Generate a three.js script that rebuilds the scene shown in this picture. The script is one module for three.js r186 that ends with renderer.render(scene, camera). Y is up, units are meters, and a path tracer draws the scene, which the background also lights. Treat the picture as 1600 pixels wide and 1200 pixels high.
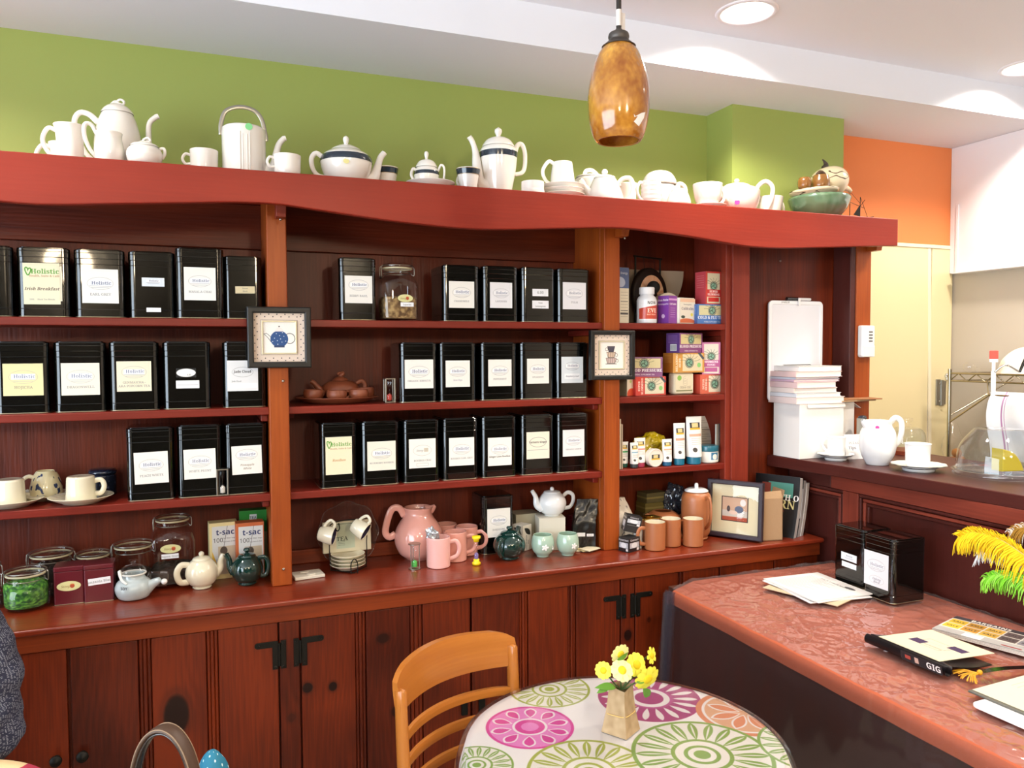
import * as THREE from 'three';
import { RoundedBoxGeometry } from 'three/addons/geometries/RoundedBoxGeometry.js';
import { mergeGeometries, mergeVertices, toCreasedNormals } from 'three/addons/utils/BufferGeometryUtils.js';
import { ImprovedNoise } from 'three/addons/math/ImprovedNoise.js';
import { RectAreaLightUniformsLib } from 'three/addons/lights/RectAreaLightUniformsLib.js';

// ---------------------------------------------------------------- camera, sky, lights, exposure
// The shelf wall runs along x, z comes out of it into the room, y is up; the cornice's front is z = 0.
const scene = new THREE.Scene();
const camera = new THREE.PerspectiveCamera(52.46, 4 / 3, 0.05, 60);
camera.position.set(0, 1.58, 2.4);
camera.rotation.order = 'YXZ';
camera.rotation.set(-0.04175, -0.37217, -0.00441);
scene.add(camera);

const renderer = new THREE.WebGLRenderer({ antialias: true });
renderer.toneMapping = THREE.LinearToneMapping;
renderer.toneMappingExposure = 0.355;
renderer.shadowMap.enabled = true;
RectAreaLightUniformsLib.init();

scene.background = new THREE.Color(0.74, 0.87, 1.0);   // overcast daylight outside the shop windows
scene.backgroundIntensity = 9.0;

const WARM = new THREE.Color(1.0, 0.89, 0.76);
const DAY = new THREE.Color(0.74, 0.87, 1.0);
const WINDOWS = [                                       // [centre, size, which way it faces]
  { at: [-2.99, 1.4, 2.7], w: 4.2, h: 1.9, to: [1, 0, 0], power: 19 },
];
for (const w of WINDOWS) {
  const l = new THREE.RectAreaLight(DAY, w.power, w.w, w.h);
  l.position.set(...w.at);
  l.lookAt(w.at[0] + w.to[0], w.at[1], w.at[2] + w.to[2]);
  scene.add(l);
}
const ADDED_GLOBES = [[0.95, 2.36, 4.7, 34], [-1.1, 2.36, 4.9, 20]];                            // globe pendants added behind the viewer for warm light: [x, y, z, candela]
const DOWNLIGHTS = [                                    // [x, z, candela]; those behind the viewer are added for ambient light
  [1.72, 0.19, 22], [3.12, 0.17, 20], [-1.0, 0.30, 22], [0.1, 3.4, 24], [1.7, 3.2, 24], [-1.6, 3.6, 16], [2.45, 1.25, 29], [1.0, 5.0, 18],
];
// ---------------------------------------------------------------- helpers
let seed = 7;
const rnd = () => { seed = (seed + 0x6d2b79f5) | 0; let t = Math.imul(seed ^ (seed >>> 15), 1 | seed); t = (t + Math.imul(t ^ (t >>> 7), 61 | t)) ^ t; return ((t ^ (t >>> 14)) >>> 0) / 4294967296; };
const rr = (a, b) => a + (b - a) * rnd();
const noise3 = new ImprovedNoise();
const used = new Map();
const numbered = (n) => { const k = used.get(n) || 0; used.set(n, k + 1); return k ? n + '_' + String(k).padStart(3, '0') : n; };
const V = (x, y, z) => new THREE.Vector3(x, y, z);
function shade(o) { o.castShadow = true; o.receiveShadow = true; return o; }
const SURFACES = [];                                    // heights things stand on: they are set down a hair above
function thing(name, label, category, at = [0, 0, 0], turn = 0, group) {
  const o = new THREE.Group(); o.name = numbered(name); scene.add(o);
  o.position.set(...at); if (SURFACES.includes(at[1])) o.position.y += 0.0008; o.rotation.y = turn; o.userData = { label, category };
  if (group) o.userData.group = group;
  return o;
}
function part(parent, name, geo, mat, label) {
  const m = shade(new THREE.Mesh(Array.isArray(geo) ? join(geo) : geo, mat)); m.name = name; parent.add(m);
  if (label) m.userData.label = label;
  return m;
}
function struct(name, geo, mat, parent) {
  const m = shade(new THREE.Mesh(Array.isArray(geo) ? join(geo) : geo, mat)); m.name = parent ? name : numbered(name);
  if (!parent) m.userData.kind = 'structure';
  (parent || scene).add(m);
  return m;
}
function copy(src, label, at, turn, group) {
  const r = src.clone(); r.name = numbered(src.name.replace(/_\d{3}$/, '')); scene.add(r);
  r.userData = { ...src.userData, label }; if (group) r.userData.group = group;
  r.position.set(...at); if (SURFACES.includes(at[1])) r.position.y += 0.0008; if (turn !== undefined) r.rotation.y = turn;
  return r;
}
function join(list) {
  list = list.map((g) => { g = g.index ? g.toNonIndexed() : g; for (const k of Object.keys(g.attributes)) if (!['position', 'normal', 'uv'].includes(k)) g.deleteAttribute(k); return g; });
  return mergeGeometries(list);
}
const mv = (g, x = 0, y = 0, z = 0) => g.translate(x, y, z);
const rot = (g, x = 0, y = 0, z = 0) => g.applyMatrix4(new THREE.Matrix4().makeRotationFromEuler(new THREE.Euler(x, y, z)));
// rounded box centred on x and z, standing on y = 0
const rbox = (w, h, d, r = 0.002, s = 1) => new RoundedBoxGeometry(w, h, d, s, Math.min(r, w / 2.01, h / 2.01, d / 2.01)).translate(0, h / 2, 0);
// board from min to max corner with uv in metres; the grain (u) runs along axis g
function board(x0, y0, z0, x1, y1, z1, g = 'x', r = 0.003) {
  const w = x1 - x0, h = y1 - y0, d = z1 - z0;
  let geo = new RoundedBoxGeometry(w, h, d, 1, Math.min(r, w / 2.01, h / 2.01, d / 2.01));
  geo = geo.index ? geo.toNonIndexed() : geo;
  geo.translate((x0 + x1) / 2, (y0 + y1) / 2, (z0 + z1) / 2);
  return grainUV(geo, g, rr(0, 9), rr(0, 9));
}
function grainUV(geo, g, ou = 0, ov = 0) {
  const p = geo.attributes.position, n = geo.attributes.normal, uv = new Float32Array(p.count * 2);
  for (let i = 0; i < p.count; i += 3) {
    const a = Math.abs(n.getX(i) + n.getX(i + 1) + n.getX(i + 2)), b = Math.abs(n.getY(i) + n.getY(i + 1) + n.getY(i + 2)), c = Math.abs(n.getZ(i) + n.getZ(i + 1) + n.getZ(i + 2));
    for (let k = i; k < i + 3; k++) {
      const q = [p.getX(k), p.getY(k), p.getZ(k)], gi = 'xyz'.indexOf(g);
      let other = [0, 1, 2].filter((j) => j !== gi);
      const drop = a > b && a > c ? 0 : b > c ? 1 : 2;
      const v = drop === gi ? q[other[0]] + q[other[1]] * 0.3 : q[other.find((j) => j !== drop)];
      uv[k * 2] = (drop === gi ? q[other[1]] * 0.2 : q[gi]) + ou; uv[k * 2 + 1] = v + ov;
    }
  }
  geo.setAttribute('uv', new THREE.BufferAttribute(uv, 2));
  return geo;
}
// smooth profile through [r, y] points
function prof(pts, n = 40) { return new THREE.SplineCurve(pts.map((p) => new THREE.Vector2(...p))).getPoints(n).map((p) => new THREE.Vector2(Math.max(p.x, 0.0001), p.y)); }
const lath = (pts, seg = 40) => new THREE.LatheGeometry(pts.map((p) => (p.isVector2 ? p : new THREE.Vector2(Math.max(p[0], 0.0001), p[1]))), seg);
// swept tube with changing radius; flat = [across, along normal] stretch
function sweep(pts, radii, { n = 28, rs = 12, flat = [1, 1], closed = false, cap = true } = {}) {
  const curve = new THREE.CatmullRomCurve3(pts.map((p) => V(...p)), closed, 'catmullrom', 0.5);
  const fr = curve.computeFrenetFrames(n, closed), pos = [], idx = [], uv = [], L = curve.getLength();
  radii = Array.isArray(radii) ? radii : [radii];
  const rad = (t) => { const x = t * (radii.length - 1), i = Math.min(Math.floor(x), radii.length - 2); return radii.length === 1 ? radii[0] : radii[i] + (radii[i + 1] - radii[i]) * (x - i); };
  for (let i = 0; i <= n; i++) {
    const c = curve.getPointAt(i / n), r = rad(i / n);
    for (let j = 0; j <= rs; j++) {
      const a = (j / rs) * Math.PI * 2, x = Math.cos(a) * r * flat[0], y = Math.sin(a) * r * flat[1];
      const q = c.clone().addScaledVector(fr.binormals[i], x).addScaledVector(fr.normals[i], y);
      pos.push(q.x, q.y, q.z); uv.push((i / n) * L, j / rs * r * 6);
    }
  }
  for (let i = 0; i < n; i++) for (let j = 0; j < rs; j++) { const a = i * (rs + 1) + j, b = a + rs + 1; idx.push(a, a + 1, b, b, a + 1, b + 1); }
  if (cap && !closed) for (const [i, s] of [[0, -1], [n, 1]]) {
    const c = curve.getPointAt(i / n).addScaledVector(fr.tangents[i], s * rad(i / n) * 0.35), k = pos.length / 3; pos.push(c.x, c.y, c.z); uv.push(0, 0);
    for (let j = 0; j < rs; j++) { const a = i * (rs + 1) + j; s > 0 ? idx.push(a, a + 1, k) : idx.push(a + 1, a, k); }
  }
  const g = new THREE.BufferGeometry();
  g.setAttribute('position', new THREE.Float32BufferAttribute(pos, 3)); g.setAttribute('uv', new THREE.Float32BufferAttribute(uv, 2)); g.setIndex(idx);
  g.computeVertexNormals();
  return g;
}
const rod = (a, b, r, seg = 8) => { const d = V(...b).sub(V(...a)), g = new THREE.CylinderGeometry(r, r, d.length(), seg); g.applyQuaternion(new THREE.Quaternion().setFromUnitVectors(V(0, 1, 0), d.clone().normalize())); return g.translate((a[0] + b[0]) / 2, (a[1] + b[1]) / 2, (a[2] + b[2]) / 2); };
// surface over a grid: f(u, v) -> [x, y, z]
function grid(nu, nv, f, uvScale = [1, 1]) {
  const pos = [], uv = [], idx = [];
  for (let j = 0; j <= nv; j++) for (let i = 0; i <= nu; i++) { pos.push(...f(i / nu, j / nv)); uv.push((i / nu) * uvScale[0], (j / nv) * uvScale[1]); }
  for (let j = 0; j < nv; j++) for (let i = 0; i < nu; i++) { const a = j * (nu + 1) + i, b = a + nu + 1; idx.push(a, a + 1, b, b, a + 1, b + 1); }
  const g = new THREE.BufferGeometry();
  g.setAttribute('position', new THREE.Float32BufferAttribute(pos, 3)); g.setAttribute('uv', new THREE.Float32BufferAttribute(uv, 2)); g.setIndex(idx); g.computeVertexNormals();
  return g;
}
const extrude = (shape, depth, bevel = 0, cs = 12) => new THREE.ExtrudeGeometry(shape, { depth, bevelEnabled: bevel > 0, bevelThickness: bevel, bevelSize: bevel, bevelOffset: -bevel, bevelSegments: 2, curveSegments: cs });
function rectShape(w, h, r = 0) {
  const s = new THREE.Shape(), x = -w / 2, y = 0;
  if (!r) { s.moveTo(x, y); s.lineTo(x + w, y); s.lineTo(x + w, y + h); s.lineTo(x, y + h); s.closePath(); return s; }
  s.moveTo(x + r, y); s.lineTo(x + w - r, y); s.absarc(x + w - r, y + r, r, -Math.PI / 2, 0); s.lineTo(x + w, y + h - r); s.absarc(x + w - r, y + h - r, r, 0, Math.PI / 2);
  s.lineTo(x + r, y + h); s.absarc(x + r, y + h - r, r, Math.PI / 2, Math.PI); s.lineTo(x, y + r); s.absarc(x + r, y + r, r, Math.PI, Math.PI * 1.5); return s;
}

// ---------------------------------------------------------------- textures
function canvas(w, h, draw) { const c = document.createElement('canvas'); c.width = w; c.height = h; draw(c.getContext('2d'), w, h); return c; }
function tex(c, srgb = true, rep) {
  const t = new THREE.CanvasTexture(c); if (srgb) t.colorSpace = THREE.SRGBColorSpace; t.anisotropy = 8;
  t.wrapS = t.wrapT = rep === null ? THREE.ClampToEdgeWrapping : THREE.RepeatWrapping; if (rep) t.repeat.set(...rep);
  return t;
}
function dataTex(w, h, f, srgb = true, rep = [1, 1]) {
  const d = new Uint8Array(w * h * 4);
  for (let y = 0; y < h; y++) for (let x = 0; x < w; x++) { const c = f(x / w, y / h), o = (y * w + x) * 4; d[o] = c[0]; d[o + 1] = c[1]; d[o + 2] = c[2]; d[o + 3] = 255; }
  const t = new THREE.DataTexture(d, w, h); t.magFilter = t.minFilter = THREE.LinearFilter; if (srgb) t.colorSpace = THREE.SRGBColorSpace;
  t.wrapS = t.wrapT = THREE.RepeatWrapping; t.repeat.set(...rep); t.needsUpdate = true; return t;
}
// periodic fractal noise on the unit square
function fbm(u, v, fu, fv, oct = 4, s = 0) {
  let a = 0, k = 0.5;
  for (let i = 0; i < oct; i++) {
    const X = u * fu, Y = v * fv, w = (x, y) => noise3.noise(x, y, s + i * 7.3);
    a += k * ((w(X, Y) * (1 - u) + w(X - fu, Y) * u) * (1 - v) + (w(X, Y - fv) * (1 - u) + w(X - fu, Y - fv) * u) * v) * 1.3;
    fu *= 2; fv *= 2; k *= 0.5;
  }
  return a;
}
const cl = (x) => Math.max(0, Math.min(255, x));
const mixc = (a, b, t) => a.map((x, i) => cl(x + (b[i] - x) * t));
// painted and varnished timber: u along the grain
function woodTex(light, dark, s, { w = 512, h = 512, streak = 1, rep = [1, 1.6] } = {}) {
  return dataTex(w, h, (u, v) => {
    const warp = fbm(u, v, 2, 3, 2, s) * 0.12, ring = Math.sin((v + warp) * 38 + fbm(u, v, 1, 6, 3, s + 3) * 9) * 0.5 + 0.5;
    const fine = fbm(u, v, 5, 90, 3, s + 9), blot = fbm(u, v, 3, 4, 3, s + 17);
    return mixc(light, dark, Math.max(0, Math.min(1, 0.38 + 0.26 * (ring - 0.5) * streak + fine * 0.55 * streak + blot * 0.5)));
  }, true, rep);
}
const woodBump = dataTex(512, 512, (u, v) => { const g = cl(128 + fbm(u, v, 6, 80, 3, 40) * 130 + fbm(u, v, 7, 9, 3, 44) * 50); return [g, g, g]; }, false, [1.2, 1.6]);
const softBump = dataTex(256, 256, (u, v) => { const g = cl(128 + fbm(u, v, 6, 6, 4, 60) * 160); return [g, g, g]; }, false, [1, 1]);

// shared print atlas: every printed paper, label and box face takes a rectangle of it
const AT = 2048, DENS = 1500, atlasCanvas = canvas(AT, AT, (c) => { c.fillStyle = '#ffffff'; c.fillRect(0, 0, AT, AT); });
const actx = atlasCanvas.getContext('2d'); let ax = 2, ay = 2, arow = 0;
function slot(w, h, draw, dens = DENS) {
  const W = Math.ceil(w * dens), H = Math.ceil(h * dens);
  if (ax + W + 4 > AT) { ax = 2; ay += arow + 4; arow = 0; }
  if (ay + H > AT) throw new Error('print atlas is full');
  actx.save(); actx.translate(ax, ay); actx.beginPath(); actx.rect(-1, -1, W + 2, H + 2); actx.clip(); actx.textAlign = 'center'; actx.textBaseline = 'middle'; draw(actx, W, H); actx.restore();
  const r = [ax / AT, 1 - (ay + H) / AT, W / AT, H / AT];
  ax += W + 4; arow = Math.max(arow, H); return r;
}
function intoSlot(geo, r) { const uv = geo.attributes.uv; for (let i = 0; i < uv.count; i++) uv.setXY(i, r[0] + uv.getX(i) * r[2], r[1] + uv.getY(i) * r[3]); return geo; }
// flat print facing +z, centred on x, its foot at y = 0
const print = (w, h, draw, dens) => intoSlot(new THREE.PlaneGeometry(w, h).translate(0, h / 2, 0), slot(w, h, draw, dens));
// print bent round a cylinder of radius R, facing +z
function printRound(w, h, R, draw) { const g = new THREE.PlaneGeometry(w, h, 14, 1).translate(0, h / 2, 0), p = g.attributes.position; for (let i = 0; i < p.count; i++) { const a = p.getX(i) / R; p.setX(i, Math.sin(a) * R); p.setZ(i, Math.cos(a) * R); } g.computeVertexNormals(); return intoSlot(g, slot(w, h, draw)); }
const txt = (c, s, x, y, px, col = '#444', font = 'serif', style = '') => { c.fillStyle = col; c.font = style + ' ' + px + 'px ' + font; c.fillText(s, x, y); };

// ---------------------------------------------------------------- materials
const std = (color, roughness = 0.6, o = {}) => new THREE.MeshStandardMaterial({ color, roughness, ...o });
const phy = (color, roughness, o = {}) => new THREE.MeshPhysicalMaterial({ color, roughness, ...o });
const atlasTex = new THREE.CanvasTexture(atlasCanvas); atlasTex.colorSpace = THREE.SRGBColorSpace; atlasTex.anisotropy = 8;
const wood = (light, dark, s, rough = 0.35, o = {}) => new THREE.MeshPhysicalMaterial({ map: woodTex(light, dark, s, o), roughness: rough + 0.08, specularIntensity: 0.5, bumpMap: woodBump, bumpScale: o.bump ?? 0.0006, clearcoat: o.coat ?? 0.16, clearcoatRoughness: o.cr ?? 0.3 });
const M = {
  cornice: wood([150, 46, 27], [120, 30, 16], 1, 0.42, { streak: 0.5, coat: 0.15 }),
  shelf: wood([132, 40, 26], [96, 24, 14], 2, 0.36, { streak: 0.7 }),
  post: wood([166, 80, 22], [122, 48, 12], 3, 0.4, {}),
  postRed: wood([138, 50, 32], [106, 34, 22], 4, 0.4, {}),
  back: wood([112, 40, 13], [66, 19, 6], 5, 0.36, { bump: 0.0016, coat: 0.14, cr: 0.36 }),
  counter: wood([134, 48, 22], [92, 27, 11], 6, 0.28, { streak: 0.8, coat: 0.6, cr: 0.22 }),
  apron: wood([138, 56, 18], [96, 33, 10], 7, 0.4, {}),
  bar: wood([84, 36, 30], [56, 23, 19], 8, 0.36, { streak: 0.5 }),
  barLight: wood([136, 62, 46], [102, 42, 32], 9, 0.36, {}),
  chair: wood([186, 116, 46], [154, 88, 30], 10, 0.32, { streak: 0.6, coat: 0.6, cr: 0.15 }),
  green: std('#93a252', 0.62, { bumpMap: softBump, bumpScale: 0.0004 }),
  orange: std('#e8864a', 0.6, { bumpMap: softBump, bumpScale: 0.0004 }),
  ceiling: std('#eceef4', 0.85), soffit: std('#e6eaf4', 0.8), wallPale: std('#b9afa2', 0.8), wallFront: std('#2a221b', 0.85), wallFar: std('#d8d0c0', 0.85),
  panelYellow: std('#e8dbb0', 0.42), cream: std('#efe6cc', 0.5), floor: std('#8f887c', 0.6), whitePaint: std('#eceaf0', 0.45),
  tin: phy('#030403', 0.16, { specularIntensity: 0.4, clearcoat: 1, clearcoatRoughness: 0.04, bumpMap: softBump, bumpScale: 0.0012 }), tinEdge: std('#b9b49a', 0.3, { metalness: 0.9 }),
  paper: std('#e9e5d8', 0.8), paperWhite: std('#f2f1ee', 0.8), print: std('#ffffff', 0.75, { map: atlasTex }), printGloss: phy('#ffffff', 0.4, { map: atlasTex, clearcoat: 0.3 }),
  china: phy('#f0ece4', 0.12, { clearcoat: 0.6, clearcoatRoughness: 0.05 }), chinaCool: phy('#eef0f0', 0.12, { clearcoat: 0.6, clearcoatRoughness: 0.05 }), chinaCream: phy('#e6dfc6', 0.16, { clearcoat: 0.6, clearcoatRoughness: 0.06 }),
  navyBand: phy('#1d2c3c', 0.2, { clearcoat: 0.5 }), goldLine: std('#b89a58', 0.3, { metalness: 0.9 }),
  black: std('#0c0c0c', 0.45), blackGloss: phy('#0b0b0c', 0.18, { clearcoat: 0.6 }), iron: std('#16140f', 0.5, { metalness: 0.5 }), chrome: std('#d8d8d8', 0.12, { metalness: 1 }), steel: std('#a9a69c', 0.3, { metalness: 1 }), brass: std('#c9a04a', 0.25, { metalness: 1 }),
  glass: phy('#ffffff', 0.02, { transmission: 1, thickness: 0, ior: 1.5 }), glassDome: phy('#eef2f4', 0.03, { transmission: 0.985, thickness: 0, ior: 1.6 }), glassGreen: phy('#eef4ea', 0.03, { transmission: 1, thickness: 0, ior: 1.5 }),
};
// ---------------------------------------------------------------- the room
const XL = -3.0, XR = 3.52, ZB = -0.475, ZF = 6.0, YC = 2.722, YS = 2.585, T = 0.12;
const box = (x0, y0, z0, x1, y1, z1) => new THREE.BoxGeometry(x1 - x0, y1 - y0, z1 - z0).translate((x0 + x1) / 2, (y0 + y1) / 2, (z0 + z1) / 2);
struct('floor', box(XL - T, -T, ZB - T, XR + T, 0, ZF + T), M.floor);
// ceiling with round holes for the recessed lights
{
  const s = new THREE.Shape(); s.moveTo(XL - T, -ZB + T); s.lineTo(XR + T, -ZB + T); s.lineTo(XR + T, -ZF - T); s.lineTo(XL - T, -ZF - T); s.closePath();
  for (const [x, z] of DOWNLIGHTS) { const h = new THREE.Path(); h.absellipse(x, -z, 0.088, 0.088, 0, Math.PI * 2, true); s.holes.push(h); }
  const g = new THREE.ExtrudeGeometry(s, { depth: 0.02, bevelEnabled: false, curveSegments: 32 }).rotateX(-Math.PI / 2).translate(0, YC, 0);
  struct('ceiling', [g, box(XL - T, YC + 0.14, ZB - T, XR + T, YC + 0.26, ZF + T)], M.ceiling);
}
struct('trim_1', box(XL, YS, ZB, XR, YC + 0.01, 0), M.soffit);                     // dropped soffit along the shelf wall
struct('wall_back', box(XL - T, 0, ZB - T, 2.6, YC + 0.14, -0.45), M.green);
struct('wall_chase', box(2.015, 0.84, -0.449, 2.6, YS, -0.274), M.green);
struct('wall_orange', box(2.6, 2.1, ZB - T, XR + T, YC + 0.14, ZB), M.orange);
const wy = struct('wall_kitchen', box(2.6, 0, ZB - T, XR + T, 2.1, ZB - 0.006), M.wallFar);
for (const [x0, x1] of [[2.61, 3.357], [3.373, 3.515]]) struct('wall_panel', new RoundedBoxGeometry(x1 - x0, 1.18, 0.006, 1, 0.002).translate((x0 + x1) / 2, 1.5, ZB - 0.003), M.panelYellow, wy);
struct('panel_joint_strip', rot(rbox(0.02, 1.19, 0.008, 0.003), 0, 0, 0.028).translate(3.385, 0.905, ZB - 0.002), M.cream, wy);
struct('panel_top_strip', mv(rbox(0.92, 0.018, 0.012, 0.003), 3.06, 2.083, ZB), M.cream, wy);
struct('wall_right', box(XR, 0, ZB - T, XR + T, YC + 0.14, ZF + T), M.wallPale);
function windowWall(name, along, at, out, a0, a1, w0, w1, y0, y1) {             // wall with one wide opening
  const B = (p, q, ya, yb) => (along === 'z' ? box(Math.min(at, at + out), ya, p, Math.max(at, at + out), yb, q) : box(p, ya, Math.min(at, at + out), q, yb, Math.max(at, at + out)));
  struct(name, [B(a0, w0, 0, YC + 0.14), B(w1, a1, 0, YC + 0.14), B(w0, w1, 0, y0), B(w0, w1, y1, YC + 0.14)], M.wallFar);
  const f = [], n = 3, F = (p, q, ya, yb) => f.push(along === 'z' ? box(at + out * 0.3 - 0.03, ya, p, at + out * 0.3 + 0.03, yb, q) : box(p, ya, at + out * 0.3 - 0.03, q, yb, at + out * 0.3 + 0.03));
  F(w0, w1, y0, y0 + 0.05); F(w0, w1, y1 - 0.05, y1);
  for (let i = 0; i <= n; i++) { const c = w0 + 0.025 + ((w1 - w0 - 0.05) * i) / n; F(c - 0.025, c + 0.025, y0, y1); }
  const win = struct('window', f, M.whitePaint); win.name = along === 'z' ? 'window_1' : 'window_2';
  const g = along === 'z' ? box(at + out * 0.3 - 0.003, y0, w0, at + out * 0.3 + 0.003, y1, w1) : box(w0, y0, at + out * 0.3 - 0.003, w1, y1, at + out * 0.3 + 0.003);
  struct('window_glass', g, M.glass, win);
}
windowWall('wall_left', 'z', XL, -T, ZB - T, ZF + T, 0.6, 4.8, 0.45, 2.35);
struct('wall_front', box(XL - T, 0, ZF, XR + T, YC + 0.14, ZF + T), M.wallFront);

// recessed ceiling lights: trim ring, reflector and glowing lens, each with its own light
{
  const ringG = lath([[0.086, 0.004], [0.086, -0.004], [0.098, -0.006], [0.104, 0], [0.1, 0.0005]], 40);
  const coneG = lath([[0.0865, 0], [0.083, 0.025], [0.074, 0.048]], 40), lensG = new THREE.CircleGeometry(0.075, 32).rotateX(Math.PI / 2);
  const lensM = new THREE.MeshStandardMaterial({ color: '#ffffff', emissive: new THREE.Color(1, 0.88, 0.7), emissiveIntensity: 12 });
  const coneM = std('#f4f0e8', 0.35);
  const where = ['nearest the amber pendant', 'over the kitchen corner', 'at the left of the shelf wall', 'added behind the viewer in the middle', 'added behind the viewer at the right', 'added behind the viewer at the left', 'over the bar counter', 'added behind the viewer near the front wall'];
  DOWNLIGHTS.forEach(([x, z, cd], i) => {
    const t = thing('recessed_ceiling_light', 'round white recessed ceiling light ' + where[i], 'ceiling light', [x, YC, z], 0, 'recessed ceiling lights');
    part(t, 'trim_ring', ringG, M.whitePaint); part(t, 'reflector', coneG, coneM); part(t, 'lens', mv(lensG.clone(), 0, 0.045, 0), lensM);
    const l = new THREE.SpotLight(WARM, cd, 0, 1.25, 0.3, 2); l.position.set(x, YC + 0.03, z); l.target.position.set(x, 0, z); l.castShadow = true; l.shadow.radius = 4;
    scene.add(l, l.target);
  });
}

// opal globe pendants added behind the viewer to warm the shelves, seen only reflected
ADDED_GLOBES.forEach(([x, y, z, cd], i) => {
  const t = thing('added_globe_lamp', 'added lit opal globe pendant lamp behind the viewer, ' + (i ? 'nearer the window' : 'in the middle of the room'), 'lamp', [x, y, z]);
  part(t, 'globe', new THREE.SphereGeometry(0.1, 28, 20), new THREE.MeshStandardMaterial({ color: '#fff4e0', emissive: new THREE.Color(1, 0.72, 0.4), emissiveIntensity: 16 }));
  part(t, 'cap', lath([[0.0005, 0.115], [0.03, 0.112], [0.034, 0.09]], 24), M.iron); part(t, 'cord', new THREE.CylinderGeometry(0.004, 0.004, YC - y - 0.11, 8).translate(0, (YC - y + 0.11) / 2, 0), M.iron);
  const l = new THREE.PointLight(new THREE.Color(1, 0.8, 0.54), cd, 0, 2); l.position.set(x, y, z); l.castShadow = true; l.shadow.radius = 9; scene.add(l);
});
// ---------------------------------------------------------------- built-in shelving
const S1 = 1.685, S2 = 1.407, S3 = 1.132, CT = 0.836, TOP = 2.11;
SURFACES.push(S1, S2, S3, CT, 1.14, TOP - 0.0035, 0.7595);
const unit = thing('built_in_shelving', 'long built-in reddish wood shelving with scalloped cornice filling the wall', 'shelving');
{
  // scalloped cornice board
  const c = new THREE.Shape(); c.moveTo(-2.6, TOP); c.lineTo(2.624, TOP); c.lineTo(2.624, 2.003);
  const bottom = [[2.624, 2.003], [2.45, 1.993], [2.28, 1.982], [2.06, 1.969], [1.93, 1.967], [1.83, 1.972], [1.63, 1.992], [1.47, 2.003], [1.38, 2.007], [1.27, 2.004], [1.05, 1.989], [0.9, 1.979], [0.8, 1.976], [0.7, 1.978], [0.52, 1.988], [0.32, 2.006], [0.2, 2.016], [0.08, 2.014], [-0.1, 2.0], [-0.25, 1.988], [-0.36, 1.979], [-0.46, 1.977], [-0.6, 1.985], [-0.8, 2.0], [-1.0, 2.012], [-1.2, 2.012], [-1.5, 1.99], [-1.8, 1.977], [-2.2, 1.99], [-2.6, 2.01]];
  c.splineThru(bottom.slice(1).map((p) => new THREE.Vector2(...p))); c.closePath();
  part(unit, 'cornice', grainUV(extrude(c, 0.022, 0.003, 40).toNonIndexed().translate(0, 0, -0.025), 'x'), M.cornice);
  part(unit, 'top_board', board(-2.6, 2.082, -0.449, 2.62, 2.106, -0.024), M.cornice);
  const bp = (x0, x1, y0, y1, z) => part(unit, 'back_panel', board(x0, y0, z - 0.012, x1, y1, z, 'y'), M.back);
  bp(-2.6, 0.21, CT, 2.08, -0.42); bp(0.21, 1.395, CT, 2.08, -0.42); bp(1.395, 2.0, CT, 2.08, -0.42); bp(2.0, 2.56, CT, 2.08, -0.262);
  // uprights: [x0, x1, material]
  for (const [x0, x1, m] of [[-1.06, -0.995, M.post], [0.178, 0.239, M.post], [1.363, 1.429, M.post], [1.932, 2.015, M.postRed], [2.565, 2.646, M.post]]) {
    const yb = x0 > 2.5 ? 1.141 : CT;
    part(unit, 'post', board(x0, yb, -0.19, x1, 2.083, -0.155, 'y', 0.004), m);
    part(unit, 'side_panel', board(x0, yb, -0.419, x0 + 0.028, 2.083, -0.191, 'y'), m);
  }
  part(unit, 'post', board(2.537, 1.141, -0.26, 2.566, 2.083, -0.16, 'y', 0.004), M.bar);
  for (const [x0, x1] of [[1.905, 1.934]]) part(unit, 'face_strip', board(x0 + 0.004, CT, -0.2, x1, 2.02, -0.166, 'y'), M.postRed);
  // shelves with the cleats under their ends
  for (const [x0, x1] of [[-0.998, 0.179], [0.238, 1.364], [1.428, 1.935]]) for (const y of [S1, S2, S3]) {
    part(unit, 'shelf', board(x0, y - 0.024, -0.419, x1, y, -0.17), M.shelf);
    for (const x of [x0 + 0.03, x1 - 0.002]) part(unit, 'shelf_cleat', board(x - 0.022, y - 0.047, -0.418, x, y - 0.025, x > x1 - 0.01 ? -0.2 : -0.3, 'z'), M.shelf);
  }
  for (const [x0, x1] of [[-0.998, 0.179], [0.238, 1.364]]) part(unit, 'upper_rail', board(x0, 1.93, -0.419, x1, 2.08, -0.40, 'x'), M.back);
  part(unit, 'lower_rail', board(0.238, CT, -0.419, 1.364, CT + 0.05, -0.398), M.apron);
  // brackets under the cornice
  const br = new THREE.Shape(); br.moveTo(0, 0); br.lineTo(0, -0.085); br.lineTo(0.05, -0.085); br.quadraticCurveTo(0.055, -0.03, 0.125, -0.015); br.lineTo(0.125, 0); br.closePath();
  const bg = extrude(br, 0.026, 0.002).rotateY(-Math.PI / 2);
  for (const [x, m] of [[0.232, M.postRed], [1.435, M.post], [2.648, M.post]]) part(unit, 'bracket', grainUV(bg.clone().toNonIndexed().translate(x, 2.082, -0.155), 'y'), m);
  const nail = new THREE.SphereGeometry(0.0045, 10, 8);
  for (const [x, y, z] of [[0.218, 1.99, -0.115], [1.423, 1.99, -0.11], [0.221, 1.49, -0.154], [0.213, 0.89, -0.154], [1.944, 2.0, -0.164], [2.25, 1.955, -0.258]]) part(unit, 'nail_head', nail.clone().translate(x, y, z), M.steel);
}
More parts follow.
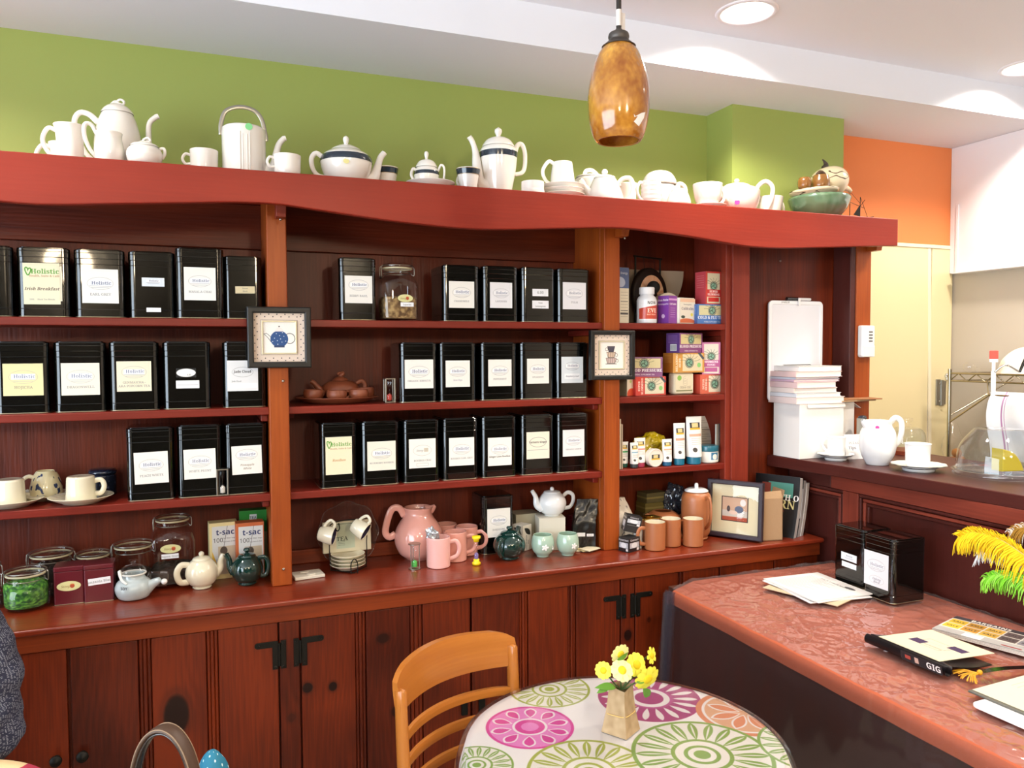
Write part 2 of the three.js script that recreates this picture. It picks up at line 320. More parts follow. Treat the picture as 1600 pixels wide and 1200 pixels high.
// ---------------------------------------------------------------- worktop and knotty-pine cupboards
const worktop = thing('worktop', 'long varnished reddish-brown wooden counter board below the shelves', 'counter');
part(worktop, 'board', board(-2.6, CT - 0.02, -0.419, 2.265, CT, 0, 'x', 0.008), M.counter);
const BF = -0.03;
const knots = [[-0.105, 0.526, 0.035, 0.062, 1], [0.503, 0.668, 0.022, 0.016, 0.75], [0.267, 0.546, 0.016, 0.016, 1], [0.344, 0.538, 0.013, 0.015, 1], [0.541, 0.424, 0.014, 0.018, 0.8], [1.392, 0.555, 0.016, 0.02, 1], [0.218, 0.461, 0.012, 0.014, 0.4], [1.48, 0.6, 0.008, 0.01, 0.5], [-0.3, 0.3, 0.02, 0.02, 0.8], [1.66, 0.4, 0.02, 0.02, 0.8], [0.9, 0.3, 0.018, 0.02, 0.8]];
const JX = [-2.6, -2.2, -1.75, -1.4, -1.0, -0.68, -0.376, -0.2, -0.168, -0.019, 0.012, 0.185, 0.247, 0.417, 0.449, 0.593, 0.633, 0.799, 0.973, 1.004, 1.156, 1.186, 1.364, 1.421, 1.605, 1.627, 1.787, 1.819, 2.04, 2.26];
const pineTex = dataTex(2048, 512, (u, v) => {
  const X = -0.72 + u * 3.0, Y = v * 0.8; let px = JX.findIndex((j) => j > X); const s = px * 3.7;
  let dx = X, dy = Y, k = 0;
  for (const [kx, ky, rx, ry, d] of knots) {
    const a = (X - kx) / rx, b = (Y - ky) / ry, q = Math.hypot(a, b);
    dx += (a / (q + 0.3)) * rx * 1.6 * Math.exp(-q * 0.45) * -1;
    k = Math.max(k, d * Math.max(0, Math.min(1, (1.15 - q) * 3)) , d * 0.22 * Math.exp(-((q - 1.15) ** 2) * 14));
  }
  const grain = Math.sin(dx * 300 + noise3.noise(X * 14, Y * 2.2, s) * 12 + noise3.noise(X * 5, Y * 1.3, s + 5) * 16) * 0.5 + 0.5;
  const fine = noise3.noise(X * 260, Y * 9, s), blot = noise3.noise(X * 6, Y * 3, s + 9), plank = noise3.noise(px * 1.7, 0.5, 3);
  let c = mixc([118, 42, 12], [64, 17, 4], Math.max(0, Math.min(1, 0.42 + 0.16 * (grain - 0.5) + fine * 0.28 + blot * 0.5 + plank * 0.55)));
  return mixc(c, [30, 8, 4], Math.min(1, k));
});
M.pine = new THREE.MeshPhysicalMaterial({ map: pineTex, roughness: 0.42, specularIntensity: 0.5, bumpMap: woodBump, bumpScale: 0.0003, clearcoat: 0.14, clearcoatRoughness: 0.3 });
function pine(x0, y0, x1, y1, z0 = BF - 0.02, z1 = BF, r = 0.003) {
  let g = new RoundedBoxGeometry(x1 - x0, y1 - y0, z1 - z0, 1, r); g = g.index ? g.toNonIndexed() : g; g.translate((x0 + x1) / 2, (y0 + y1) / 2, (z0 + z1) / 2);
  const p = g.attributes.position, uv = g.attributes.uv; for (let i = 0; i < p.count; i++) uv.setXY(i, (p.getX(i) + 0.72) / 3, p.getY(i) / 0.8);
  return g;
}
const base = thing('base_cupboards', 'row of knotty pine cupboards with black iron hinges under the counter', 'cabinet');
part(base, 'apron', board(-2.6, 0.765, -0.05, 2.26, CT - 0.021, -0.02, 'x'), M.apron);
part(base, 'carcass', board(-2.6, 0, -0.419, 2.26, 0.763, -0.054, 'y'), M.back);
part(base, 'plinth', board(-2.6, 0.0, -0.06, 2.26, 0.08, -0.04, 'x'), M.bar);
{
  const Y0 = 0.085, Y1 = 0.762, e = 0.0015;
  const moulded = (parent, x0, x1) => { for (let i = 0; i < 3; i++) { const w = (x1 - x0) / 3; part(parent, 'bead', pine(x0 + i * w, Y0, x0 + (i + 1) * w, Y1, BF - 0.018, BF - (i === 1 ? 0.001 : 0.005), 0.004), M.pine); } };
  const door = (planks, beads) => { const d = new THREE.Group(); d.name = 'door'; base.add(d); for (const [a, b] of planks) part(d, 'plank', pine(a + e, Y0, b - e, Y1), M.pine); for (const [a, b] of beads) moulded(d, a, b); return d; };
  const d0 = door([[-2.6, -2.2], [-2.2, -1.75], [-1.75, -1.4], [-1.4, -1.0], [-1.0, -0.68], [-0.68, -0.379]], []);
  const d1 = door([[-0.373, -0.2], [-0.168, -0.019], [0.012, 0.184]], [[-0.2, -0.168], [-0.019, 0.012]]);
  part(base, 'stile', pine(0.187, Y0, 0.246, Y1), M.pine);
  const d2 = door([[0.249, 0.417], [0.449, 0.593], [0.633, 0.797]], [[0.417, 0.449], [0.593, 0.633]]);
  const d3 = door([[0.801, 0.973], [1.004, 1.156], [1.186, 1.362]], [[0.973, 1.004], [1.156, 1.186]]);
  part(base, 'stile', pine(1.366, Y0, 1.420, Y1), M.pine);
  const d4 = door([[1.423, 1.605], [1.627, 1.786]], [[1.605, 1.627]]);
  const d5 = door([[1.789, 2.04], [2.043, 2.258]], []);
  // black iron hinges: a plate on the stile, an L-shaped plate on the door, a knuckle between them
  const L = new THREE.Shape(); L.moveTo(0.004, -0.045); L.lineTo(0.02, -0.045); L.lineTo(0.02, 0.024); L.lineTo(0.062, 0.024); L.absarc(0.062, 0.033, 0.009, -Math.PI / 2, Math.PI / 2); L.lineTo(0.004, 0.042); L.closePath();
  const P = new THREE.Shape(); P.moveTo(-0.004, -0.045); P.lineTo(-0.02, -0.045); P.lineTo(-0.02, 0.042); P.lineTo(-0.004, 0.042); P.closePath();
  const hg = (long) => join([extrude(long ? L : rev(P), 0.003, 0.0008), extrude(P, 0.003, 0.0008), new THREE.CylinderGeometry(0.0045, 0.0045, 0.07, 10).translate(0, 0, 0.003), ...[[0.012, -0.037], [-0.012, -0.037], [-0.012, 0.033], [long ? 0.06 : 0.012, 0.033]].map(([x, y]) => new THREE.SphereGeometry(0.0035, 8, 6).translate(x, y, 0.004))]);
  function rev(s) { const q = new THREE.Shape(); q.moveTo(0.004, -0.045); q.lineTo(0.004, 0.042); q.lineTo(0.02, 0.042); q.lineTo(0.02, -0.045); q.closePath(); return q; }
  const put = (parent, x, y, side, long) => { const m = part(parent, 'hinge', hg(long), M.iron); m.position.set(x, y, BF + 0.001); if (side < 0) m.rotation.set(0, 0, 0), m.scale.x = -1; return m; };
  const hingeAt = (parent, x, side, y = 0.665, long = true) => put(parent, x, y, side, long);
  hingeAt(d1, 0.186, -1); hingeAt(d2, 0.248, 1); hingeAt(d3, 1.364, -1); hingeAt(d4, 1.422, 1);
  for (const [d, x, s] of [[d1, 0.186, -1], [d2, 0.248, 1], [d3, 1.364, -1], [d4, 1.422, 1]]) hingeAt(d, x, s, 0.2);
  for (const [d, x] of [[d2, 0.772], [d3, 0.833]]) { const k = part(d, 'catch', [rbox(0.022, 0.075, 0.012, 0.003).translate(x, 0.375, BF + 0.006), mv(new THREE.SphereGeometry(0.008, 10, 8), x, 0.43, BF + 0.012)], M.iron); }
  for (const x of [-0.37, -0.39]) part(x > -0.375 ? d1 : d0, 'knob', lath([[0, 0.03], [0.014, 0.026], [0.016, 0.018], [0.008, 0.006], [0.009, 0]], 16).rotateX(Math.PI / 2).translate(x + (x > -0.375 ? 0.025 : -0.02), 0.46, BF), M.iron);
}
// ---------------------------------------------------------------- tea tins
function roundRect(w, d, r) { const s = rectShape(w, d, r), g = s; return g; }
function slab(w, d, h, r, bevel = 0.0012) { return extrude(roundRect(w, d, r), h - 2 * bevel, bevel, 6).translate(0, -d / 2, bevel).rotateX(-Math.PI / 2); }
const tinParts = new Map();
function tinGeo(w, h, d) {
  const k = [w, h, d].join();
  if (!tinParts.has(k)) {
    const r = 0.018, bead = (y, e, hh) => slab(w + e, d + e, hh, r + e / 2).translate(0, y, 0);
    tinParts.set(k, {
      body: join([slab(w, d, h - 0.03, r, 0.001).translate(0, 0.002, 0), bead(0.022, 0.0016, 0.003), bead(h - 0.046, 0.0016, 0.003)]),
      rim: bead(0, 0.0014, 0.003),
      lid: join([slab(w + 0.002, d + 0.002, 0.027, r + 0.001, 0.002).translate(0, h - 0.029, 0), bead(h - 0.013, 0.0036, 0.003), slab(w - 0.012, d - 0.012, 0.004, r - 0.004, 0.0015).translate(0, h - 0.003, 0)]),
    });
  }
  return tinParts.get(k);
}
function tin(at, [w, h, d], label, papers, { turn = 0, group = 'black tea tins on the shelves' } = {}) {
  const t = thing('tea_tin', label, 'tin', at, turn, group), g = tinGeo(w, h, d);
  part(t, 'body', g.body, M.tin); part(t, 'lid', g.lid, M.tin); part(t, 'base_rim', g.rim, M.tinEdge);
  papers.forEach(([pw, ph, px, py, draw, tilt = 0], i) => part(t, 'paper_label', rot(print(pw, ph, draw).translate(0, -ph / 2, 0), 0, 0, tilt).translate(px, py + ph / 2, d / 2 + 0.0009 + i * 0.0006), M.print));
  return t;
}
const CR = '#ece6d2', WH = '#f1efe8';
function logoSmall(c, W, y, s = 1, oval = true) {
  c.strokeStyle = '#8a8a90'; c.lineWidth = 1; if (oval) { c.beginPath(); c.ellipse(W / 2, y, W * 0.36 * s, W * 0.19 * s, 0, 0, Math.PI * 2); c.stroke(); }
  c.fillStyle = '#fbfbfb'; c.fillRect(W * 0.2, y - W * 0.09 * s, W * 0.6, W * 0.16 * s);
  txt(c, 'Holistic', W * 0.53, y - W * 0.02 * s, W * 0.14 * s, '#68708c', 'serif', 'bold'); txt(c, '♥', W * 0.27, y - W * 0.02 * s, W * 0.12 * s, '#6a8a60', 'sans-serif');
  for (let i = 0; i < 2; i++) { c.fillStyle = '#9a9aa4'; c.fillRect(W * (0.2 + i * 0.06), y + W * (0.075 + i * 0.05) * s, W * (0.6 - i * 0.12), 1.4); }
}
const lab = (name, { bg = WH, col = '#5c5c64', font = 'serif', style = '', size = 0.105, name2, logoY = 0.42, nameY = 0.74, oval = true } = {}) => (c, W, H) => {
  c.fillStyle = bg; c.fillRect(0, 0, W, H); logoSmall(c, W, H * logoY, 1, oval);
  txt(c, name, W / 2, H * nameY, W * size, col, font, style); if (name2) txt(c, name2, W / 2, H * (nameY + 0.12), W * size, col, font, style);
};
const bigLogo = (name, col, extra) => (c, W, H) => {
  c.fillStyle = '#ece4c4'; c.fillRect(0, 0, W, H);
  c.strokeStyle = '#5a9a3a'; c.lineWidth = W * 0.035; c.beginPath(); c.moveTo(W * 0.13, H * 0.3); c.bezierCurveTo(-W * 0.02, H * 0.1, W * 0.12, H * 0.06, W * 0.14, H * 0.16); c.bezierCurveTo(W * 0.18, H * 0.08, W * 0.3, H * 0.14, W * 0.14, H * 0.3); c.stroke();
  txt(c, 'Holistic', W * 0.6, H * 0.2, W * 0.2, '#5a9a3a', 'serif', 'bold'); txt(c, 'Health, Suite & Café', W * 0.58, H * 0.31, W * 0.088, '#9a6a40', 'serif');
  txt(c, name, W / 2, H * 0.62, W * 0.125, col, 'serif', 'bold italic'); if (extra) txt(c, '2006  -  Black Tea Blends', W / 2, H * 0.88, W * 0.06, '#777');
};
const sticker = (lines, bg = '#eef0f4') => (c, W, H) => { c.fillStyle = bg; c.fillRect(0, 0, W, H); lines.forEach((s, i) => txt(c, s, W / 2, H * ((i + 0.7) / (lines.length + 0.4)), H * 0.5 / lines.length, '#555')); };
const ovalSticker = (draw) => (c, W, H) => { c.fillStyle = '#0a0a0a'; c.fillRect(0, 0, W, H); c.fillStyle = '#eeeeea'; c.beginPath(); c.ellipse(W / 2, H / 2, W * 0.49, H * 0.47, 0, 0, 7); c.fill(); draw(c, W, H); };
const zT = -0.19, dT = 0.16, D3 = (w, h) => [w, h, dT];
const put = (X, Y, w, h, label, papers, zf = zT) => tin([X, Y + 0.0004, zf - dT / 2], D3(w, h), label, papers);
const one = (draw, pw = 0.092, ph = 0.094, px = 0.002, py = 0.05, tilt = 0) => [[pw, ph, px, py, draw, tilt]];
const where = { L1: 'upper left shelf', L2: 'middle left shelf', L3: 'lower left shelf', M1: 'upper centre shelf', M2: 'middle centre shelf', M3: 'lower centre shelf' };
// left bay
put(-0.579, S1, 0.132, 0.2, 'black tea tin cut off by the left edge on the top shelf', []);
put(-0.436, S1, 0.132, 0.2, 'black tea tin with green lettering labelled Irish Breakfast on the ' + where.L1, [[0.092, 0.118, -0.004, 0.036, bigLogo('Irish Breakfast', '#4a3a30', true), 0.01], [0.09, 0.1, 0.002, 0.046, (c, W, H) => { c.fillStyle = '#e6dfc4'; c.fillRect(0, 0, W, H); }]].map((p, i) => p).reverse());
put(-0.292, S1, 0.132, 0.2, 'black tea tin labelled Earl Grey on the ' + where.L1, one(lab('EARL GREY'), 0.096, 0.1, 0.002, 0.042));
put(-0.152, S1, 0.126, 0.2, 'black tea tin with two small white stickers on the ' + where.L1, [[0.062, 0.026, 0.004, 0.095, (c, W, H) => { c.fillStyle = '#dfe6ee'; c.fillRect(0, 0, W, H); logoSmall(c, W, H * 0.4, 0.8, false); }], [0.04, 0.013, 0.004, 0.018, sticker(['··· ··'])]]);
put(-0.017, S1, 0.136, 0.214, 'taller black tea tin labelled Masala Chai on the ' + where.L1, one(lab('MASALA CHAI'), 0.09, 0.1, 0.0, 0.055), -0.175);
put(0.108, S1, 0.112, 0.196, 'black tea tin with one small tan sticker on the ' + where.L1, [[0.058, 0.022, 0.006, 0.08, sticker(['Assam', 'Black'], '#d8c9a2'), 0.02]]);
put(-0.497, S2, 0.134, 0.207, 'black tea tin with yellowed label Hojicha, leftmost on the ' + where.L2, one(lab('HOJICHA', { bg: '#ddd2a0' }), 0.1, 0.092, 0.004, 0.052));
put(-0.350, S2, 0.134, 0.207, 'black tea tin labelled Dragonwell on the ' + where.L2, one(lab('DRAGONWELL', { bg: '#e8e2d0', size: 0.1 }), 0.1, 0.094, 0.002, 0.05));
put(-0.206, S2, 0.134, 0.207, 'black tea tin labelled Genmaicha popcorn tea on the ' + where.L2, one(lab('GENMAICHA -', { bg: '#e8e0c6', name2: 'AKA POPCORN TEA', size: 0.098, logoY: 0.36, nameY: 0.7 }), 0.094, 0.09, 0.0, 0.058));
put(-0.060, S2, 0.134, 0.207, 'black tea tin with oval sticker above small rectangle on the ' + where.L2, [[0.056, 0.027, -0.002, 0.098, ovalSticker((c, W, H) => txt(c, '6.00', W * 0.65, H * 0.72, H * 0.2, '#444'))], [0.066, 0.024, 0.002, 0.064, sticker(['—————'])]]);
put(0.108, S2, 0.128, 0.207, 'black tea tin labelled Jade Cloud half behind the blue teapot picture', one((c, W, H) => { c.fillStyle = '#e4e6e8'; c.fillRect(0, 0, W, H); c.strokeStyle = '#777'; c.beginPath(); c.ellipse(W / 2, H * 0.38, W * 0.34, H * 0.16, 0, 0, 7); c.stroke(); txt(c, 'Jade Cloud', W / 2, H * 0.37, W * 0.11, '#222', 'sans-serif', 'bold'); c.fillStyle = '#f6f6f8'; c.fillRect(W * 0.04, H * 0.74, W * 0.92, H * 0.16); txt(c, 'Jade Cloud', W * 0.3, H * 0.68, W * 0.06); }, 0.092, 0.096, -0.006, 0.052));
put(-0.167, S3, 0.132, 0.222, 'black tea tin labelled Peach White on the ' + where.L3, one(lab('PEACH WHITE', { size: 0.1 }), 0.094, 0.096, 0.002, 0.052, 0.02));
put(-0.028, S3, 0.128, 0.224, 'black tea tin labelled White Peony on the ' + where.L3, one(lab('WHITE PEONY', { size: 0.1 }), 0.092, 0.092, 0, 0.058, 0.015));
put(0.108, S3, 0.126, 0.224, 'black tea tin with handwritten Pineapple White label beside the left post', one(lab('Pineapple', { name2: 'White', col: '#6a5a4a', font: 'sans-serif', style: 'italic', logoY: 0.32, nameY: 0.68 }), 0.09, 0.09, 0.002, 0.064, 0.02));
// centre bay
put(0.467, S1, 0.122, 0.205, 'black tea tin labelled Berry Basil standing alone left of the glass jar', one(lab('BERRY BASIL', { logoY: 0.34 }), 0.09, 0.09, 0.002, 0.056));
put(0.825, S1, 0.134, 0.194, 'black tea tin labelled Chamomile on the ' + where.M1, one(lab('CHAMOMILE', { size: 0.095 }), 0.092, 0.092, 0.0, 0.046));
put(0.971, S1, 0.134, 0.196, 'black tea tin labelled Lavender on the ' + where.M1, one(lab('LAVENDER', { size: 0.095, bg: '#e9e9ec' }), 0.084, 0.09, 0.0, 0.048));
put(1.116, S1, 0.132, 0.196, 'black tea tin with two stacked small stickers on the ' + where.M1, [[0.062, 0.026, 0.006, 0.093, sticker(['6.00'])], [0.064, 0.028, 0.006, 0.049, sticker(['Tulsi', 'Lemongrass'])]]);
put(1.258, S1, 0.132, 0.196, 'black tea tin labelled Tulsi beside the second post on the ' + where.M1, one(lab('TULSI', { bg: '#e6e6ea' }), 0.094, 0.098, 0.0, 0.048));
put(0.671, S2, 0.13, 0.204, 'black tea tin labelled Organic Hibiscus on the ' + where.M2, one(lab('ORGANIC HIBISCUS', { size: 0.085 }), 0.1, 0.098, 0.0, 0.048));
put(0.811, S2, 0.134, 0.204, 'black tea tin labelled Rose Hips on the ' + where.M2, one(lab('Rose Hips', { size: 0.08, col: '#8a8aa0' }), 0.088, 0.092, -0.002, 0.05));
put(0.963, S2, 0.136, 0.204, 'black tea tin labelled Peppermint on the ' + where.M2, one(lab('PEPPERMINT', { size: 0.09 }), 0.088, 0.094, 0.002, 0.05));
put(1.110, S2, 0.132, 0.204, 'black tea tin labelled Spearmint on the ' + where.M2, one(lab('SPEARMINT', { size: 0.09 }), 0.086, 0.09, 0.002, 0.056));
put(1.253, S2, 0.134, 0.204, 'black tea tin with a pale blue handwritten label beside the cup-stack picture', one((c, W, H) => { c.fillStyle = '#dbe3e8'; c.fillRect(0, 0, W, H); logoSmall(c, W, H * 0.36, 0.9); c.fillStyle = '#eef2f5'; c.fillRect(W * 0.14, H * 0.64, W * 0.7, H * 0.2); txt(c, 'Raspberry Leaf', W * 0.5, H * 0.74, W * 0.09, '#556', 'sans-serif', 'italic'); }, 0.088, 0.096, -0.004, 0.056));
put(0.397, S3, 0.122, 0.215, 'black tea tin with big green lettering labelled Rooibos on the ' + where.M3, [[0.086, 0.124, 0, 0.045, bigLogo('Rooibos', '#c0905a', false)]]);
put(0.537, S3, 0.13, 0.215, 'black tea tin labelled Blueberry Rooibos on the ' + where.M3, one(lab('BLUEBERRY ROOIBOS', { size: 0.08, bg: '#eae6d8' }), 0.096, 0.098, 0.002, 0.05));
put(0.678, S3, 0.13, 0.215, 'black tea tin with teacup logo labelled Rooibos Chai on the ' + where.M3, one((c, W, H) => { c.fillStyle = WH; c.fillRect(0, 0, W, H); c.strokeStyle = '#888'; c.beginPath(); c.ellipse(W / 2, H * 0.4, W * 0.34, H * 0.18, 0, 0, 7); c.stroke(); txt(c, 'Steep', W * 0.4, H * 0.4, W * 0.1, '#777', 'serif', 'italic'); c.fillStyle = '#c8bfae'; c.fillRect(W * 0.56, H * 0.32, W * 0.16, H * 0.13); txt(c, 'ROOIBOS CHAI', W / 2, H * 0.74, W * 0.09); c.strokeRect(W * 0.28, H * 0.84, W * 0.44, H * 0.09); }, 0.094, 0.1, 0.002, 0.05));
put(0.819, S3, 0.13, 0.216, 'black tea tin labelled Rooibos Earl Grey on the ' + where.M3, one(lab('ROOIBOS EARL GREY', { size: 0.085 }), 0.092, 0.098, 0.002, 0.05));
put(0.963, S3, 0.132, 0.217, 'black tea tin labelled Ginger Lime Rooibos in bold on the ' + where.M3, one(lab('Ginger Lime Rooibos', { size: 0.09, font: 'sans-serif', style: 'bold', col: '#333', nameY: 0.68 }), 0.09, 0.1, 0.0, 0.042));
put(1.111, S3, 0.13, 0.218, 'black tea tin labelled Turmeric Ginger on the ' + where.M3, one((c, W, H) => { c.fillStyle = '#ece6d4'; c.fillRect(0, 0, W, H); c.strokeStyle = '#888'; c.lineWidth = 2; c.beginPath(); c.ellipse(W / 2, H * 0.38, W * 0.36, H * 0.18, 0, 0, 7); c.stroke(); txt(c, 'Turmeric Ginger', W / 2, H * 0.38, W * 0.1, '#222', 'sans-serif', 'bold'); c.fillStyle = '#999'; c.fillRect(W * 0.04, H * 0.66, W * 0.9, 2); }, 0.09, 0.098, 0.0, 0.058));
put(1.254, S3, 0.132, 0.218, 'black tea tin labelled Organic Lemon on the ' + where.M3, one(lab('ORGANIC LEMON', { size: 0.085, bg: '#e8e8e8' }), 0.088, 0.098, 0.0, 0.06));
// tin behind the teapots on the counter, and the pair on the plastic-covered table
tin([0.984, CT + 0.0008, -0.331], [0.124, 0.214, 0.13], 'black tea tin labelled Darjeeling on the counter behind the dark green teapot', one(lab('DARJEELING', { size: 0.09 }), 0.09, 0.105, 0.002, 0.062));
// ---------------------------------------------------------------- pots, cups and saucers
// hollow turned vessel: outer [r, y] profile from the foot to the rim, then back down inside
function hollow(outer, wall = 0.003, { smooth = true, n = 32, seg = 44, foot = true } = {}) {
  const o = smooth ? prof(outer, n) : outer.map((p) => new THREE.Vector2(...p));
  const inner = o.slice().reverse().map((p) => new THREE.Vector2(Math.max(p.x - wall, 0.0005), Math.max(p.y, outer[0][1] + wall * 1.4))).filter((p, i) => i > 0 || true);
  const rim = o[o.length - 1], lip = [new THREE.Vector2(rim.x - wall * 0.2, rim.y + wall * 0.35), new THREE.Vector2(rim.x - wall * 0.8, rim.y + wall * 0.35)];
  const f = foot ? [new THREE.Vector2(0.0005, outer[0][1] + 0.002), new THREE.Vector2(o[0].x * 0.86, outer[0][1] + 0.002), new THREE.Vector2(o[0].x * 0.9, outer[0][1])] : [new THREE.Vector2(0.0005, outer[0][1])];
  return lath([...f, ...o, ...lip, ...inner, new THREE.Vector2(0.0005, outer[0][1] + wall * 1.4)], seg);
}
const solid = (pts, { n = 28, seg = 40, smooth = true } = {}) => lath(smooth ? prof(pts, n) : pts, seg);
// ear-shaped handle on the -x side between two points of the wall
const ear = (rTop, yTop, rLow, yLow, out, rad = 0.005, flat = [1.25, 0.85], lift = 0.004) => sweep([[-rTop + 0.004, yTop, 0], [-rTop - out * 0.55, yTop + lift, 0], [-Math.max(rTop, rLow) - out, (yTop * 0.62 + yLow * 0.38), 0], [-rLow - out * 0.62, yLow + (yTop - yLow) * 0.18, 0], [-rLow + 0.004, yLow, 0]], rad, { flat });
const ball = (r, x = 0, y = 0, z = 0) => new THREE.SphereGeometry(r, 20, 14).translate(x, y, z);
function cup(name, label, category, at, turn, { outer, wall = 0.003, handle, mat = M.china, smooth = true, group, band, bandMat = M.navyBand }) {
  const t = thing(name, label, category, at, turn, group);
  part(t, 'body', hollow(outer, wall, { smooth }), mat);
  if (handle) part(t, 'handle', handle, mat);
  if (band) { part(t, 'blue_band', lath(band.map(([r, y]) => [r + 0.0006, y]), 44), bandMat, 'dark blue band'); part(t, 'gold_line', [new THREE.TorusGeometry(band[0][0] + 0.0006, 0.0007, 6, 44).rotateX(Math.PI / 2).translate(0, band[0][1], 0), new THREE.TorusGeometry(band.at(-1)[0] + 0.0006, 0.0007, 6, 44).rotateX(Math.PI / 2).translate(0, band.at(-1)[1], 0)], M.goldLine); }
  return t;
}
function pot(name, label, category, at, turn, { outer, lid, knob, spout, spoutR, handle, handleR = 0.006, handleFlat = [1.3, 0.8], mat = M.china, wall = 0.0035, group, smooth = true, lidMat, spoutFlat = [1, 1] }) {
  const t = thing(name, label, category, at, turn, group);
  part(t, 'body', hollow(outer, wall, { smooth }), mat);
  if (spout) part(t, 'spout', sweep(spout, spoutR, { flat: spoutFlat, cap: false, rs: 16, n: 30 }), mat);
  if (handle) part(t, 'handle', sweep(handle, handleR, { flat: handleFlat, n: 36 }), mat);
  if (lid) { const l = part(t, 'lid', solid(lid), lidMat || mat); if (knob) part(l, 'knob', knob, lidMat || mat); }
  return t;
}
const saucerPts = (r, h = 0.018) => [[0.0005, 0.004], [r * 0.5, 0.004], [r * 0.52, 0], [r * 0.58, 0], [r * 0.6, 0.003], [r * 0.8, h * 0.5], [r, h], [r * 1.005, h + 0.0015], [r * 0.985, h + 0.002], [r * 0.78, h * 0.5 + 0.003], [r * 0.55, 0.0065], [0.0005, 0.0065]];
const saucerGeo = (r, h) => lath(saucerPts(r, h), 48);
function saucer(label, at, r, mat = M.china, h = 0.018, group) { const t = thing('saucer', label, 'saucer', at, 0, group); part(t, 'plate', saucerGeo(r, h), mat); return t; }
const pos = (geo, x, y, z) => geo.translate(x, y, z);
const YT = TOP - 0.0035;                       // top face of the cornice shelf board

// --- far left: white mug with a second one behind it, tall pot, creamer and sugar bowl
const tallMug = [[0.031, 0], [0.034, 0.004], [0.0345, 0.03], [0.0345, 0.07], [0.037, 0.098], [0.041, 0.112]];
cup('mug', 'tall flared white mug in front at the far left of the cornice shelf', 'mug', [-0.349, YT, -0.12], 0.15, { outer: tallMug, handle: ear(0.036, 0.095, 0.034, 0.018, 0.03, 0.0048) });
cup('mug', 'white mug half hidden behind the leftmost mug, only its handle showing', 'mug', [-0.392, YT, -0.305], 0.1, { outer: tallMug.map(([r, y]) => [r, y * 0.92]), handle: ear(0.036, 0.09, 0.034, 0.01, 0.036, 0.005) });
pot('coffee_pot', 'tall egg-shaped white pot with loop knob and swan spout, leftmost pot on the cornice', 'teapot', [-0.236, YT, -0.22], 0, {
  outer: [[0.043, 0], [0.052, 0.012], [0.0625, 0.05], [0.065, 0.09], [0.060, 0.13], [0.051, 0.165], [0.043, 0.184]],
  lid: [[0.0445, 0.185], [0.043, 0.19], [0.036, 0.2], [0.024, 0.209], [0.012, 0.213], [0.0005, 0.214]], knob: sweep([[-0.008, 0.209, 0], [-0.002, 0.219, 0], [0.008, 0.228, 0], [0.018, 0.224, 0], [0.016, 0.214, 0], [0.006, 0.216, 0], [-0.004, 0.222, 0], [-0.014, 0.214, 0], [-0.02, 0.206, 0]], 0.0036, { n: 40 }),
  spout: [[0.05, 0.04, 0], [0.083, 0.06, 0], [0.083, 0.12, 0], [0.086, 0.165, 0], [0.104, 0.186, 0], [0.112, 0.19, 0]], spoutR: [0.02, 0.014, 0.0095, 0.008, 0.0075, 0.008],
  handle: [[-0.052, 0.155, 0], [-0.075, 0.176, 0], [-0.1, 0.178, 0], [-0.114, 0.15, 0], [-0.104, 0.1, 0], [-0.085, 0.06, 0], [-0.058, 0.035, 0]], handleR: [0.007, 0.0062, 0.0058, 0.0058, 0.005, 0.005] });
cup('creamer', 'white cream jug with a high arched handle in front of the tall egg-shaped pot', 'creamer', [-0.249, YT, -0.1], 0.35, { outer: [[0.026, 0], [0.034, 0.012], [0.039, 0.04], [0.0375, 0.062], [0.034, 0.082], [0.036, 0.096]], handle: sweep([[-0.03, 0.088, 0], [-0.044, 0.112, 0], [-0.06, 0.11, 0], [-0.062, 0.08, 0], [-0.05, 0.045, 0], [-0.03, 0.02, 0]], [0.006, 0.006, 0.0055, 0.005]) });
pot('sugar_bowl', 'low white sugar bowl with a looped lid right of the cream jug', 'sugar bowl', [-0.156, YT, -0.075], 0, { outer: [[0.026, 0], [0.041, 0.012], [0.0475, 0.032], [0.0455, 0.048], [0.038, 0.058]], lid: [[0.039, 0.059], [0.034, 0.065], [0.02, 0.071], [0.0005, 0.074]], knob: sweep([[-0.006, 0.072, 0], [0.0, 0.082, 0], [0.01, 0.086, 0], [0.016, 0.08, 0], [0.01, 0.075, 0], [-0.008, 0.074, 0], [-0.018, 0.069, 0]], 0.003, { n: 30 }), handle: [[0.034, 0.054, 0], [0.05, 0.058, 0.004], [0.053, 0.044, 0.004], [0.046, 0.03, 0]], handleR: 0.0035 });

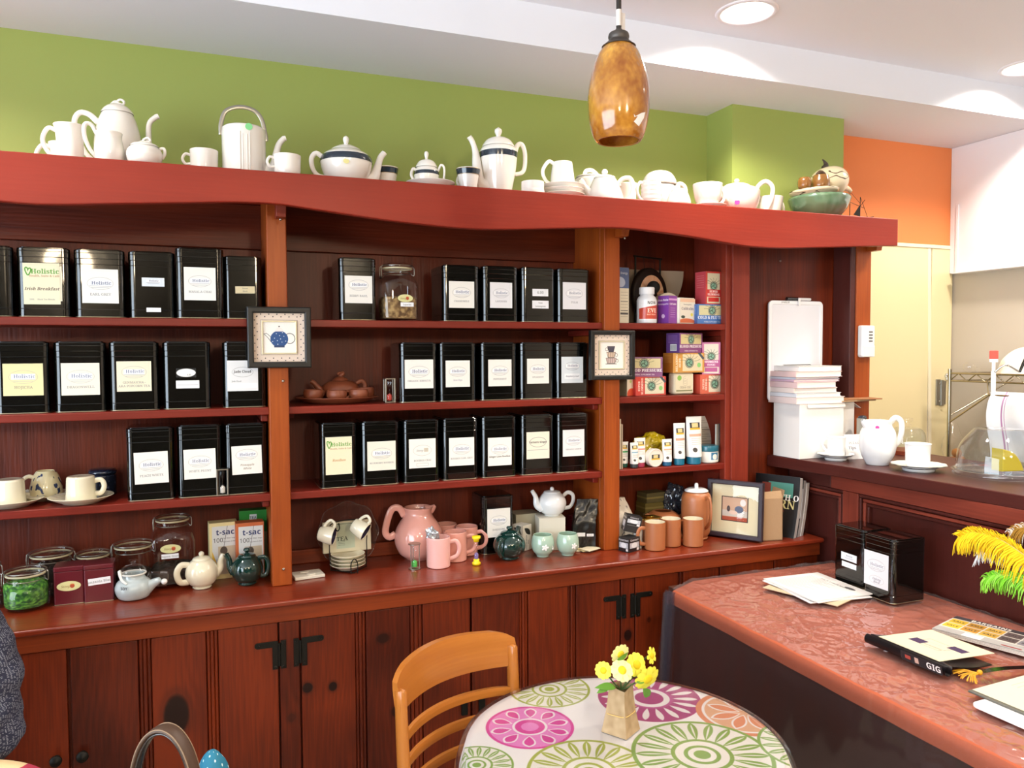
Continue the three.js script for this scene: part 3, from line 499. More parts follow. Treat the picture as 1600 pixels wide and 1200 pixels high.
// --- lidless cylinder pot with steel bail handle, a low cup on each side
const lowCup = [[0.028, 0], [0.034, 0.004], [0.0385, 0.018], [0.0395, 0.04], [0.0405, 0.066]];
const ringEar = () => sweep([[-0.037, 0.055, 0], [-0.052, 0.057, 0], [-0.06, 0.042, 0], [-0.052, 0.028, 0], [-0.038, 0.03, 0]], 0.0042);
cup('cup', 'low white cup with a ring handle left of the steel-handled pot', 'cup', [0.002, YT + 0.0075, -0.14], 0.1, { outer: lowCup.map(([r, y]) => [r, y * 1.08]), handle: ringEar() });
saucer('white saucer under the low cup left of the steel-handled pot', [0.0, YT, -0.145], 0.05, M.china, 0.014);
{
  const t = pot('teapot', 'straight-sided white teapot with a brushed steel bail handle and green sticker', 'teapot', [0.117, YT, -0.155], 0, {
    outer: [[0.060, 0], [0.0635, 0.004], [0.0645, 0.03], [0.0645, 0.14], [0.0635, 0.156], [0.058, 0.16]], smooth: false, lid: [[0.058, 0.158], [0.05, 0.161], [0.02, 0.163], [0.0005, 0.1635]],
    spout: [[0.055, 0.03, 0], [0.085, 0.045, 0], [0.094, 0.085, 0], [0.103, 0.12, 0], [0.118, 0.14, 0], [0.124, 0.142, 0]], spoutR: [0.026, 0.02, 0.013, 0.0105, 0.009, 0.0085] });
  part(t, 'bail_handle', sweep([[-0.0655, 0.135, 0], [-0.0645, 0.17, 0], [-0.05, 0.208, 0], [-0.01, 0.224, 0], [0.03, 0.218, 0], [0.052, 0.195, 0], [0.062, 0.155, 0], [0.066, 0.128, 0]], 0.0052, { flat: [1.25, 0.35], n: 44 }), M.steel, 'brushed steel handle');
  part(t, 'embossed_panel', [-0.014, -0.006, 0.006, 0.014].map((x) => rod([x, 0.0, 0.0645], [x, Math.abs(x) > 0.01 ? 0.135 : 0.128, 0.0645], 0.0012)), M.china);
  part(t, 'sticker', new THREE.CircleGeometry(0.0105, 24).translate(0.012, 0.15, 0.0642), std('#7fd08a', 0.6), 'round green sticker');
}
cup('cup', 'low white cup with its handle to the left, right of the steel-handled pot', 'cup', [0.236, YT, -0.066], 0.2, { outer: lowCup, handle: ringEar() });

// --- white china with a navy and gold band
pot('teapot', 'squat white teapot with a navy and gold band and yellow sticker', 'teapot', [0.424, YT, -0.13], 0, {
  outer: [[0.04, 0], [0.052, 0.006], [0.068, 0.03], [0.078, 0.055], [0.0815, 0.078], [0.079, 0.088], [0.07, 0.1], [0.05, 0.112], [0.046, 0.113]], wall: 0.003,
  lid: [[0.048, 0.1135], [0.044, 0.118], [0.03, 0.126], [0.014, 0.132], [0.0005, 0.1335]], knob: lath(prof([[0.005, 0.131], [0.0065, 0.136], [0.0095, 0.146], [0.0085, 0.155], [0.0005, 0.161]], 16), 20),
  spout: [[0.055, 0.02, 0], [0.086, 0.034, 0], [0.1, 0.07, 0], [0.11, 0.1, 0], [0.123, 0.118, 0]], spoutR: [0.024, 0.019, 0.0135, 0.0105, 0.0095], handle: [[-0.074, 0.088, 0], [-0.094, 0.098, 0], [-0.108, 0.08, 0], [-0.105, 0.05, 0], [-0.09, 0.03, 0], [-0.064, 0.024, 0]], handleR: [0.006, 0.006, 0.0055, 0.005] });
{ const t = scene.children.at(-1); part(t, 'blue_band', lath([[0.0823, 0.074], [0.0825, 0.08], [0.080, 0.0885], [0.0765, 0.094]], 44), M.navyBand, 'navy band'); part(t, 'sticker', new THREE.CircleGeometry(0.009, 20).rotateX(-0.3).translate(-0.014, 0.062, 0.0815), std('#ece49a', 0.6), 'round yellow sticker'); }
const bandCup = [[0.024, 0], [0.027, 0.006], [0.031, 0.03], [0.035, 0.055], [0.0405, 0.08]], bc = { outer: bandCup, band: [[0.0362, 0.06], [0.038, 0.068], [0.0402, 0.078]] };
cup('cup', 'navy-banded white cup peeping from behind the squat teapot spout', 'cup', [0.563, YT, -0.18], -2.2, { ...bc, handle: ear(0.034, 0.064, 0.028, 0.022, 0.026, 0.004) });
saucer('white plate carrying the navy-banded sugar bowl', [0.7, YT, -0.13], 0.082, M.china, 0.03);
{
  const t = pot('sugar_bowl', 'small navy-banded white sugar bowl with lid and two ear handles', 'sugar bowl', [0.69, YT + 0.0095, -0.14], 0, { outer: [[0.024, 0], [0.032, 0.01], [0.04, 0.034], [0.0415, 0.056], [0.037, 0.07], [0.034, 0.074]], lid: [[0.036, 0.0745], [0.035, 0.08], [0.026, 0.094], [0.012, 0.101], [0.0005, 0.103]], knob: lath(prof([[0.004, 0.1], [0.005, 0.108], [0.0075, 0.118], [0.006, 0.126], [0.0005, 0.13]], 14), 18) });
  part(t, 'blue_band', lath([[0.0412, 0.044], [0.0421, 0.054], [0.0408, 0.061]], 44), M.navyBand, 'navy band');
  part(t, 'handle', ear(0.038, 0.064, 0.034, 0.022, 0.014, 0.0038)); part(t, 'handle', sweep([[0.034, 0.062, 0.018], [0.043, 0.082, 0.026], [0.053, 0.07, 0.028], [0.05, 0.03, 0.024], [0.03, 0.012, 0.016]], 0.0038));
  for (const c of t.children) if (c.name === 'handle') c.material = M.china;
}
cup('cup', 'navy-banded white cup without visible handle beside the tall coffee pot', 'cup', [0.822, YT, -0.1], -1.2, { ...bc, handle: ear(0.034, 0.064, 0.028, 0.022, 0.026, 0.004) });
{
  const t = pot('coffee_pot', 'tall navy-banded white coffee pot with its spout to the left', 'teapot', [0.945, YT, -0.14], Math.PI, {
    outer: [[0.036, 0], [0.042, 0.006], [0.05, 0.045], [0.059, 0.09], [0.064, 0.13], [0.0655, 0.155], [0.058, 0.17], [0.054, 0.172]], lid: [[0.056, 0.173], [0.054, 0.18], [0.042, 0.196], [0.022, 0.206], [0.0005, 0.208]], knob: lath(prof([[0.006, 0.204], [0.008, 0.214], [0.0125, 0.224], [0.0115, 0.234], [0.0005, 0.242]], 16), 20),
    spout: [[0.04, 0.035, 0], [0.07, 0.05, 0], [0.078, 0.1, 0], [0.083, 0.15, 0], [0.095, 0.185, 0], [0.106, 0.2, 0]], spoutR: [0.024, 0.022, 0.0175, 0.014, 0.0095, 0.009], handle: [[-0.06, 0.155, 0], [-0.07, 0.185, 0], [-0.086, 0.192, 0], [-0.098, 0.165, 0], [-0.098, 0.12, 0], [-0.088, 0.095, 0], [-0.06, 0.085, 0]], handleR: [0.0065, 0.006, 0.0055] });
  part(t, 'blue_band', lath([[0.0646, 0.135], [0.0662, 0.148], [0.0662, 0.154]], 44), M.navyBand, 'navy band');
}
// --- assorted plain white pieces
cup('creamer', 'small rounded white creamer lying upside down beside the stacked saucers', 'creamer', [1.045, YT + 0.052, -0.075], 0.4, { outer: [[0.026, -0.006], [0.034, -0.016], [0.041, -0.034], [0.042, -0.05]].map(([r, y]) => [r, y]), handle: null, foot: false });
for (let i = 0; i < 3; i++) saucer(['bottom', 'middle', 'top'][i] + ' saucer of the white stack under the upturned mug', [1.178, YT + 0.0008 + i * 0.0158, -0.12], 0.078, M.china, 0.022, 'stacked white saucers');
{
  const up = [[0.047, 0], [0.046, 0.004], [0.041, 0.05], [0.035, 0.092], [0.032, 0.094]];
  const t = thing('mug', 'tapered white mug upside down on the stack of saucers', 'mug', [1.178, YT + 0.0445, -0.12], 0);
  part(t, 'body', solid([[0.045, 0.002], ...up, [0.0005, 0.095]], { smooth: false }), M.china); part(t, 'handle', ear(0.036, 0.086, 0.044, 0.012, 0.032, 0.0055, [1.2, 0.8], 0.006), M.china);
  const q = thing('creamer', 'white jug handle and shoulder showing behind the stacked saucers', 'creamer', [1.275, YT, -0.29], -2.6);
  part(q, 'body', hollow([[0.03, 0], [0.042, 0.02], [0.044, 0.06], [0.034, 0.098], [0.036, 0.112]]), M.china); part(q, 'handle', ear(0.036, 0.105, 0.042, 0.03, 0.026, 0.006), M.china);
}
pot('teapot', 'cone-shaped white teapot with a ball knob in front of two other pots', 'teapot', [1.335, YT, -0.1], 0.1, {
  outer: [[0.066, 0], [0.071, 0.004], [0.064, 0.03], [0.05, 0.066], [0.042, 0.084], [0.038, 0.087]], smooth: false, lid: [[0.04, 0.0875], [0.036, 0.094], [0.02, 0.1], [0.0005, 0.102]], knob: ball(0.0115, 0, 0.111, 0),
  handle: [[0.045, 0.066, 0.008], [0.066, 0.09, 0.016], [0.094, 0.092, 0.024], [0.106, 0.06, 0.026], [0.094, 0.022, 0.022], [0.066, 0.012, 0.016]], handleR: 0.0065, spout: [[-0.05, 0.03, -0.01], [-0.07, 0.05, -0.015], [-0.082, 0.072, -0.018], [-0.09, 0.08, -0.02]], spoutR: [0.02, 0.013, 0.009, 0.008] });
pot('teapot', 'white pot with a strap lid handle standing behind the cone-shaped teapot', 'teapot', [1.36, YT, -0.26], 0, { outer: [[0.05, 0], [0.064, 0.01], [0.068, 0.06], [0.064, 0.11], [0.054, 0.124]], lid: [[0.056, 0.125], [0.05, 0.132], [0.02, 0.137], [0.0005, 0.138]], knob: sweep([[-0.028, 0.13, 0], [-0.018, 0.15, 0], [0.006, 0.154, 0], [0.026, 0.142, 0], [0.03, 0.13, 0]], 0.005, { flat: [1.6, 0.6] }), handle: [[0.06, 0.1, 0], [0.1, 0.105, 0.01], [0.115, 0.07, 0.01], [0.095, 0.03, 0.005], [0.064, 0.024, 0]], handleR: 0.006 });
cup('mug', 'ribbed white mug with handle to the left, beside the cone-shaped teapot', 'mug', [1.49, YT, -0.21], 0.3, { outer: [[0.03, 0], [0.033, 0.004], [0.034, 0.03], [0.0335, 0.06], [0.038, 0.102]], handle: ear(0.035, 0.09, 0.033, 0.02, 0.028, 0.005) });
{
  const o = [[0.031, 0], [0.0355, 0.004]]; for (let i = 0; i <= 28; i++) o.push([0.0368 + 0.0011 * Math.sin(i * 1.12), 0.008 + i * 0.0029]); o.push([0.038, 0.092]);
  cup('mug', 'white mug with ring-ribbed sides in front of the big round pot', 'mug', [1.527, YT, -0.1], 0.1, { outer: o, smooth: false, handle: ear(0.037, 0.08, 0.036, 0.018, 0.026, 0.0048) });
}
pot('teapot', 'large round white pot with a domed lid behind the ring-ribbed mug', 'teapot', [1.636, YT, -0.22], 0, { outer: [[0.044, 0], [0.06, 0.012], [0.07, 0.05], [0.068, 0.085], [0.058, 0.108]], lid: [[0.062, 0.108], [0.066, 0.114], [0.062, 0.132], [0.046, 0.154], [0.02, 0.165], [0.0005, 0.167]], handle: [[0.062, 0.1, 0], [0.085, 0.12, 0.01], [0.108, 0.108, 0.012], [0.112, 0.075, 0.01], [0.1, 0.045, 0.005], [0.066, 0.03, 0]], handleR: 0.0065 });
pot('creamer', 'little white lidded jug at the front right of the big round pot', 'creamer', [1.619, YT, -0.06], 0, { outer: [[0.034, 0], [0.043, 0.006], [0.043, 0.02], [0.034, 0.046], [0.026, 0.056]], lid: [[0.027, 0.0562], [0.024, 0.062], [0.012, 0.067], [0.0005, 0.068]], knob: ball(0.006, 0, 0.072, 0) });
const wide = [[0.026, 0], [0.034, 0.006], [0.046, 0.03], [0.052, 0.06], [0.055, 0.086]];
const rightEar = (r, y, o) => sweep([[r - 0.004, y, 0], [r + o * 0.7, y + 0.002, 0], [r + o, y * 0.6, 0], [r + o * 0.45, y * 0.3, 0], [r * 0.7, y * 0.24, 0]], 0.0046, { flat: [1.3, 0.8] });
saucer('white saucer under the wide teacup left of the pink-dotted teapot', [1.76, YT, -0.075], 0.066, M.china, 0.014);
cup('cup', 'wide white teacup with its handle right, left of the pink-dotted teapot', 'cup', [1.752, YT + 0.0085, -0.07], 0.12, { outer: wide.map(([r, y]) => [r, y * 0.98]), handle: rightEar(0.052, 0.068, 0.03) });
{
  const t = pot('teapot', 'wide white teapot with a pink sticker and large loop handle at right', 'teapot', [1.948, YT, -0.155], 0, {
    outer: [[0.048, 0], [0.058, 0.004], [0.076, 0.03], [0.086, 0.06], [0.089, 0.088], [0.084, 0.1], [0.06, 0.112], [0.05, 0.114]], lid: [[0.052, 0.1145], [0.046, 0.12], [0.028, 0.126], [0.0005, 0.128]], knob: lath(prof([[0.005, 0.126], [0.006, 0.13], [0.0105, 0.137], [0.007, 0.144], [0.0005, 0.146]], 14), 20),
    spout: [[-0.062, 0.05, 0.02], [-0.085, 0.062, 0.03], [-0.098, 0.09, 0.034], [-0.11, 0.104, 0.036]], spoutR: [0.024, 0.018, 0.012, 0.0095], handle: [[0.082, 0.088, 0], [0.1, 0.125, 0.008], [0.13, 0.142, 0.014], [0.158, 0.12, 0.018], [0.152, 0.07, 0.016], [0.12, 0.02, 0.01], [0.074, 0.012, 0.004]], handleR: 0.007 });
  part(t, 'sticker', new THREE.CircleGeometry(0.0095, 20).rotateY(-0.62).translate(-0.048, 0.04, 0.0665), std('#d43a9a', 0.6), 'round pink sticker');
}
saucer('white saucer under the teacup right of the pink-dotted teapot', [2.14, YT, -0.185], 0.08, M.china, 0.014);
cup('cup', 'wide white teacup between the pink-dotted teapot and the green bowl', 'cup', [2.135, YT + 0.0085, -0.19], 0.12, { outer: wide.map(([r, y]) => [r, y * 0.96]), handle: rightEar(0.052, 0.066, 0.03) });

// --- green stoneware bowl, what is piled in it, and the little ship
{
  const gl = dataTex(256, 256, (u, v) => { const drip = fbm(u, v, 14, 2, 3, 71), n = fbm(u, v, 6, 6, 3, 75); let c = mixc([108, 138, 104], [70, 98, 74], 0.5 + n); c = mixc(c, [168, 196, 178], Math.max(0, drip * 1.6 - 0.1)); return mixc(c, [104, 70, 44], Math.max(0, Math.min(0.8, 3 - Math.abs(u - 0.2) * 30))); });
  M.glaze = phy('#ffffff', 0.14, { map: gl, clearcoat: 0.8, clearcoatRoughness: 0.06 });
  const t = thing('bowl', 'large glossy green stoneware bowl with drips at the right end of the cornice', 'bowl', [2.345, YT, -0.14]); t.scale.setScalar(0.84);
  part(t, 'body', hollow([[0.07, 0], [0.074, 0.006], [0.1, 0.024], [0.13, 0.06], [0.142, 0.09], [0.146, 0.104], [0.143, 0.112]], 0.006), M.glaze);
  M.sand = phy('#b39468', 0.2, { map: dataTex(128, 128, (u, v) => mixc([206, 186, 150], [150, 112, 66], 0.5 + fbm(u, v, 5, 3, 3, 81))), clearcoat: 0.6 });
  M.sandWhite = phy('#e4dcc8', 0.25, { map: dataTex(256, 256, (u, v) => { const a = fbm(u, v, 5, 4, 2, 90); return mixc([236, 230, 216], [60, 44, 34], Math.max(0, 1 - Math.abs(a) * 28) > 0.55 && fbm(u, v, 3, 3, 2, 95) > -0.02 ? 0.85 : 0); }), clearcoat: 0.5 });
  const p = thing('plate', 'patterned cream stoneware dish set on the rim of the green bowl', 'plate', [2.31, YT + 0.084, -0.13]); p.rotation.z = 0.06;
  part(p, 'body', hollow([[0.04, 0], [0.07, 0.012], [0.092, 0.026], [0.096, 0.036]], 0.004), M.sandWhite);
  for (const [x, z, r, y, l] of [[-0.048, 0.03, 0.026, 0.116, 'left'], [0.02, 0.045, 0.034, 0.116, 'right']]) { const c = thing('cup', 'small brown glazed cup piled on the green bowl, the ' + (l === 'left' ? 'smaller one at left' : 'larger one with a twig knob'), 'cup', [2.29 + x, YT + y, -0.14 + z], 0, undefined); part(c, 'body', hollow([[r * 0.7, 0], [r, 0.012], [r * 1.02, 0.034], [r * 0.85, r > 0.03 ? 0.058 : 0.046]], 0.003), M.sand); if (r > 0.03) part(c, 'twig_knob', sweep([[-0.02, 0.06, 0], [-0.005, 0.07, 0], [0.012, 0.068, 0], [0.026, 0.06, 0]], [0.006, 0.009, 0.006]), std('#4a3524', 0.7)); }
  const b = thing('teapot', 'cream stoneware ball pot with brown branch drawing tipped in the green bowl', 'teapot', [2.415, YT + 0.165, -0.16]); b.rotation.z = 0.25;
  part(b, 'body', solid([[0.0005, -0.06], [0.04, -0.054], [0.07, -0.024], [0.078, 0.008], [0.066, 0.04], [0.036, 0.062], [0.0005, 0.068]]), M.sandWhite); part(b, 'stem_knob', sweep([[-0.012, 0.064, 0], [0.0, 0.074, 0], [-0.004, 0.088, 0], [-0.012, 0.1, 0]], [0.012, 0.011, 0.006, 0.002]), std('#33281c', 0.6)); part(b, 'spout', sweep([[0.05, -0.03, 0.02], [0.076, -0.045, 0.02], [0.085, -0.055, 0.02]], [0.016, 0.012, 0.008]), M.sandWhite);
  const s = thing('model_ship', 'tiny dark metal sailing ship ornament behind the green bowl', 'ornament', [2.55, YT, -0.15], -0.1);
  part(s, 'hull', sweep([[-0.075, 0.016, 0], [-0.03, 0.01, 0], [0.02, 0.012, 0], [0.06, 0.032, 0]], [0.006, 0.015, 0.016, 0.004], { flat: [1, 0.6] }), M.iron);
  part(s, 'rigging', [rod([-0.03, 0.01, 0], [-0.03, 0.14, 0], 0.0016), rod([0.02, 0.01, 0], [0.022, 0.115, 0], 0.0016), rod([0.022, 0.115, 0], [0.06, 0.03, 0], 0.0008), rod([-0.03, 0.135, 0], [0.02, 0.09, 0], 0.0008), rod([0.055, 0.03, 0], [0.09, 0.036, 0], 0.0014), rod([-0.055, 0.1, 0], [0.04, 0.07, 0], 0.001), rod([0.0, 0.05, 0], [0.045, 0.105, 0], 0.0012)], M.iron);
  const sail = new THREE.Shape(); sail.moveTo(-0.012, 0.04); sail.lineTo(0.018, 0.08); sail.lineTo(0.02, 0.034); sail.closePath(); part(s, 'sail', extrude(sail, 0.0015), M.iron);
}
// ---------------------------------------------------------------- cups on the lower left shelf
{
  M.saucerLine = std('#55606c', 0.4);
  const upCup = (label, at, turn, mat, s = 1) => {
    const t = thing('cup', label, 'cup', at, turn, undefined);
    part(t, 'body', solid([[0.040, 0], [0.0425, 0.003], [0.0405, 0.02], [0.0385, 0.066], [0.036, 0.0715], [0.031, 0.0725], [0.029, 0.071], [0.0005, 0.071]].map(([r, y]) => [r * s, y * s]), { smooth: false }), mat);
    part(t, 'handle', sweep([[0.036, 0.056, 0], [0.056, 0.058, 0], [0.064, 0.04, 0], [0.055, 0.02, 0], [0.037, 0.018, 0]], 0.0058, { flat: [1.3, 0.8] }), mat); return t;
  };
  for (const [x, z, l] of [[-0.548, -0.25, 'at the left edge'], [-0.361, -0.235, 'with handle at right']]) {
    const s = saucer('grey-rimmed white saucer under the upturned white cup ' + l, [x, S3, z], 0.088, M.chinaCream, 0.02); part(s, 'grey_line', lath([[0.068, 0.0115], [0.0715, 0.0135]], 44), M.saucerLine, 'grey line');
    upCup('white cup standing upside down on a saucer, ' + l, [x, S3 + 0.0088, z], l.includes('right') ? -0.15 : 2.0, M.chinaCream);
  }
  saucer('thin cream saucer on edge behind the leftmost upturned cup', [-0.59, S3 + 0.056, -0.37], 0.075, M.chinaCream, 0.02); scene.children.at(-1).position.y = S3; scene.children.at(-1).rotation.x = 0; scene.children.at(-1).scale.y = 1;
  saucer('cream saucer under the blue-flowered upturned cup', [-0.468, S3, -0.338], 0.078, M.chinaCream, 0.016);
  const fl = dataTex(256, 128, (u, v) => { const a = fbm(u, v, 16, 8, 3, 120), m = Math.exp(-(((v - 0.42) * 3.2) ** 2)); return mixc([226, 214, 172], [38, 50, 92], a * 2.4 + 0.25 > 0.5 && ((u * 3) % 1) > 0.12 && ((u * 3) % 1) < 0.82 && m > 0.45 ? 0.9 : 0); });
  M.flowerCup = phy('#ffffff', 0.2, { map: fl, clearcoat: 0.5 });
  const c = thing('cup', 'cream cup with blue flowers, upside down on its saucer', 'cup', [-0.47, S3 + 0.008, -0.34], 0.4);
  part(c, 'body', solid([[0.044, 0], [0.0455, 0.004], [0.044, 0.03], [0.036, 0.062], [0.026, 0.078], [0.023, 0.08], [0.022, 0.0775], [0.0005, 0.0775]]), M.flowerCup); part(c, 'handle', ear(0.034, 0.062, 0.046, 0.01, 0.03, 0.0048), M.chinaCream);
  const speck = phy('#ffffff', 0.2, { map: dataTex(128, 128, (u, v) => mixc([28, 34, 52], [92, 104, 128], fbm(u, v, 30, 24, 2, 140) > 0.24 ? 0.7 : 0)), clearcoat: 0.6 });
  const b = thing('jar', 'dark blue speckled lidded jar behind the upturned cup', 'jar', [-0.315, S3, -0.35]); part(b, 'body', solid([[0.0005, 0], [0.034, 0], [0.0385, 0.004], [0.0395, 0.06], [0.038, 0.07], [0.0005, 0.07]], { smooth: false }), speck); part(b, 'lid', solid([[0.04, 0.071], [0.041, 0.076], [0.036, 0.084], [0.0005, 0.087]], { smooth: false }), speck);
}
// ---------------------------------------------------------------- sand timers
function timer(label, at, kind, sand, h = 0.08, w = 0.036) {
  const t = thing('sand_timer', label, 'hourglass', at, 0);
  const sandM = std(sand, 0.8), r = w * 0.26;
  if (kind === 'frame') part(t, 'frame', [rbox(w, 0.004, w, 0.001), rbox(w, 0.004, w, 0.001).translate(0, h - 0.004, 0), ...[[-1, -1], [1, -1], [-1, 1], [1, 1]].map(([a, b]) => rbox(0.0045, h, 0.0045, 0.001).translate(a * (w / 2 - 0.0025), 0, b * (w / 2 - 0.0025)))], M.steel);
  if (kind === 'round') { part(t, 'frame', [new THREE.CylinderGeometry(w / 2, w / 2, 0.003, 28).translate(0, 0.0015, 0), new THREE.CylinderGeometry(w / 2, w / 2, 0.003, 28).translate(0, h - 0.0015, 0), ...[0, 1, 2].map((i) => rod([Math.cos(i * 2.09 + 0.5) * w * 0.4, 0, Math.sin(i * 2.09 + 0.5) * w * 0.4], [Math.cos(i * 2.09 + 0.5) * w * 0.4, h, Math.sin(i * 2.09 + 0.5) * w * 0.4], 0.0018))], M.steel); }
  if (kind === 'cap') for (const s of [0, 1]) part(t, 'cap', lath([[0.0005, 0], [w * 0.5, 0], [w * 0.5, 0.008], [w * 0.34, 0.012], [w * 0.34, 0.02], [0.0005, 0.02]].map(([a, y]) => [a, s ? h - y : y]), 24), phy('#f2d81c', 0.35, { clearcoat: 0.3 }), 'yellow plastic cap');
  const y0 = kind === 'cap' ? 0.018 : 0.005, y1 = h - y0;
  part(t, 'glass_bulb', lath(prof([[0.0005, y0], [r, y0 + 0.003], [r, y0 + (h / 2 - y0) * 0.6], [0.0016, h / 2], [r, h / 2 + (y1 - h / 2) * 0.4], [r, y1 - 0.003], [0.0005, y1]], 30), 20), M.glass);
  part(t, 'sand', lath([[0.0005, y0 + 0.001], [r * 0.9, y0 + 0.003], [r * 0.9, y0 + 0.02], [0.0005, y0 + 0.026]], 18), sandM);
  return t;
}
timer('small silver sand timer with white sand on the lower left shelf', [0.036, S3, -0.2], 'frame', '#e8e4dc', 0.084, 0.036);
timer('small silver sand timer with red sand beside the clay tea set', [0.576, S2, -0.225], 'frame', '#c8483a', 0.083, 0.036);
timer('round silver sand timer with green sand in front of the pink pitcher', [0.648, CT, -0.186], 'round', '#4aa84a', 0.088, 0.042);
timer('yellow-capped sand timer in front of the pink mugs', [0.861, CT, -0.155], 'cap', '#7a6aa0', 0.101, 0.03);

// ---------------------------------------------------------------- glass jars
const ringAt = (rx, y, r, rz = rx) => { const g = new THREE.TorusGeometry(1, r / rx, 8, 48).rotateX(Math.PI / 2); return g.scale(rx, rx, rz).translate(0, y, 0); };
function clipJar(label, at, R, h, { round = true, contents, fill = 0.6, tint = M.glass, paper, turn = 0, neck = 0.7 } = {}) {
  const t = thing('glass_jar', label, 'jar', at, turn);
  const nr = R * neck, yn = h * 0.8;
  const o = round ? [[0.0005, 0.003], [R * 0.8, 0.003], [R * 0.97, h * 0.1], [R, h * 0.3], [R * 0.95, h * 0.5], [nr * 1.02, yn * 0.92], [nr, yn], [nr, yn + 0.01]] : [[0.0005, 0.003], [R * 0.9, 0.003], [R, h * 0.05], [R, h * 0.58], [R * 0.93, h * 0.68], [nr * 1.05, yn * 0.97], [nr, yn], [nr, yn + 0.012]];
  const wrap = (g) => { if (round) return g; const p = g.attributes.position; for (let i = 0; i < p.count; i++) { const x = p.getX(i), z = p.getZ(i), r = Math.hypot(x, z), y = p.getY(i); if (r < 1e-4 || y > h * 0.76) continue; const a = Math.atan2(z, x), f = 1 / Math.pow(Math.abs(Math.cos(a)) ** 5 + Math.abs(Math.sin(a)) ** 5, 0.2), k = y > h * 0.6 ? 1 - (y - h * 0.6) / (h * 0.16) : 1; p.setXYZ(i, x * (1 + (f - 1) * Math.max(0, k)), y, z * (1 + (f - 1) * Math.max(0, k))); } g.computeVertexNormals(); return g; };
  part(t, 'body', wrap(lath(round ? prof(o, 40) : o, 56)), tint);
  const l = part(t, 'lid', lath(prof([[0.0005, yn + 0.03], [nr * 0.7, yn + 0.029], [nr * 1.12, yn + 0.022], [nr * 1.14, yn + 0.012], [nr * 0.9, yn + 0.011], [0.0005, yn + 0.013]], 24), 40), M.glass);
  part(t, 'rubber_seal', ringAt(nr * 1.06, yn + 0.0095, 0.003), std('#cfc6a4', 0.6));
  part(t, 'wire_clip', [ringAt(nr * 1.15, yn + 0.018, 0.0016), ringAt(nr * 1.04, yn - 0.006, 0.0014), sweep([[nr * 1.1, yn + 0.018, 0], [nr * 1.24, yn + 0.012, 0.006], [nr * 1.24, yn - 0.012, 0.006], [nr * 1.05, yn - 0.008, 0]], 0.0014), sweep([[-nr * 1.1, yn + 0.018, 0.012], [-nr * 1.22, yn + 0.016, 0.012], [-nr * 1.24, yn - 0.02, 0.012], [-nr * 1.24, yn - 0.02, -0.012], [-nr * 1.22, yn + 0.014, -0.012], [-nr * 1.1, yn + 0.018, -0.012]], 0.0014)], M.steel);
  if (contents) {
    const [nm, lb, m] = contents, c = thing(nm, lb, 'tea', [at[0], at[1], at[2]], turn); c.userData.kind = 'stuff';
    const hf = h * fill, pr = (round ? [[0.0005, 0.006], [R * 0.76, 0.006], [R * 0.93, h * 0.1], [R * 0.955, h * 0.28], [R * 0.93, hf], [R * 0.5, hf + 0.006], [0.0005, hf + 0.004]] : [[0.0005, 0.006], [R * 0.88, 0.006], [R * 0.96, h * 0.05], [R * 0.96, hf], [R * 0.5, hf + 0.006], [0.0005, hf + 0.004]]);
    const g = wrap(lath(prof(pr.map(([r, y]) => [r * 0.95, y + 0.003]), 44), 64)), p = g.attributes.position; for (let i = 0; i < p.count; i++) { const x = p.getX(i), y = p.getY(i), z = p.getZ(i), d = 1 - 0.05 * Math.abs(noise3.noise(x * 160, y * 160, z * 160 + R)); p.setXYZ(i, x * d, y + (y > hf * 0.8 ? noise3.noise(x * 90, 1, z * 90) * 0.006 : 0), z * d); } g.computeVertexNormals();
    part(c, 'leaves', g, m);
  }
  if (paper) paper(t, R, h);
  return t;
}
const leafM = (a, b, s) => std('#ffffff', 0.8, { map: dataTex(256, 256, (u, v) => mixc(a, b, Math.max(0, Math.min(1, 0.5 + fbm(u, v, 30, 22, 2, s) * 2.2)))), bumpMap: softBump, bumpScale: 0.002 });
M.herbGreen = leafM([14, 66, 18], [98, 158, 48], 200); M.herbBrown = leafM([92, 66, 38], [176, 146, 96], 210); M.herbDark = leafM([26, 18, 12], [58, 42, 28], 220);
clipJar('squat clip-top jar full of bright green leaves at the front left', [-0.507, CT, -0.215], 0.0615, 0.115, { contents: ['tea_leaves', 'bright green dried leaves inside the squat front jar', M.herbGreen], fill: 0.62, neck: 0.76 });
clipJar('clip-top glass jar cut off by the left edge behind the green-leaf jar', [-0.64, CT, -0.26], 0.062, 0.135, { contents: ['tea_leaves', 'dark tea in the glass jar at the left edge', M.herbDark], neck: 0.86 });
clipJar('clip-top glass jar directly behind the green-leaf jar', [-0.462, CT, -0.345], 0.062, 0.14, { contents: ['tea_leaves', 'dark tea in the jar directly behind the green leaves', M.herbDark], neck: 0.84 });
clipJar('low dark clip-top jar behind the two maroon tins', [-0.349, CT, -0.36], 0.05, 0.118, { contents: ['tea_leaves', 'dark tea in the low jar behind the maroon tins', M.herbDark], neck: 0.84 });
clipJar('clip-top glass jar behind the soy bottle', [-0.232, CT, -0.338], 0.06, 0.148, { contents: ['tea_leaves', 'dark tea in the jar behind the soy bottle', M.herbDark], fill: 0.3, neck: 0.84 });
const ovalLogo = (c, W, H) => { c.fillStyle = '#d9d59a'; c.fillRect(0, 0, W, H); txt(c, 'Steep', W * 0.36, H * 0.52, H * 0.32, '#7a5a2a', 'serif', 'italic'); c.fillStyle = '#b04a2a'; c.beginPath(); c.ellipse(W * 0.64, H * 0.5, W * 0.1, H * 0.22, 0, 0, 7); c.fill(); c.fillStyle = '#d87a3a'; c.fillRect(W * 0.56, H * 0.3, W * 0.16, H * 0.08); };
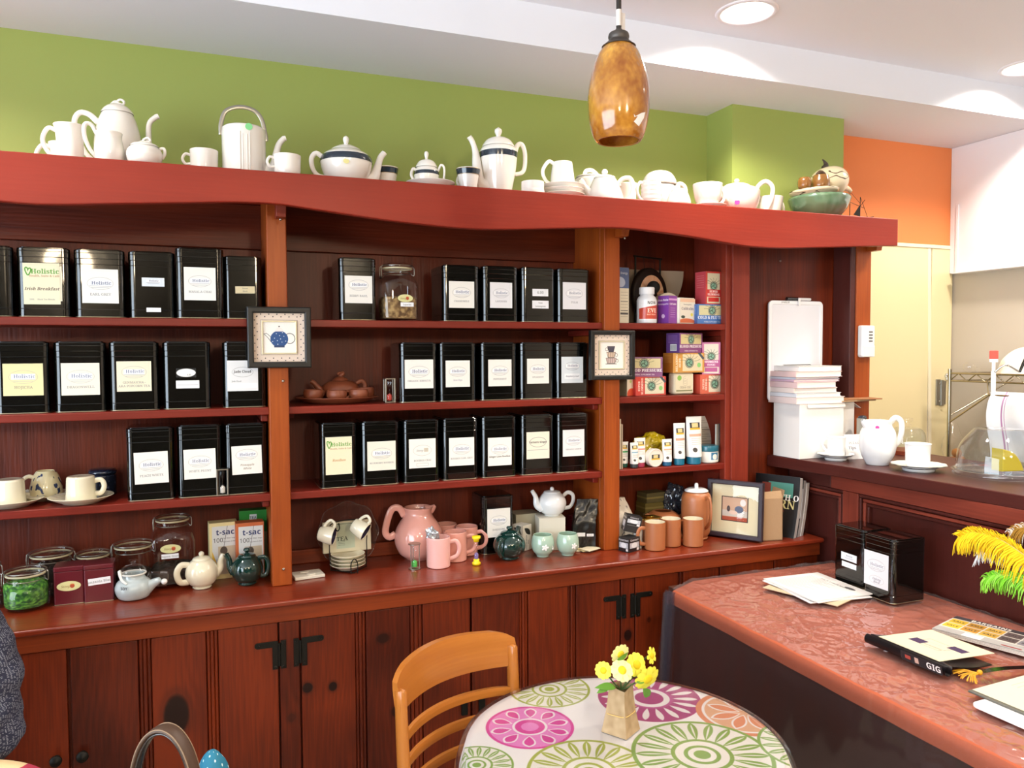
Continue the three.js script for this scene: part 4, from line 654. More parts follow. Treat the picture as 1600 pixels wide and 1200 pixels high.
const ovalPrint = (w, h) => { const g = new THREE.CircleGeometry(0.5, 36).scale(w, h, 1), uv = g.attributes.uv; void uv; return intoSlot(g, slot(w, h, ovalLogo)); };
const ovalEdge = (w, h) => new THREE.TorusGeometry(0.5, 0.012, 6, 40).scale(w, h, 0.06);
function logoOn(t, w, h, x, y, z) { part(t, 'oval_label', ovalPrint(w, h).translate(x, y, z), M.print, 'cream oval label with a small teapot'); }
clipJar('tall square-shouldered clip-top jar, mostly empty, with oval label', [-0.116, CT, -0.335], 0.069, 0.243, { round: false, contents: ['tea_leaves', 'dark tea at the bottom of the tall square jar', M.herbDark], fill: 0.2, neck: 0.66, paper: (t, R) => { logoOn(t, 0.06, 0.028, -0.004, 0.125, R + 0.0016); part(t, 'paper_label', print(0.05, 0.015, sticker(['Organic Green'])).translate(-0.006, 0.094, R + 0.0016), M.print); } });
clipJar('square-shouldered clip-top jar of brown dried tea on the upper centre shelf', [0.613, S1, -0.25], 0.0625, 0.212, { round: false, contents: ['tea_leaves', 'brown dried tea in the jar on the upper shelf', M.herbBrown], fill: 0.34, neck: 0.74, turn: 0, paper: (t, R) => { logoOn(t, 0.052, 0.026, 0.012, 0.075, R + 0.0016); part(t, 'paper_label', print(0.045, 0.014, sticker(['Lapacho'])).translate(0.018, 0.047, R + 0.0016), M.print); } });

// ---------------------------------------------------------------- left counter
M.maroon = phy('#5e1220', 0.35, { clearcoat: 0.3 });
for (const [x, z, l, f] of [[-0.396, -0.24, 'with an oval logo label', (t) => logoOn(t, 0.063, 0.029, 0.0, 0.055, 0.0376)], [-0.316, -0.233, 'with a white strip label', (t) => part(t, 'paper_label', rot(print(0.06, 0.02, sticker(['Tanzania Black'])), 0, 0, 0.06).translate(0.002, 0.053, 0.0376), M.print)]]) {
  const t = thing('tea_tin', 'small maroon tea tin ' + l + ' on the left counter', 'tin', [x, CT, z], 0.02);
  part(t, 'body', slab(0.079, 0.074, 0.098, 0.005), M.maroon); part(t, 'lid', slab(0.0805, 0.0755, 0.014, 0.0055, 0.002).translate(0, 0.0985, 0), M.maroon); part(t, 'base_rim', slab(0.08, 0.075, 0.002, 0.005, 0.0005), M.tinEdge); f(t);
}
{
  const t = thing('soy_bottle', 'round pale blue-grey soy bottle with clear lid and spout cover', 'bottle', [-0.222, CT, -0.2], 0);
  part(t, 'body', hollow([[0.03, 0], [0.044, 0.006], [0.0525, 0.03], [0.047, 0.05], [0.034, 0.062], [0.03, 0.074]]), phy('#b6c4c8', 0.12, { clearcoat: 0.7 }));
  part(t, 'spout', sweep([[0.035, 0.03, 0.01], [0.06, 0.045, 0.015], [0.075, 0.052, 0.018]], [0.022, 0.014, 0.009]), phy('#b6c4c8', 0.12, { clearcoat: 0.7 }));
  part(t, 'lid', lath(prof([[0.034, 0.076], [0.035, 0.086], [0.026, 0.098], [0.01, 0.102], [0.009, 0.11], [0.013, 0.115], [0.0005, 0.118]], 24), 30), M.glass);
  part(t, 'spout_cover', rot(rbox(0.058, 0.04, 0.03, 0.004), 0, 0, -0.1).translate(0.066, 0.036, 0.02), M.glass); part(t, 'spout_tip', ball(0.009, 0.086, 0.048, 0.028), M.chinaCool);
  part(t, 'white_strap', [ringAt(0.034, 0.076, 0.0026), sweep([[-0.034, 0.08, 0.006], [-0.038, 0.088, 0.01], [-0.03, 0.066, 0.03], [-0.016, 0.055, 0.044]], [0.004, 0.005, 0.004, 0.003], { flat: [1, 0.5] })], std('#dcdcd6', 0.5));
  part(t, 'lettering', printRound(0.026, 0.012, 0.0524, (c, W, H) => { c.fillStyle = '#b6c4c8'; c.fillRect(0, 0, W, H); txt(c, 'SOY', W / 2, H / 2, H * 0.9, '#1e2226', 'sans-serif', 'bold'); }).rotateY(-0.45).translate(0, 0.037, 0.0), M.print);
}
{
  const side = (t) => t;
  const tsac = (label, x, z, rim, art, turn) => {
    const t = thing('tea_filter_box', label, 'box', [x, CT, z], turn); part(t, 'carton', rbox(0.088, 0.186, 0.05, 0.001), std(rim, 0.6));
    part(t, 'front_print', print(0.087, 0.185, (c, W, H) => { c.fillStyle = rim; c.fillRect(0, 0, W, H); c.fillStyle = '#d9dcdc'; c.fillRect(W * 0.09, H * 0.06, W * 0.88, H * 0.86); c.fillStyle = '#c2b49c'; c.fillRect(W * 0.3, H * 0.42, W * 0.62, H * 0.5); txt(c, 't-sac', W * 0.56, H * 0.17, W * 0.29, '#2a3564', 'sans-serif', 'bold'); txt(c, '100', W * 0.3, H * 0.31, W * 0.22, '#444', 'sans-serif'); txt(c, 'Tea filter bags', W * 0.7, H * 0.28, W * 0.075, '#666', 'sans-serif'); txt(c, 'Sachets à thé', W * 0.7, H * 0.34, W * 0.075, '#666', 'sans-serif'); c.strokeStyle = '#555'; c.lineWidth = 2; c.beginPath(); c.moveTo(W * 0.64, H * 0.06); c.lineTo(W * 0.5, H * 0.44); c.stroke(); c.fillStyle = '#4e4238'; c.beginPath(); c.ellipse(W * 0.5, H * 0.5, W * 0.13, H * 0.075, 0, 0, 7); c.fill(); c.fillStyle = art; c.beginPath(); c.moveTo(W * 0.09, H * 0.5); c.lineTo(W * 0.3, H * 0.8); c.lineTo(W * 0.3, H * 0.92); c.lineTo(W * 0.09, H * 0.92); c.fill(); }).translate(0, 0.0005, 0.0256), M.print); return t;
  };
  tsac('yellow-edged box of tea filter sachets, left of the pair', 0.036, -0.335, '#e8d9a0', '#e8b83a', 0.08); tsac('orange-edged box of tea filter sachets, right of the pair', 0.118, -0.3, '#c8683a', '#d8a06a', 0.03);
  const g = thing('tea_box', 'tall green tea carton behind the tea filter boxes', 'box', [0.135, CT, -0.392], 0); part(g, 'carton', rbox(0.09, 0.208, 0.045, 0.001), std('#1f7a2e', 0.5));
  part(g, 'front_print', print(0.089, 0.206, (c, W, H) => { c.fillStyle = '#23862f'; c.fillRect(0, 0, W, H); c.fillStyle = '#cfd8e0'; c.fillRect(W * 0.36, H * 0.06, W * 0.26, H * 0.12); txt(c, 'TEA', W * 0.49, H * 0.12, W * 0.14, '#456', 'sans-serif', 'bold'); c.fillStyle = '#8a8a5a'; c.fillRect(W * 0.5, H * 0.36, W * 0.5, H * 0.5); c.fillStyle = '#1a2c18'; c.fillRect(0, H * 0.62, W * 0.5, H * 0.3); }).translate(0, 0.001, 0.0231), M.print);
}
const potRound = { outer: [[0.027, 0], [0.029, 0.004], [0.027, 0.007], [0.04, 0.018], [0.049, 0.042], [0.046, 0.066], [0.034, 0.084], [0.026, 0.09]], lid: [[0.028, 0.09], [0.024, 0.096], [0.012, 0.1], [0.0005, 0.101]] };
pot('teapot', 'small cream teapot with a thick handle to the left on the left counter', 'teapot', [-0.03, CT, -0.235], 0.15, { ...potRound, mat: M.chinaCream, knob: ball(0.0085, 0, 0.107, 0), spout: [[0.038, 0.04, 0], [0.054, 0.055, 0], [0.058, 0.08, 0], [0.066, 0.098, 0]], spoutR: [0.018, 0.0125, 0.009, 0.0085], handle: [[-0.036, 0.076, 0], [-0.06, 0.078, 0], [-0.073, 0.055, 0], [-0.064, 0.026, 0], [-0.038, 0.022, 0]], handleR: 0.0075 });
M.glazeGreen = phy('#0a2f2a', 0.12, { clearcoat: 0.9, clearcoatRoughness: 0.04 });
const dk = { ...potRound, mat: M.glazeGreen, knob: lath(prof([[0.005, 0.099], [0.006, 0.104], [0.011, 0.109], [0.008, 0.116], [0.0005, 0.117]], 14), 20) };
pot('teapot', 'small dark green teapot with its spout to the left beside the left post', 'teapot', [0.106, CT, -0.222], Math.PI - 0.15, { ...dk, spout: [[0.038, 0.04, 0], [0.052, 0.06, 0], [0.056, 0.084, 0], [0.064, 0.1, 0]], spoutR: [0.016, 0.012, 0.009, 0.009], handle: [[-0.034, 0.082, 0], [-0.056, 0.082, 0], [-0.066, 0.058, 0], [-0.058, 0.028, 0], [-0.04, 0.022, 0]], handleR: 0.0055 });
pot('teapot', 'dark green teapot facing away in front of the Darjeeling tin', 'teapot', [0.998, CT, -0.19], 0.75, { outer: potRound.outer.map(([r, y]) => [r * 1.18, y]), lid: [[0.034, 0.09], [0.028, 0.097], [0.013, 0.102], [0.0005, 0.103]], mat: M.glazeGreen, knob: dk.knob, spout: [[0.046, 0.04, 0], [0.064, 0.06, 0], [0.07, 0.084, 0], [0.08, 0.098, 0]], spoutR: [0.018, 0.013, 0.01, 0.009], handle: [[-0.046, 0.076, 0], [-0.07, 0.078, 0], [-0.082, 0.055, 0], [-0.072, 0.028, 0], [-0.05, 0.022, 0]], handleR: 0.007 });

// ---------------------------------------------------------------- centre counter
{
  const o = thing('tile', 'pale square tile lying flat on the counter by the left post', 'tile', [0.296, CT, -0.235], 0.12);
  part(o, 'plate', rbox(0.098, 0.01, 0.075, 0.002, 2), std('#dcd6c6', 0.4)); part(o, 'raised_motif', [-0.018, 0.018].map((z) => slab(0.03, 0.018, 0.003, 0.008).translate(z * 0.4, 0.0095, z)), std('#dcd6c6', 0.4));
}
{
  // glass plate on edge, wire stand with two espresso cups, stacked saucers and a tea card
  const pl = thing('glass_plate', 'large scalloped clear glass plate standing upright behind the little tea set', 'plate', [0.448, CT + 0.001, -0.34], 0.12);
  const pg = grid(48, 10, (u, v) => { const a = u * Math.PI * 2, e = 1 + 0.035 * Math.cos(a * 8) * v * v, r = v * 0.108 * e; return [Math.cos(a) * r, Math.sin(a) * r + 0.107, v > 0.62 ? (v - 0.62) * 0.055 : 0]; });
  part(pl, 'plate', rot(pg, -0.16, 0, 0), M.glassDome); part(pl, 'rim', rot(sweep([...Array(48)].map((_, i) => { const a = i / 48 * Math.PI * 2, r = 0.108 * (1 + 0.035 * Math.cos(a * 8)); return [Math.cos(a) * r, Math.sin(a) * r + 0.107, 0.021]; }), 0.0018, { closed: true, n: 120, rs: 6, cap: false }), -0.16, 0, 0), M.glassDome);
  const st = thing('wire_stand', 'black wire stand holding little cups in front of the glass plate', 'stand', [0.438, CT, -0.27], 0.05); st.userData.label = 'black wire stand holding two little cups and saucers';
  part(st, 'wire', [sweep([[-0.06, 0.0, 0.0], [-0.064, 0.08, -0.005], [-0.055, 0.158, -0.01], [0.055, 0.158, -0.01], [0.064, 0.08, -0.005], [0.06, 0.0, 0.0]], 0.0018, { n: 60 }), sweep([[-0.018, 0.0, 0.066], [-0.018, 0.035, 0.068], [0.0, 0.05, 0.068], [0.018, 0.035, 0.068], [0.018, 0.0, 0.066]].map(([x, y, z]) => [x * 0.6 + 0.004, y, z]), 0.0018), sweep([[-0.03, 0.158, -0.01], [-0.032, 0.145, 0.01], [-0.04, 0.138, 0.016], [-0.046, 0.145, 0.016]], 0.0018), sweep([[0.03, 0.158, -0.01], [0.032, 0.15, 0.01], [0.04, 0.142, 0.016], [0.046, 0.15, 0.016]], 0.0018), rod([-0.06, 0.003, 0], [0.004, 0.003, 0.066], 0.0018), rod([0.06, 0.003, 0], [0.004, 0.003, 0.066], 0.0018)], M.iron);
  const mini = (label, at, rx, rz, ry) => { const t = thing('espresso_cup', label, 'cup', at, 0, 'little cups on the wire stand'); t.rotation.order = 'YXZ'; t.rotation.set(rx, ry, rz); part(t, 'body', hollow([[0.02, 0], [0.024, 0.004], [0.029, 0.025], [0.0315, 0.052]], 0.0025), M.chinaCream); part(t, 'inside', lath([[0.0005, 0.006], [0.024, 0.008], [0.0285, 0.05]], 30), phy('#2c2440', 0.2, { clearcoat: 0.5 }), 'dark purple inside'); part(t, 'handle', ear(0.029, 0.044, 0.023, 0.012, 0.022, 0.004), M.chinaCream); return t; };
  mini('little cream cup tipped to the right, left one on the wire stand', [0.338, CT + 0.137, -0.252], 0, -1.75, -0.45); mini('little cream cup tipped down to the right, right one on the wire stand', [0.452, CT + 0.158, -0.25], 0, -2.05, -0.6);
  for (let i = 0; i < 4; i++) saucer(['lowest', 'second', 'third', 'topmost'][i] + ' of the little saucers stacked on the wire stand', [0.434, CT + 0.006 + i * 0.0115, -0.262], 0.06 - i * 0.001, M.chinaCream, 0.016, 'little saucers on the wire stand');
  const b = thing('tea_gift_box', 'flat cream gift box with a grey tea card behind the little cups', 'box', [0.438, CT + 0.055, -0.3], 0.03); b.rotation.x = -0.1; part(b, 'carton', rbox(0.165, 0.105, 0.018, 0.001), std('#cfc5a6', 0.7));
  part(b, 'tea_card', [print(0.064, 0.088, (c, W, H) => { c.fillStyle = '#b4bda4'; c.fillRect(0, 0, W, H); c.fillStyle = '#3c4436'; c.fillRect(W * 0.05, H * 0.04, W * 0.9, 2); txt(c, '◆', W * 0.28, H * 0.34, W * 0.2, '#4a5648', 'sans-serif'); txt(c, 'TEA', W * 0.32, H * 0.62, W * 0.3, '#333a30', 'serif', 'bold'); for (let i = 0; i < 3; i++) { c.fillStyle = '#5a6454'; c.fillRect(W * 0.1, H * (0.74 + i * 0.06), W * 0.36, 1.5); } }).translate(-0.006, 0.012, 0.0096)], M.print, 'grey-green card reading TEA');
}
M.pink = phy('#e5a597', 0.16, { clearcoat: 0.7, clearcoatRoughness: 0.05 });
pot('pitcher', 'large round pink pitcher with an open loop handle', 'pitcher', [0.697, CT, -0.32], -0.1, { mat: M.pink, outer: [[0.046, 0], [0.05, 0.004], [0.072, 0.024], [0.0865, 0.066], [0.08, 0.11], [0.056, 0.148], [0.048, 0.166], [0.052, 0.184]], wall: 0.004,
  spout: [[0.03, 0.168, 0.0], [0.048, 0.176, 0], [0.062, 0.186, 0]], spoutR: [0.024, 0.016, 0.006], handle: [[-0.05, 0.156, 0], [-0.068, 0.184, 0], [-0.094, 0.182, 0], [-0.112, 0.14, 0], [-0.118, 0.1, 0], [-0.104, 0.082, 0], [-0.084, 0.092, 0]], handleR: 0.0095, handleFlat: [1.3, 0.7] });
{
  M.pinkMug = phy('#edb6b0', 0.18, { clearcoat: 0.6, clearcoatRoughness: 0.06 });
  const mug = (label, at, turn, mat) => { const t = thing('mug', label, 'mug', at, turn, 'pink mugs on the centre counter'); part(t, 'body', hollow([[0.0385, 0], [0.041, 0.003], [0.0415, 0.1], [0.041, 0.102]], 0.004, { smooth: false }), mat); part(t, 'handle', sweep([[0.039, 0.082, 0], [0.062, 0.084, 0], [0.074, 0.062, 0], [0.066, 0.034, 0], [0.039, 0.022, 0]], 0.0058, { flat: [1.3, 0.8] }), mat); return t; };
  const a = mug('pale pink mug in front, holding a silver foil packet', [0.733, CT, -0.187], -0.1, M.pinkMug);
  for (const [l, at, tr] of [['pink mug second from the front, behind the yellow timer', [0.812, CT, -0.245], -0.15], ['pink mug at the right rear with its rim behind the others', [0.876, CT, -0.31], -0.6], ['pink mug at the back touching the pitcher', [0.815, CT, -0.374], 2.6]]) { const q = copy(a, l, at, tr); q.traverse((o) => { if (o.isMesh) o.material = M.pink; }); }
  const f = thing('foil_packet', 'crumpled silver foil packet standing in the front pink mug', 'packet', [0.722, CT + 0.088, -0.192], 0); const fg = new THREE.IcosahedronGeometry(0.028, 5), p = fg.attributes.position; for (let i = 0; i < p.count; i++) { const v = V(p.getX(i), p.getY(i), p.getZ(i)), k = 0.72 + 0.55 * Math.abs(noise3.noise(v.x * 62, v.y * 62, v.z * 62 + 3)); p.setXYZ(i, v.x * k * 0.9, v.y * k * 1.35 + 0.02, v.z * k * 0.6); } fg.computeVertexNormals(); rot(fg, 0, 0, 0.4); part(f, 'foil', fg, phy('#c9d3dc', 0.2, { metalness: 0.75 }));
}
{
  const c = thing('carton', 'small white carton with black leaf print behind the dark green teapot', 'box', [1.088, CT, -0.29], 0.5); part(c, 'carton', rbox(0.05, 0.096, 0.05, 0.001), std('#dcd6c8', 0.7));
  for (const [ry, k] of [[0, 0], [-Math.PI / 2, 1]]) part(c, 'printed_side', print(0.049, 0.094, (x, W, H) => { x.fillStyle = '#e0dacb'; x.fillRect(0, 0, W, H); x.fillStyle = '#1c1c18'; x.beginPath(); x.moveTo(W * 0.15, H * 0.1); x.quadraticCurveTo(W * 0.9, H * 0.1, W * 0.85, H * 0.4); x.quadraticCurveTo(W * 0.3, H * 0.4, W * 0.15, H * 0.1); x.fill(); x.save(); x.translate(W * 0.5, H * 0.68); x.rotate(-Math.PI / 2); txt(x, 'LOOSE TEA INFUSER', 0, -W * 0.1, W * 0.12, '#222', 'sans-serif', 'bold'); txt(x, 'BAGS', 0, W * 0.12, W * 0.12, '#222', 'sans-serif', 'bold'); x.restore(); }).translate(0, 0.001, 0.0256).rotateY(ry), M.print);
  for (const [l, at, w, d, m, tr] of [['off-white carton under the white teapot, in front', [1.195, CT, -0.272], 0.1, 0.085, '#dcd6c6', -0.22], ['grey-beige carton behind the white one under the teapot', [1.13, CT, -0.373], 0.1, 0.082, '#b5ad94', 0]]) { const b = thing('carton', l, 'box', at, tr); part(b, 'box', rbox(w, 0.122, d, 0.0015), std(m, 0.75)); part(b, 'lid_flap', rbox(w + 0.001, 0.002, d + 0.001, 0.0005).translate(0, 0.1205, 0), std(m, 0.7)); }
  pot('teapot', 'plain white teapot standing on the white carton, its spout to the left', 'teapot', [1.205, CT + 0.1242, -0.275], Math.PI, { mat: M.chinaCool, outer: [[0.028, 0], [0.03, 0.004], [0.044, 0.016], [0.0535, 0.042], [0.05, 0.064], [0.038, 0.08], [0.031, 0.086]], lid: [[0.033, 0.0865], [0.029, 0.091], [0.014, 0.095], [0.0005, 0.096]], knob: ball(0.008, 0, 0.1, 0), spout: [[0.042, 0.03, 0], [0.062, 0.044, 0], [0.068, 0.074, 0], [0.082, 0.098, 0]], spoutR: [0.018, 0.013, 0.009, 0.007], handle: [[-0.046, 0.07, 0], [-0.066, 0.082, 0], [-0.086, 0.072, 0], [-0.088, 0.048, 0], [-0.074, 0.026, 0], [-0.046, 0.022, 0]], handleR: 0.0058 });
}
{
  M.celadon = phy('#a3bfae', 0.16, { clearcoat: 0.7, clearcoatRoughness: 0.05 });
  const flower = [0, 1.25, 2.5, 3.75, 5].map((a) => new THREE.SphereGeometry(0.0065, 12, 8).scale(1, 0.62, 0.25).rotateZ(a).translate(Math.cos(a) * 0.008, Math.sin(a) * 0.006, 0));
  const t = thing('cup', 'left of two round celadon green cups', 'cup', [1.121, CT, -0.172], 0, 'celadon green cups'); part(t, 'body', hollow([[0.022, 0], [0.0235, 0.004], [0.026, 0.008], [0.037, 0.022], [0.0415, 0.044], [0.039, 0.064], [0.0345, 0.078]], 0.003), M.celadon); part(t, 'white_flower', [...flower.map((g) => g.clone().translate(-0.008, 0.04, 0.041)), ...flower.map((g) => g.clone().rotateY(0.9).translate(0.03, 0.036, 0.025))], M.chinaCool, 'white raised flowers');
  copy(t, 'right of two round celadon green cups', [1.213, CT, -0.155], 0.35);
  const k = thing('canister', 'small maroon tin between the white carton and the black foil bag', 'tin', [1.318, CT, -0.325], 0.2); part(k, 'body', slab(0.038, 0.038, 0.09, 0.005), M.maroon); part(k, 'lid', slab(0.039, 0.039, 0.014, 0.005).translate(0, 0.0905, 0), M.maroon);
  const b = thing('coffee_bag', 'crinkled black foil bag with a white label against the second post', 'bag', [1.312, CT, -0.225], -0.35); const g = new THREE.BoxGeometry(0.082, 0.185, 0.055, 12, 22, 8).translate(0, 0.0925, 0), p = g.attributes.position; for (let i = 0; i < p.count; i++) { const x = p.getX(i), y = p.getY(i), z = p.getZ(i), s = Math.max(0.08, 1 - Math.max(0, y - 0.1) / 0.09), n = noise3.noise(x * 60, y * 45, z * 60) * 0.005; p.setXYZ(i, x + n + (y > 0.1 ? 0.03 * (y - 0.1) / 0.085 : 0) * 0.6, y, z * s + n); } g.computeVertexNormals();
  part(b, 'bag', g, phy('#080808', 0.3, { clearcoat: 0.25 })); part(b, 'paper_label', print(0.03, 0.014, sticker([' '])).translate(-0.012, 0.05, 0.031), M.print); part(b, 'paper_label', print(0.026, 0.01, sticker(['Sumatra'])).translate(0.022, 0.05, 0.031), M.print);
  for (let i = 0; i < 3; i++) { const q = thing('paper_sachet', ['flat paper tea sachet lying nearest the foil bag', 'paper tea sachet under two others by the foil bag', 'topmost paper tea sachet beside the celadon cups'][i], 'packet', [1.296 + i * 0.008, CT + i * 0.004, -0.195 + i * 0.012], 0.3 * i - 0.2, undefined); part(q, 'paper', rbox(0.065, 0.0035, 0.05, 0.0015), std(i === 1 ? '#c8b98a' : '#d8d0b4', 0.8)); }
}
// ---------------------------------------------------------------- clay tea set on the middle shelf
{
  M.clay = std('#8a4a30', 0.42, { bumpMap: softBump, bumpScale: 0.001 });
  const tr = thing('tray', 'round reddish clay tray under the clay tea set', 'tray', [0.412, S2, -0.3], 0); tr.scale.set(1, 1, 0.8); part(tr, 'plate', lath([[0.0005, 0], [0.09, 0], [0.1, 0.002], [0.138, 0.018], [0.142, 0.02], [0.138, 0.021], [0.098, 0.007], [0.0005, 0.006]], 56), M.clay);
  pot('teapot', 'reddish clay teapot with a branch-shaped knob on the clay tray', 'teapot', [0.428, S2 + 0.008, -0.335], Math.PI, { mat: M.clay, outer: [[0.034, 0], [0.05, 0.008], [0.064, 0.03], [0.058, 0.052], [0.04, 0.064], [0.026, 0.067]], lid: [[0.028, 0.0675], [0.022, 0.074], [0.012, 0.08], [0.0005, 0.082]], knob: sweep([[0.0, 0.078, 0], [-0.004, 0.086, 0], [-0.012, 0.092, 0], [0.002, 0.093, 0.0], [0.01, 0.088, 0]], [0.006, 0.0075, 0.004, 0.005]), spout: [[0.05, 0.025, 0], [0.072, 0.04, 0], [0.09, 0.06, 0], [0.1, 0.066, 0]], spoutR: [0.016, 0.011, 0.0085, 0.008], handle: [[-0.054, 0.056, 0], [-0.074, 0.064, 0], [-0.086, 0.05, 0], [-0.08, 0.03, 0], [-0.06, 0.024, 0]], handleR: 0.0055 });
  const t = thing('clay_cup', 'clay cup with its handle showing in the middle of the tray', 'cup', [0.4, S2 + 0.0115, -0.235], 0.5, 'clay cups on the tray'); part(t, 'body', hollow([[0.02, 0], [0.029, 0.006], [0.0335, 0.02], [0.031, 0.034]], 0.0028), M.clay); part(t, 'handle', sweep([[0.028, 0.03, 0.006], [0.042, 0.028, 0.012], [0.042, 0.014, 0.012], [0.03, 0.006, 0.006]], 0.0038), M.clay);
  copy(t, 'clay cup at the left of the tray', [0.328, S2 + 0.0135, -0.268], 0.9); copy(t, 'clay cup at the right of the tray, in front', [0.474, S2 + 0.0125, -0.245], 2.2); copy(t, 'clay cup at the right of the tray, behind', [0.505, S2 + 0.015, -0.295], -2.6);
}
// ---------------------------------------------------------------- framed pictures hung on the posts
function framed(label, at, w, h, border, art, { fm = M.black, mat = 0.028, turn = 0, depth = 0.016, inner = true } = {}) {
  const t = thing('framed_picture', label, 'picture', at, turn), fw = border;
  const bar = (len, vert) => { const s = new THREE.Shape(); s.moveTo(0, 0); s.lineTo(fw, 0); s.lineTo(fw, depth * 0.5); s.quadraticCurveTo(fw * 0.55, depth * 1.15, fw * 0.3, depth); s.lineTo(0, depth * 0.9); s.closePath(); void s; return len; };
  void bar;
  const outer = rectShape(w, h); const hole = new THREE.Path(); hole.moveTo(-w / 2 + fw, fw); hole.lineTo(-w / 2 + fw, h - fw); hole.lineTo(w / 2 - fw, h - fw); hole.lineTo(w / 2 - fw, fw); hole.closePath(); outer.holes.push(hole);
  part(t, 'frame', extrude(outer, depth, 0.004), fm);
  part(t, 'backing', rbox(w - fw, h - fw, 0.004, 0.001).translate(0, fw / 2, 0.002), M.paper);
  part(t, 'picture', print(w - fw * 2 + 0.004, h - fw * 2 + 0.004, art).translate(0, fw - 0.002, 0.0048), M.print);
  if (inner) { const iw = w - fw * 2 - mat * 2, ih = h - fw * 2 - mat * 2, o = rectShape(iw + 0.008, ih + 0.008), p = new THREE.Path(); p.moveTo(-iw / 2, 0.004); p.lineTo(-iw / 2, ih + 0.004); p.lineTo(iw / 2, ih + 0.004); p.lineTo(iw / 2, 0.004); p.closePath(); o.holes.push(p); part(t, 'inner_fillet', extrude(o, 0.004, 0.001).translate(0, fw + mat - 0.004, 0.0045), std('#d8cfae', 0.35, { metalness: 0.4 }), 'pale gold inner edge'); }
  part(t, 'glass', new THREE.PlaneGeometry(w - fw * 2, h - fw * 2).translate(0, h / 2, 0.0105), M.glass);
  return t;
}
const dots = (c, W, H, m) => { c.fillStyle = '#ead8c8'; c.fillRect(0, 0, W, H); c.fillStyle = '#2a2228'; for (let i = 0; i < 14; i++) for (const [x, y] of [[i / 13, 0.035 + 0.05 * (i % 2)], [i / 13, 0.965 - 0.05 * (i % 2)], [0.035 + 0.05 * (i % 2), i / 13], [0.965 - 0.05 * (i % 2), i / 13]]) { c.beginPath(); c.arc(x * W, y * H, W * 0.011, 0, 7); c.fill(); } c.fillStyle = '#f4f0ea'; c.fillRect(W * m, H * m, W * (1 - 2 * m), H * (1 - 2 * m)); c.strokeStyle = '#555'; c.lineWidth = 1; c.strokeRect(W * (m - 0.02), H * (m - 0.02), W * (1.04 - 2 * m), H * (1.04 - 2 * m)); };
framed('square black-framed picture of a blue dotted teapot on the left post', [0.211, 1.532, -0.150], 0.192, 0.19, 0.019, (c, W, H) => {
  dots(c, W, H, 0.17); const X = W * 0.5, Y = H * 0.53; c.strokeStyle = '#555'; c.lineWidth = 3; c.beginPath(); c.arc(X + W * 0.2, Y - H * 0.01, W * 0.1, 0, 7); c.stroke(); c.fillStyle = '#f4f0ea'; c.strokeStyle = '#444'; c.lineWidth = 2; c.beginPath(); c.moveTo(X - W * 0.16, Y + H * 0.06); c.quadraticCurveTo(X - W * 0.2, Y - H * 0.02, X - W * 0.29, Y - H * 0.1); c.lineTo(X - W * 0.24, Y - H * 0.11); c.quadraticCurveTo(X - W * 0.17, Y - H * 0.06, X - W * 0.14, Y); c.fill(); c.stroke();
  const gr = '#2c5288'; c.fillStyle = gr; c.beginPath(); c.ellipse(X, Y, W * 0.17, H * 0.165, 0, 0, 7); c.fill(); c.fillStyle = '#30456c'; c.fillRect(X - W * 0.1, Y + H * 0.13, W * 0.2, H * 0.04); c.fillStyle = '#eee'; for (let i = 0; i < 11; i++) { c.beginPath(); c.arc(X + Math.cos(i * 2.4) * W * 0.045 * Math.sqrt(i + 0.3), Y + Math.sin(i * 2.4) * H * 0.044 * Math.sqrt(i + 0.3), W * 0.009, 0, 7); c.fill(); } c.fillStyle = '#efe6e0'; c.fillRect(X - W * 0.08, Y - H * 0.185, W * 0.16, H * 0.035); c.beginPath(); c.moveTo(X - W * 0.07, Y - H * 0.19); c.quadraticCurveTo(X, Y - H * 0.27, X + W * 0.07, Y - H * 0.19); c.fill(); c.fillStyle = '#4a4040'; c.beginPath(); c.arc(X, Y - H * 0.25, W * 0.014, 0, 7); c.fill();
});
framed('black-framed picture of three stacked teacups on the second post', [1.388, 1.474, -0.150], 0.184, 0.182, 0.017, (c, W, H) => {
  dots(c, W, H, 0.17); const X = W * 0.49; [[0.36, 0.1, '#3c3c54'], [0.5, 0.12, '#d8c0a8'], [0.64, 0.14, '#cdb6b0']].forEach(([y, w, f], i) => { c.fillStyle = f; c.strokeStyle = '#3a3030'; c.lineWidth = 2; c.beginPath(); c.moveTo(X - W * w, H * (y - 0.07)); c.lineTo(X + W * w, H * (y - 0.07)); c.lineTo(X + W * (w - 0.035), H * (y + 0.06)); c.lineTo(X - W * (w - 0.035), H * (y + 0.06)); c.closePath(); c.fill(); c.stroke(); c.beginPath(); c.arc(X + (i ? 1 : -1) * W * (w + 0.02), H * y, W * 0.035, 0, 7); c.stroke(); for (let k = 1; k < 5; k++) { c.beginPath(); c.moveTo(X - W * w + W * w * 0.4 * k, H * (y - 0.06)); c.lineTo(X - W * w + W * w * 0.4 * k, H * (y + 0.05)); c.stroke(); } }); c.fillStyle = '#333'; c.fillRect(X - W * 0.15, H * 0.71, W * 0.3, 3);
}, { mat: 0.026 });
